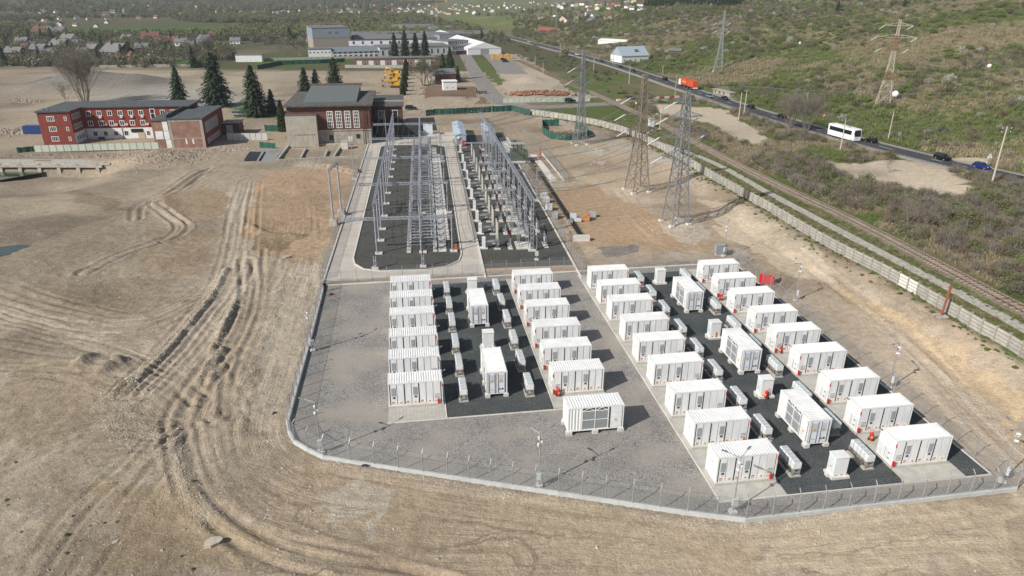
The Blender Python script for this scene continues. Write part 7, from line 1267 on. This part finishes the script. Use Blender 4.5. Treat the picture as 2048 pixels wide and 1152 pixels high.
# ---- shrubs: the nearest ones one by one, the rest as cover
SH = [shrub(21, 1.5, 2.2, L_OLV, 60, 0, TWG), shrub(22, 1.6, 2.0, L_OLV, 60, 0, TWB), shrub(23, 1.5, 2.0, L_OLV, 60, 750, TWB), shrub(24, 1.5, 1.9, L_GRN, 44, 1000, TWB), shrub(25, 1.4, 2.0, L_BLS, 60, 420, TWG, .07), shrub(26, 1.8, 1.5, L_OLV, 80, 420, TWG)]
SHN = ['bare grey twiggy shrub', 'bare brown twiggy shrub', 'olive budding shrub', 'fresh green shrub', 'white blossoming shrub', 'low spreading grey-green shrub']
clear = [PX(q) for q in ([(1285, 204), (1374, 208), (1450, 214), (1548, 283), (1500, 294), (1440, 266), (1335, 236)], [(1630, 316), (1700, 325), (1790, 318), (1860, 322), (1955, 365), (1962, 392), (1900, 400), (1760, 376), (1680, 352)], [(1235, 128), (1305, 122), (1300, 90), (1235, 95)], [(1190, 92), (1258, 88), (1255, 72), (1190, 75)], [(1415, 196), (1465, 200), (1462, 172), (1418, 172)], [(1885, 315), (1990, 312), (1985, 332), (1895, 334)])]
railw = np.array(resample(rail, 4.))
def ok(x, y):
    d = xroad(y); xr = np.interp(y, railw[:, 1], railw[:, 0]); b = np.abs(x - d) > 8.5
    b &= ~((x < xr + 3.2) & (x > xwall(y) - 1)); b &= ~((x > xr - 60) & (x < xr + 3))
    for p in clear: b &= ~pip(x, y, p)
    return b
g_ = np.random.default_rng(77); X = []; Y = []; SC = []; KD = []
def scatter(n, fx, dens, sc, kinds, wts):
    x, y = fx(n); keep = ok(x, y) & (g_.random(n) < dens(x, y)); x, y = x[keep], y[keep]; X.extend(x); Y.extend(y); SC.extend(g_.uniform(*sc, len(x))); KD.extend(g_.choice(kinds, len(x), p=wts))
def band(n):
    y = g_.uniform(70, 300, n); xr = np.interp(y, railw[:, 1], railw[:, 0]); x = xr + 3.4 + g_.random(n) ** .8 * (xroad(y) - xr - 12); return x, y
scatter(9000, band, lambda x, y: np.clip(.2 + sst(.25, .55, fbm(x, y, 14, 3, 91)), 0, 1) * np.where(y > 190, .12, 1.), (.6, 1.35), [0, 1, 2, 3, 5], [.40, .30, .13, .04, .13])
def hill(n):
    y = g_.uniform(150, 900, n); x = xroad(y) + 8 + g_.random(n) ** 1.1 * 560; return x, y
hd = lambda x, y: sst(.42, .56, fbm(x, y, 60, 4, 92)) * (.3 + .7 * sst(.35, .55, fbm(x, y, 12, 3, 93)))
scatter(42000, hill, lambda x, y: np.clip(.05 + hd(x, y), 0, 1), (.35, 1.35), [0, 1, 2, 3, 4, 5], [.22, .20, .20, .14, .05, .19])
scatter(9000, hill, lambda x, y: sst(.46, .56, fbm(x, y, 55, 3, 191)), (.7, 1.8), [2, 3, 5], [.3, .5, .2])
scatter(5000, hill, lambda x, y: sst(.5, .6, fbm(x, y, 45, 3, 192)), (.8, 1.7), [0, 1, 4], [.45, .4, .15])
def verge(n): y = g_.uniform(290, 640, n); xr = np.interp(y, railw[:, 1], railw[:, 0]); return xr + 5 + g_.random(n) * (xroad(y) - xr - 14), y
scatter(500, verge, lambda x, y: sst(.45, .65, fbm(x, y, 18, 3, 94)) * .6, (.5, 1.1), [0, 1, 2, 3], [.3, .3, .3, .1])
NSH = len(X)
X, Y, SC, KD = map(np.array, (X, Y, SC, KD)); Z = H(X, Y); dist = np.hypot(np.hypot(X, Y), Z - CH)
inv = np.abs(X / Y) < .78; size = np.where(inv, SC / dist, 0); order = np.argsort(-size); big = order[:300]
ZN = ['in the thicket between the railway and the main road', 'on the hillside beyond the main road']
sp_ = {}
for i in big:
    z_ = int(X[i] > xroad(Y[i])); zl = (X[i] - np.interp(Y[i], railw[:, 1], railw[:, 0])) / (xroad(Y[i]) - np.interp(Y[i], railw[:, 1], railw[:, 0])); az = X[i] / Y[i]
    l_ = ('small ' if SC[i] < .8 else 'large ' if SC[i] > 1.15 else '') + SHN[KD[i]] + (' beside the railway' if zl < .25 else ' beside the main road' if .75 < zl < 1.25 else ' between railway and road' if not z_ else ' on the hillside') + (', at the far right edge' if az > .68 else ', far right' if az > .62 else ', below the pale clearing' if az > .55 else ', right of the bus' if az > .48 else ', left of the bus'); o = ob('shrub', SH[KD[i]], None, (X[i], Y[i], Z[i] - .1), g_.random() * 6.28); o.scale = (SC[i], SC[i], SC[i] * g_.uniform(.8, 1.15)); tag(o, l_, 'shrub', l_.replace('shrub', 'shrubs'))
def gn_stuff(name, label, pts, kinds, scl, srcs):           # many plants as one object of kind stuff
    col_ = bpy.data.collections.new('sources_' + name)
    for i, me in enumerate(srcs): s_ = bpy.data.objects.new('source_%s_%02d' % (name, i), me); col_.objects.link(s_)
    me = bpy.data.meshes.new(name); me.from_pydata(pts.tolist(), [], [])
    for an, ty, val in (('kind', 'INT', kinds), ('scl', 'FLOAT', scl), ('rot', 'FLOAT', g_.random(len(pts)) * 6.28)): a_ = me.attributes.new(an, ty, 'POINT'); a_.data.foreach_set('value', val.astype(np.int32 if ty == 'INT' else np.float32))
    o = ob(name, me); o['kind'] = 'stuff'; o['label'] = label; o['category'] = 'vegetation'
    ng = bpy.data.node_groups.new('scatter_' + name, 'GeometryNodeTree'); ng.interface.new_socket('Geometry', in_out='INPUT', socket_type='NodeSocketGeometry'); ng.interface.new_socket('Geometry', in_out='OUTPUT', socket_type='NodeSocketGeometry'); N = ng.nodes; l = ng.links
    gi, go = N.new('NodeGroupInput'), N.new('NodeGroupOutput'); ip = N.new('GeometryNodeInstanceOnPoints'); ci = N.new('GeometryNodeCollectionInfo'); ci.inputs['Collection'].default_value = col_; ci.inputs['Separate Children'].default_value = True; ci.inputs['Reset Children'].default_value = True
    def na(nm, ty): x = N.new('GeometryNodeInputNamedAttribute'); x.data_type = ty; x.inputs[0].default_value = nm; return x.outputs[0]
    mp = N.new('GeometryNodeMeshToPoints'); l.new(gi.outputs[0], mp.inputs[0]); l.new(mp.outputs[0], ip.inputs['Points']); l.new(ci.outputs[0], ip.inputs['Instance']); ip.inputs['Pick Instance'].default_value = True; l.new(na('kind', 'INT'), ip.inputs['Instance Index']); l.new(na('scl', 'FLOAT'), ip.inputs['Scale']); cx = N.new('ShaderNodeCombineXYZ'); l.new(na('rot', 'FLOAT'), cx.inputs[2]); l.new(cx.outputs[0], ip.inputs['Rotation']); l.new(ip.outputs[0], go.inputs[0]); md = o.modifiers.new('scatter', 'NODES'); md.node_group = ng; return o
rest = order[300:]; gn_stuff('hillside_scrub', 'scrub covering the hillside and rail bank', np.stack([X[rest], Y[rest], Z[rest] - .1], 1), KD[rest], SC[rest], SH)
STRAW = leafm('straw', (.23, .195, .12), (.33, .28, .18)); GRS = leafm('meadow_grass', (.118, .148, .048), (.175, .20, .075))
def tuft(seed, m_, n=70, r=.9, h=.7):
    q = np.random.default_rng(seed); a = q.random(n) * 6.283; rr_ = r * np.sqrt(q.random(n)); c = np.stack([np.cos(a) * rr_, np.sin(a) * rr_, h * .35 * (.5 + q.random(n))], 1); v = np.stack([q.normal(size=n) * .12, q.normal(size=n) * .12, c[:, 2]], 1); u = np.stack([np.cos(a * 3), np.sin(a * 3), 0 * a], 1) * .03; return quads_mesh('tuft', c, u, v, [m_])
TF = [tuft(51, STRAW), tuft(52, GRS), tuft(53, GRS, 60, 1.1, .45), tuft(54, STRAW, 80, 1.2, .9)]
n = 60000; y = np.exp(g_.uniform(math.log(150), math.log(700), n)); x = xroad(y) + 7 + g_.random(n) ** 1.2 * 480; k = (np.abs(x / y) < .8) & ok(x, y); x, y = x[k], y[k]; gm_ = .12 + .88 * sst(.40, .55, fbm(x, y, 75, 4, 61)) > g_.random(len(x)); kd = np.where(gm_, g_.choice([1, 2], len(x)), g_.choice([0, 3], len(x)))
n = 14000; y2 = g_.uniform(70, 300, n); xr_ = np.interp(y2, railw[:, 1], railw[:, 0]); x2 = xr_ + 2.5 + g_.random(n) * (xroad(y2) - xr_ - 9); k = ok(x2, y2); x2, y2 = x2[k], y2[k]; kd2 = np.where(fbm(x2, y2, 12, 3, 99) > .52, g_.choice([1, 2], len(x2)), g_.choice([0, 3], len(x2)))
n = 9000; y3 = g_.uniform(62, 262, n); xr_ = np.interp(y3, railw[:, 1], railw[:, 0]); x3 = xwall(y3) + .4 + g_.random(n) * (xr_ - xwall(y3) - 2.3); pth = np.array(resample(path, 2.)); pth = pth[np.argsort(pth[:, 1])]; k = np.abs(x3 - np.interp(y3, pth[:, 1], pth[:, 0])) > 1.3; x3, y3 = x3[k], y3[k]; kd3 = g_.choice([1, 2, 2, 0], len(x3))
X_, Y_, K3 = np.r_[x, x2, x3], np.r_[y, y2, y3], np.r_[kd, kd2, kd3]; gn_stuff('meadow_grass', 'dry and green grass on the slope, verge and rail bank', np.stack([X_, Y_, H(X_, Y_) - .02], 1), K3, np.r_[g_.uniform(.7, 1.9, len(x)), g_.uniform(.5, 1.2, len(x2)), g_.uniform(.25, .6, len(x3))], TF)
# ---- weeds and tufts along the wall and on spoil
TU = [shrub(31, .45, .5, L_GRN, 8, 90, TWB, .09), shrub(32, .5, .45, L_OLV, 10, 70, TWB, .09)]
n = 700; y = g_.uniform(60, 270, n); x = xwall(y) + g_.choice([-1, 1], n) * g_.random(n) ** 1.5 * 3.0 - .4
n2 = 700; y2 = g_.uniform(75, 300, n2); xr2 = np.interp(y2, railw[:, 1], railw[:, 0]); x2 = xr2 - 2.6 - g_.random(n2) * 1.6
n3 = 260; x3, y3 = np.array([tuple(U(g_.uniform(*a), g_.uniform(*b))[:2]) for a, b in [((180, 330), (300, 335)), ((0, 500), (860, 1150)), ((600, 720), (325, 345))] for _ in range(22)]).T
x, y = np.r_[x, x2, x3], np.r_[y, y2, y3]; z = np.array([tz(a, b) for a, b in zip(x, y)]); gn_stuff('verge_weeds', 'weeds along the concrete wall and railway', np.stack([x, y, z - .03], 1), g_.integers(0, 2, len(x)), g_.uniform(.25, .8, len(x)) * np.where(np.arange(len(x)) >= n + n2, .5, 1), TU)
# ---- village trees and the wooded valley floor
VL1, VL2 = leafm('valley_olive', (.13, .13, .075), (.20, .195, .11)), leafm('valley_green', (.13, .165, .06), (.20, .23, .09))
VT = [bare_tree(41, 9, 2, .5, L_OLV, 4, .16, 4)[0], shrub(42, 3.2, 6.5, VL1, 60, 260, TWG, .3), shrub(43, 3.0, 7.5, VL2, 50, 420, TWG, .3), shrub(44, 3.4, 6.0, VL1, 90, 90, TWG, .3), conifer(45, 11, 3, L_PIN, 0, 1.6)[0], shrub(46, 2.6, 5, L_BLS, 60, 160, TWG, .25)]
P_ = []; K_ = []; S2 = []
def forest(n, y0, y1, ax, dens, kinds, wts, sc):
    y = np.exp(g_.uniform(math.log(y0), math.log(y1), n)); x = g_.uniform(-.85, ax, n) * y; k = (g_.random(n) < dens(x, y)) & (x < xroad(y) - 14); x, y = x[k], y[k]; z = H(x, y); P_.append(np.stack([x, y, z - .2], 1)); K_.append(g_.choice(kinds, len(x), p=wts)); S2.append(g_.uniform(*sc, len(x)))
nofac = lambda x, y: np.where((x > -175) & (x < 5) & (y < 600), 0, 1)
forest(5200, 425, 700, .3, lambda x, y: nofac(x, y) * sst(.42, .62, fbm(x, y, 35, 3, 95)), [0, 1, 2, 3, 4, 5], [.25, .2, .06, .38, .03, .08], (.5, 1.15))
forest(20000, 640, 1150, .45, lambda x, y: sst(.40, .52, fbm(x * .35, y, 70, 3, 96)), [1, 2, 3], [.38, .2, .42], (.7, 1.35))
forest(9000, 1100, 2300, .7, lambda x, y: sst(.42, .6, fbm(x * .4, y, 160, 3, 97)) * .8, [1, 2, 3], [.42, .14, .44], (.9, 1.8))
forest(5000, 2200, 5200, .9, lambda x, y: 1 + 0 * x, [1, 3], [.5, .5], (2.5, 6.))
n = 900; y = g_.uniform(560, 1150, n); x = xroad(y) + 60 + g_.random(n) * 420; k = fbm(x, y, 70, 3, 98) > .5; P_.append(np.stack([x[k], y[k], H(x[k], y[k])], 1)); K_.append(g_.choice([1, 3, 4], k.sum(), p=[.49, .49, .02])); S2.append(g_.uniform(.5, 1.0, k.sum()))
rp = np.array([tuple(U(px, py)) for px in range(1290, 1480, 7) for py in (6, 12)]); P_.append(rp); K_.append(np.full(len(rp), 4)); S2.append(g_.uniform(.5, 1.0, len(rp)))
gn_stuff('valley_woods', 'woods and orchards of the valley floor and far hills', np.concatenate(P_), np.concatenate(K_), np.concatenate(S2), VT)
# ---- village houses
def house_meshes(w_, d_, h_, rise, wm, rm):
    b = MB(); b.box(0, 0, -.5, w_, d_, h_); b.extr([(0, h_), (d_, h_), (d_ / 2, h_ + rise)], 0, w_, 'x'); wl_ = fixn(b.mesh('wall', wm)); b = MB(); b.extr([(-.5, h_ - .25), (d_ / 2, h_ + rise), (d_ + .5, h_ - .25), (d_ + .5, h_), (d_ / 2, h_ + rise + .3), (-.5, h_)], -.4, w_ + .4, 'x'); rf_ = fixn(b.mesh('roof', rm)); b = MB(); b.cbox(w_ * .3, d_ * .4, h_ + rise * .5, .7, .7, rise * .9); ch_ = b.mesh('chimney', BRK); return wl_, rf_, ch_
WIN_H = MB().box(-.6, -.05, 0, .6, .02, 1.2).mesh('window', GLASSD); DOR_H = MB().box(-.5, -.05, 0, .5, .02, 2.1).mesh('door', RFK)
HM_ = [(house_meshes(10, 8, 3.2, 3, a_, b_), na, nb) for a_, b_, na, nb in ((RNDW, RFR, 'white', 'red-roofed'), (CRE, RFK, 'cream', 'brown-roofed'), (RNDW, RFG, 'white', 'grey-roofed'), (ORW, RFR, 'orange', 'red-roofed'), (RFK, RFG, 'dark wooden', 'grey-roofed'), (CRE, RFR, 'cream', 'red-roofed'), (RNDW, RFK, 'white', 'brown-roofed'))]
def put_house(px, py, k, sc, rz, where, detail):
    (wl_, rf_, ch_), na, nb = HM_[k]; p = V(px, py); l_ = '%s %s house %s' % (na, nb, where); t = thing('village_house', l_, 'house', p, rz, l_.replace('house', 'houses'))
    parts_ = [ob('wall', wl_, t), ob('roof', rf_, t)]
    if detail: parts_ += [ob('chimney', ch_, t), ob('door', DOR_H, t, (5, 0, 0))] + [ob('window', WIN_H, t, (x, 0, 1), 0) for x in (2, 8)]
    t.scale = (sc,) * 3
rh = random.Random(9); done = []
def free(p, d):
    if any((p.x - q.x) ** 2 + (p.y - q.y) ** 2 < d * d for q in done): return False
    done.append(p); return True
for k, (px, py, kk, sc) in enumerate(((28, 104, 1, .9), (60, 108, 4, 1), (100, 101, 4, 1.2), (80, 118, 2, 1), (205, 118, 4, 1.5), (232, 122, 3, .9), (285, 85, 0, 1.3), (240, 86, 2, 1), (330, 90, 3, 1.0), (350, 92, 2, .9), (395, 86, 2, 1), (415, 80, 6, 1.1), (445, 76, 0, 1), (10, 115, 4, 1), (130, 96, 4, .9), (510, 80, 3, 1.1), (540, 76, 0, 1), (120, 88, 2, 1.2), (30, 90, 4, .9), (310, 88, 5, .8), (460, 88, 2, .8), (490, 74, 5, .9), (65, 74, 1, 1.5), (95, 75, 2, 1.4), (170, 105, 4, .9), (150, 112, 2, .8), (270, 104, 4, .9), (375, 96, 4, .8))):
    p = V(px, py); done.append(p); put_house(px, py, kk, sc, rh.uniform(-.4, .5), 'in the near village', True)
for x0, x1, y0, y1, n_, w_ in ((0, 230, 24, 56, 42, 'in the far village'), (230, 560, 14, 38, 60, 'in the far village'), (560, 1000, 10, 30, 130, 'in the far town'), (1000, 1290, 4, 22, 60, 'in the far town'), (1085, 1230, 32, 46, 18, 'among trees below the hill'), (530, 900, 34, 46, 8, 'among the valley woods')):
    for _ in range(n_):
        px, py = rh.uniform(x0, x1), rh.uniform(y0, y1); p = U(px, py)
        if free(p, 13): put_house(px, py, rh.choice((0, 0, 2, 2, 1, 5, 6, 6)), rh.uniform(.55, .9), rh.uniform(0, 3), w_ + (', left of the factory' if px < 610 else ', above the tall factory block' if px < 710 else ', above the factory halls' if px < 800 else ', above the spruces' if px < 870 else ', above the tents' if px < 990 else ', above the far road' if px < 1120 else ', left of the hill') + (', upper row' if py < 17 else ''), False)
b = MB(); b.box(0, 0, 0, 16, 6, 4.2); t = thing('site_shed', 'long white shed at the edge of the green field', 'shed', V(472, 124), .1); ob('wall', b.mesh('wall', RNDW), t); ob('roof', MB().box(-.3, -.3, 4.2, 16.3, 6.3, 4.5).mesh('roof', RFG), t)
# ================================================================== STONES, RUBBLE, HAZE
def rocks(name, label, P_, sc, m_, sides=5):
    g2 = np.random.default_rng(len(P_)); vs = []; fs = []
    base = np.array([(1, 0, 0), (0, 1, 0), (-1, 0, 0), (0, -1, 0), (0, 0, .8), (0, 0, -.6)]); F_ = [(0, 1, 4), (1, 2, 4), (2, 3, 4), (3, 0, 4), (1, 0, 5), (2, 1, 5), (3, 2, 5), (0, 3, 5)]
    n = len(P_); B_ = base[None] * (1 + g2.normal(size=(n, 6, 1)) * .25) * sc[:, None, None] * g2.uniform(.6, 1.2, (n, 1, 3)); a = g2.random(n) * 6.28; c, s_ = np.cos(a)[:, None], np.sin(a)[:, None]; x = B_[..., 0] * c - B_[..., 1] * s_; y = B_[..., 0] * s_ + B_[..., 1] * c; V_ = np.stack([x, y, B_[..., 2]], -1) + P_[:, None, :]
    me = bpy.data.meshes.new(name); F = (np.array(F_)[None] + (np.arange(n) * 6)[:, None, None]).reshape(-1, 3); me.from_pydata(V_.reshape(-1, 3).tolist(), [], F.tolist()); me.materials.append(m_); o = ob(name, me); o['kind'] = 'stuff'; o['label'] = label; o['category'] = 'rubble'; return o
STN = mat('pale_stone', (.38, .34, .28), .95, var=.3, scale=.6, obj=False); RUB = mat('rubble_mix', (.34, .27, .22), .95, var=.4, scale=.9, obj=False)
def along(px, n, spread, s0, s1):
    p = np.array(resample(spl(PX(px)), .5)); k = g_.integers(0, len(p), n); q = p[k] + g_.normal(size=(n, 2)) * spread; z = np.array([tz(*a) for a in q]); return np.c_[q, z], g_.uniform(s0, s1, n) ** 1.0
A_ = [along([(566, 560), (540, 640), (512, 720), (490, 800), (480, 880)], 700, .7, .04, .15), along([(452, 540), (425, 590), (372, 660), (300, 735), (225, 790)], 600, .5, .05, .2), along([(480, 590), (455, 640), (430, 700), (415, 760)], 400, .6, .05, .2), along([(350, 880), (356, 930), (372, 985), (415, 1050)], 700, .6, .04, .13),
      along([(660, 925), (800, 950), (1000, 985), (1200, 1015), (1440, 1052), (1560, 1050), (1800, 1015)], 2200, .5, .03, .11), along([(1380, 1060), (1600, 1050), (1830, 1030)], 700, .4, .03, .1), along([(610, 330), (660, 335), (710, 345)], 500, 1.2, .1, .3), along([(300, 735), (240, 800), (260, 870), (330, 870)], 900, 1.6, .04, .17), along([(1560, 480), (1640, 540), (1760, 640), (1900, 760), (2048, 900)], 900, .7, .04, .13), along([(1600, 520), (1760, 590), (1960, 740)], 500, 2.0, .05, .18)]
pp = np.array([(g_.uniform(-20, 700), g_.uniform(560, 1152)) for _ in range(2600)] + [(g_.uniform(500, 2048), g_.uniform(960, 1152)) for _ in range(900)]); q = np.array([tuple(UZ(a, b, 0)[:2]) for a, b in pp]); k = ~pip(q[:, 0], q[:, 1], YARD_W); q = q[k]; A_.append((np.c_[q, [tz(*a) for a in q]], g_.uniform(.03, .10, len(q)) * np.where(g_.random(len(q)) > .97, 2.2, 1)))
rocks('loose_stones', 'loose stones strewn over the bare soil', np.concatenate([a[0] for a in A_]), np.concatenate([a[1] for a in A_]), STN)
B_ = [along([(180, 312), (260, 308), (330, 304), (420, 300), (500, 300)], 1500, 1.8, .1, .45), along([(270, 330), (330, 318), (400, 315)], 700, 3.5, .1, .4), along([(0, 312), (100, 312), (200, 314)], 500, 1.2, .1, .4), along([(1100, 268), (1130, 270), (1150, 268)], 350, 1.5, .15, .5), along([(30, 200), (70, 205)], 200, 2, .2, .7), along([(0, 262), (30, 265)], 200, 3, .2, .8), along([(840, 262), (800, 262)], 300, 3, .1, .5), along([(1190, 325), (1205, 323)], 200, 1.2, .1, .4), along([(1390, 470), (1340, 455)], 300, 2.5, .05, .25)]
rocks('rubble', 'brick and concrete rubble at the ruin and heaps', np.concatenate([a[0] for a in B_]), np.concatenate([a[1] for a in B_]), RUB)
C_ = [along([(1035, 190), (1080, 187), (1130, 190)], 700, 2.5, .3, 1.0), along([(1100, 268), (1130, 270), (1150, 268)], 200, 1.2, .2, .6)]; rocks('scrap_heap', 'rusty scrap metal heaps inside the pens', np.concatenate([a[0] for a in C_]) + np.array([0, 0, .5]), np.concatenate([a[1] for a in C_]), mat('rusty_scrap', (.24, .12, .07), .9, var=.6, scale=.5, obj=False))
for px, py, s_, l_ in ((428, 1088, .75, 'large pale broken concrete lump on the lower dirt track'), (230, 1083, .25, 'small pale boulder on the lower left dirt'), (572, 515, .8, 'broken white slab lying in the ochre dig')):
    p = V(px, py); b = MB(); b.prism([(-1, -.5), (-.3, -.75), (.6, -.55), (1.05, 0), (.7, .5), (-.2, .7), (-.9, .35)], -.1, .35); me = fixn(b.mesh('boulder', STN)); o = tag(ob('boulder', me, None, p, .4), l_, 'boulder'); o.scale = (s_, s_, s_)
hzb = MB().box(-6000, -500, -8, 6000, 9500, 560).mesh('haze', bpy.data.materials.new('haze_air')); hm = hzb.materials[0]; hm.use_nodes = True; nn = hm.node_tree.nodes; nn.remove(nn['Principled BSDF']); pv = nn.new('ShaderNodeVolumePrincipled'); pv.inputs['Color'].default_value = (.86, .92, 1, 1); pv.inputs['Density'].default_value = .00015; pv.inputs['Anisotropy'].default_value = .2; hm.node_tree.links.new(pv.outputs[0], nn['Material Output'].inputs['Volume'])
HAZE = True
if HAZE: o = ob('haze', hzb); o['kind'] = 'stuff'; o['label'] = 'thin bluish haze over the valley'
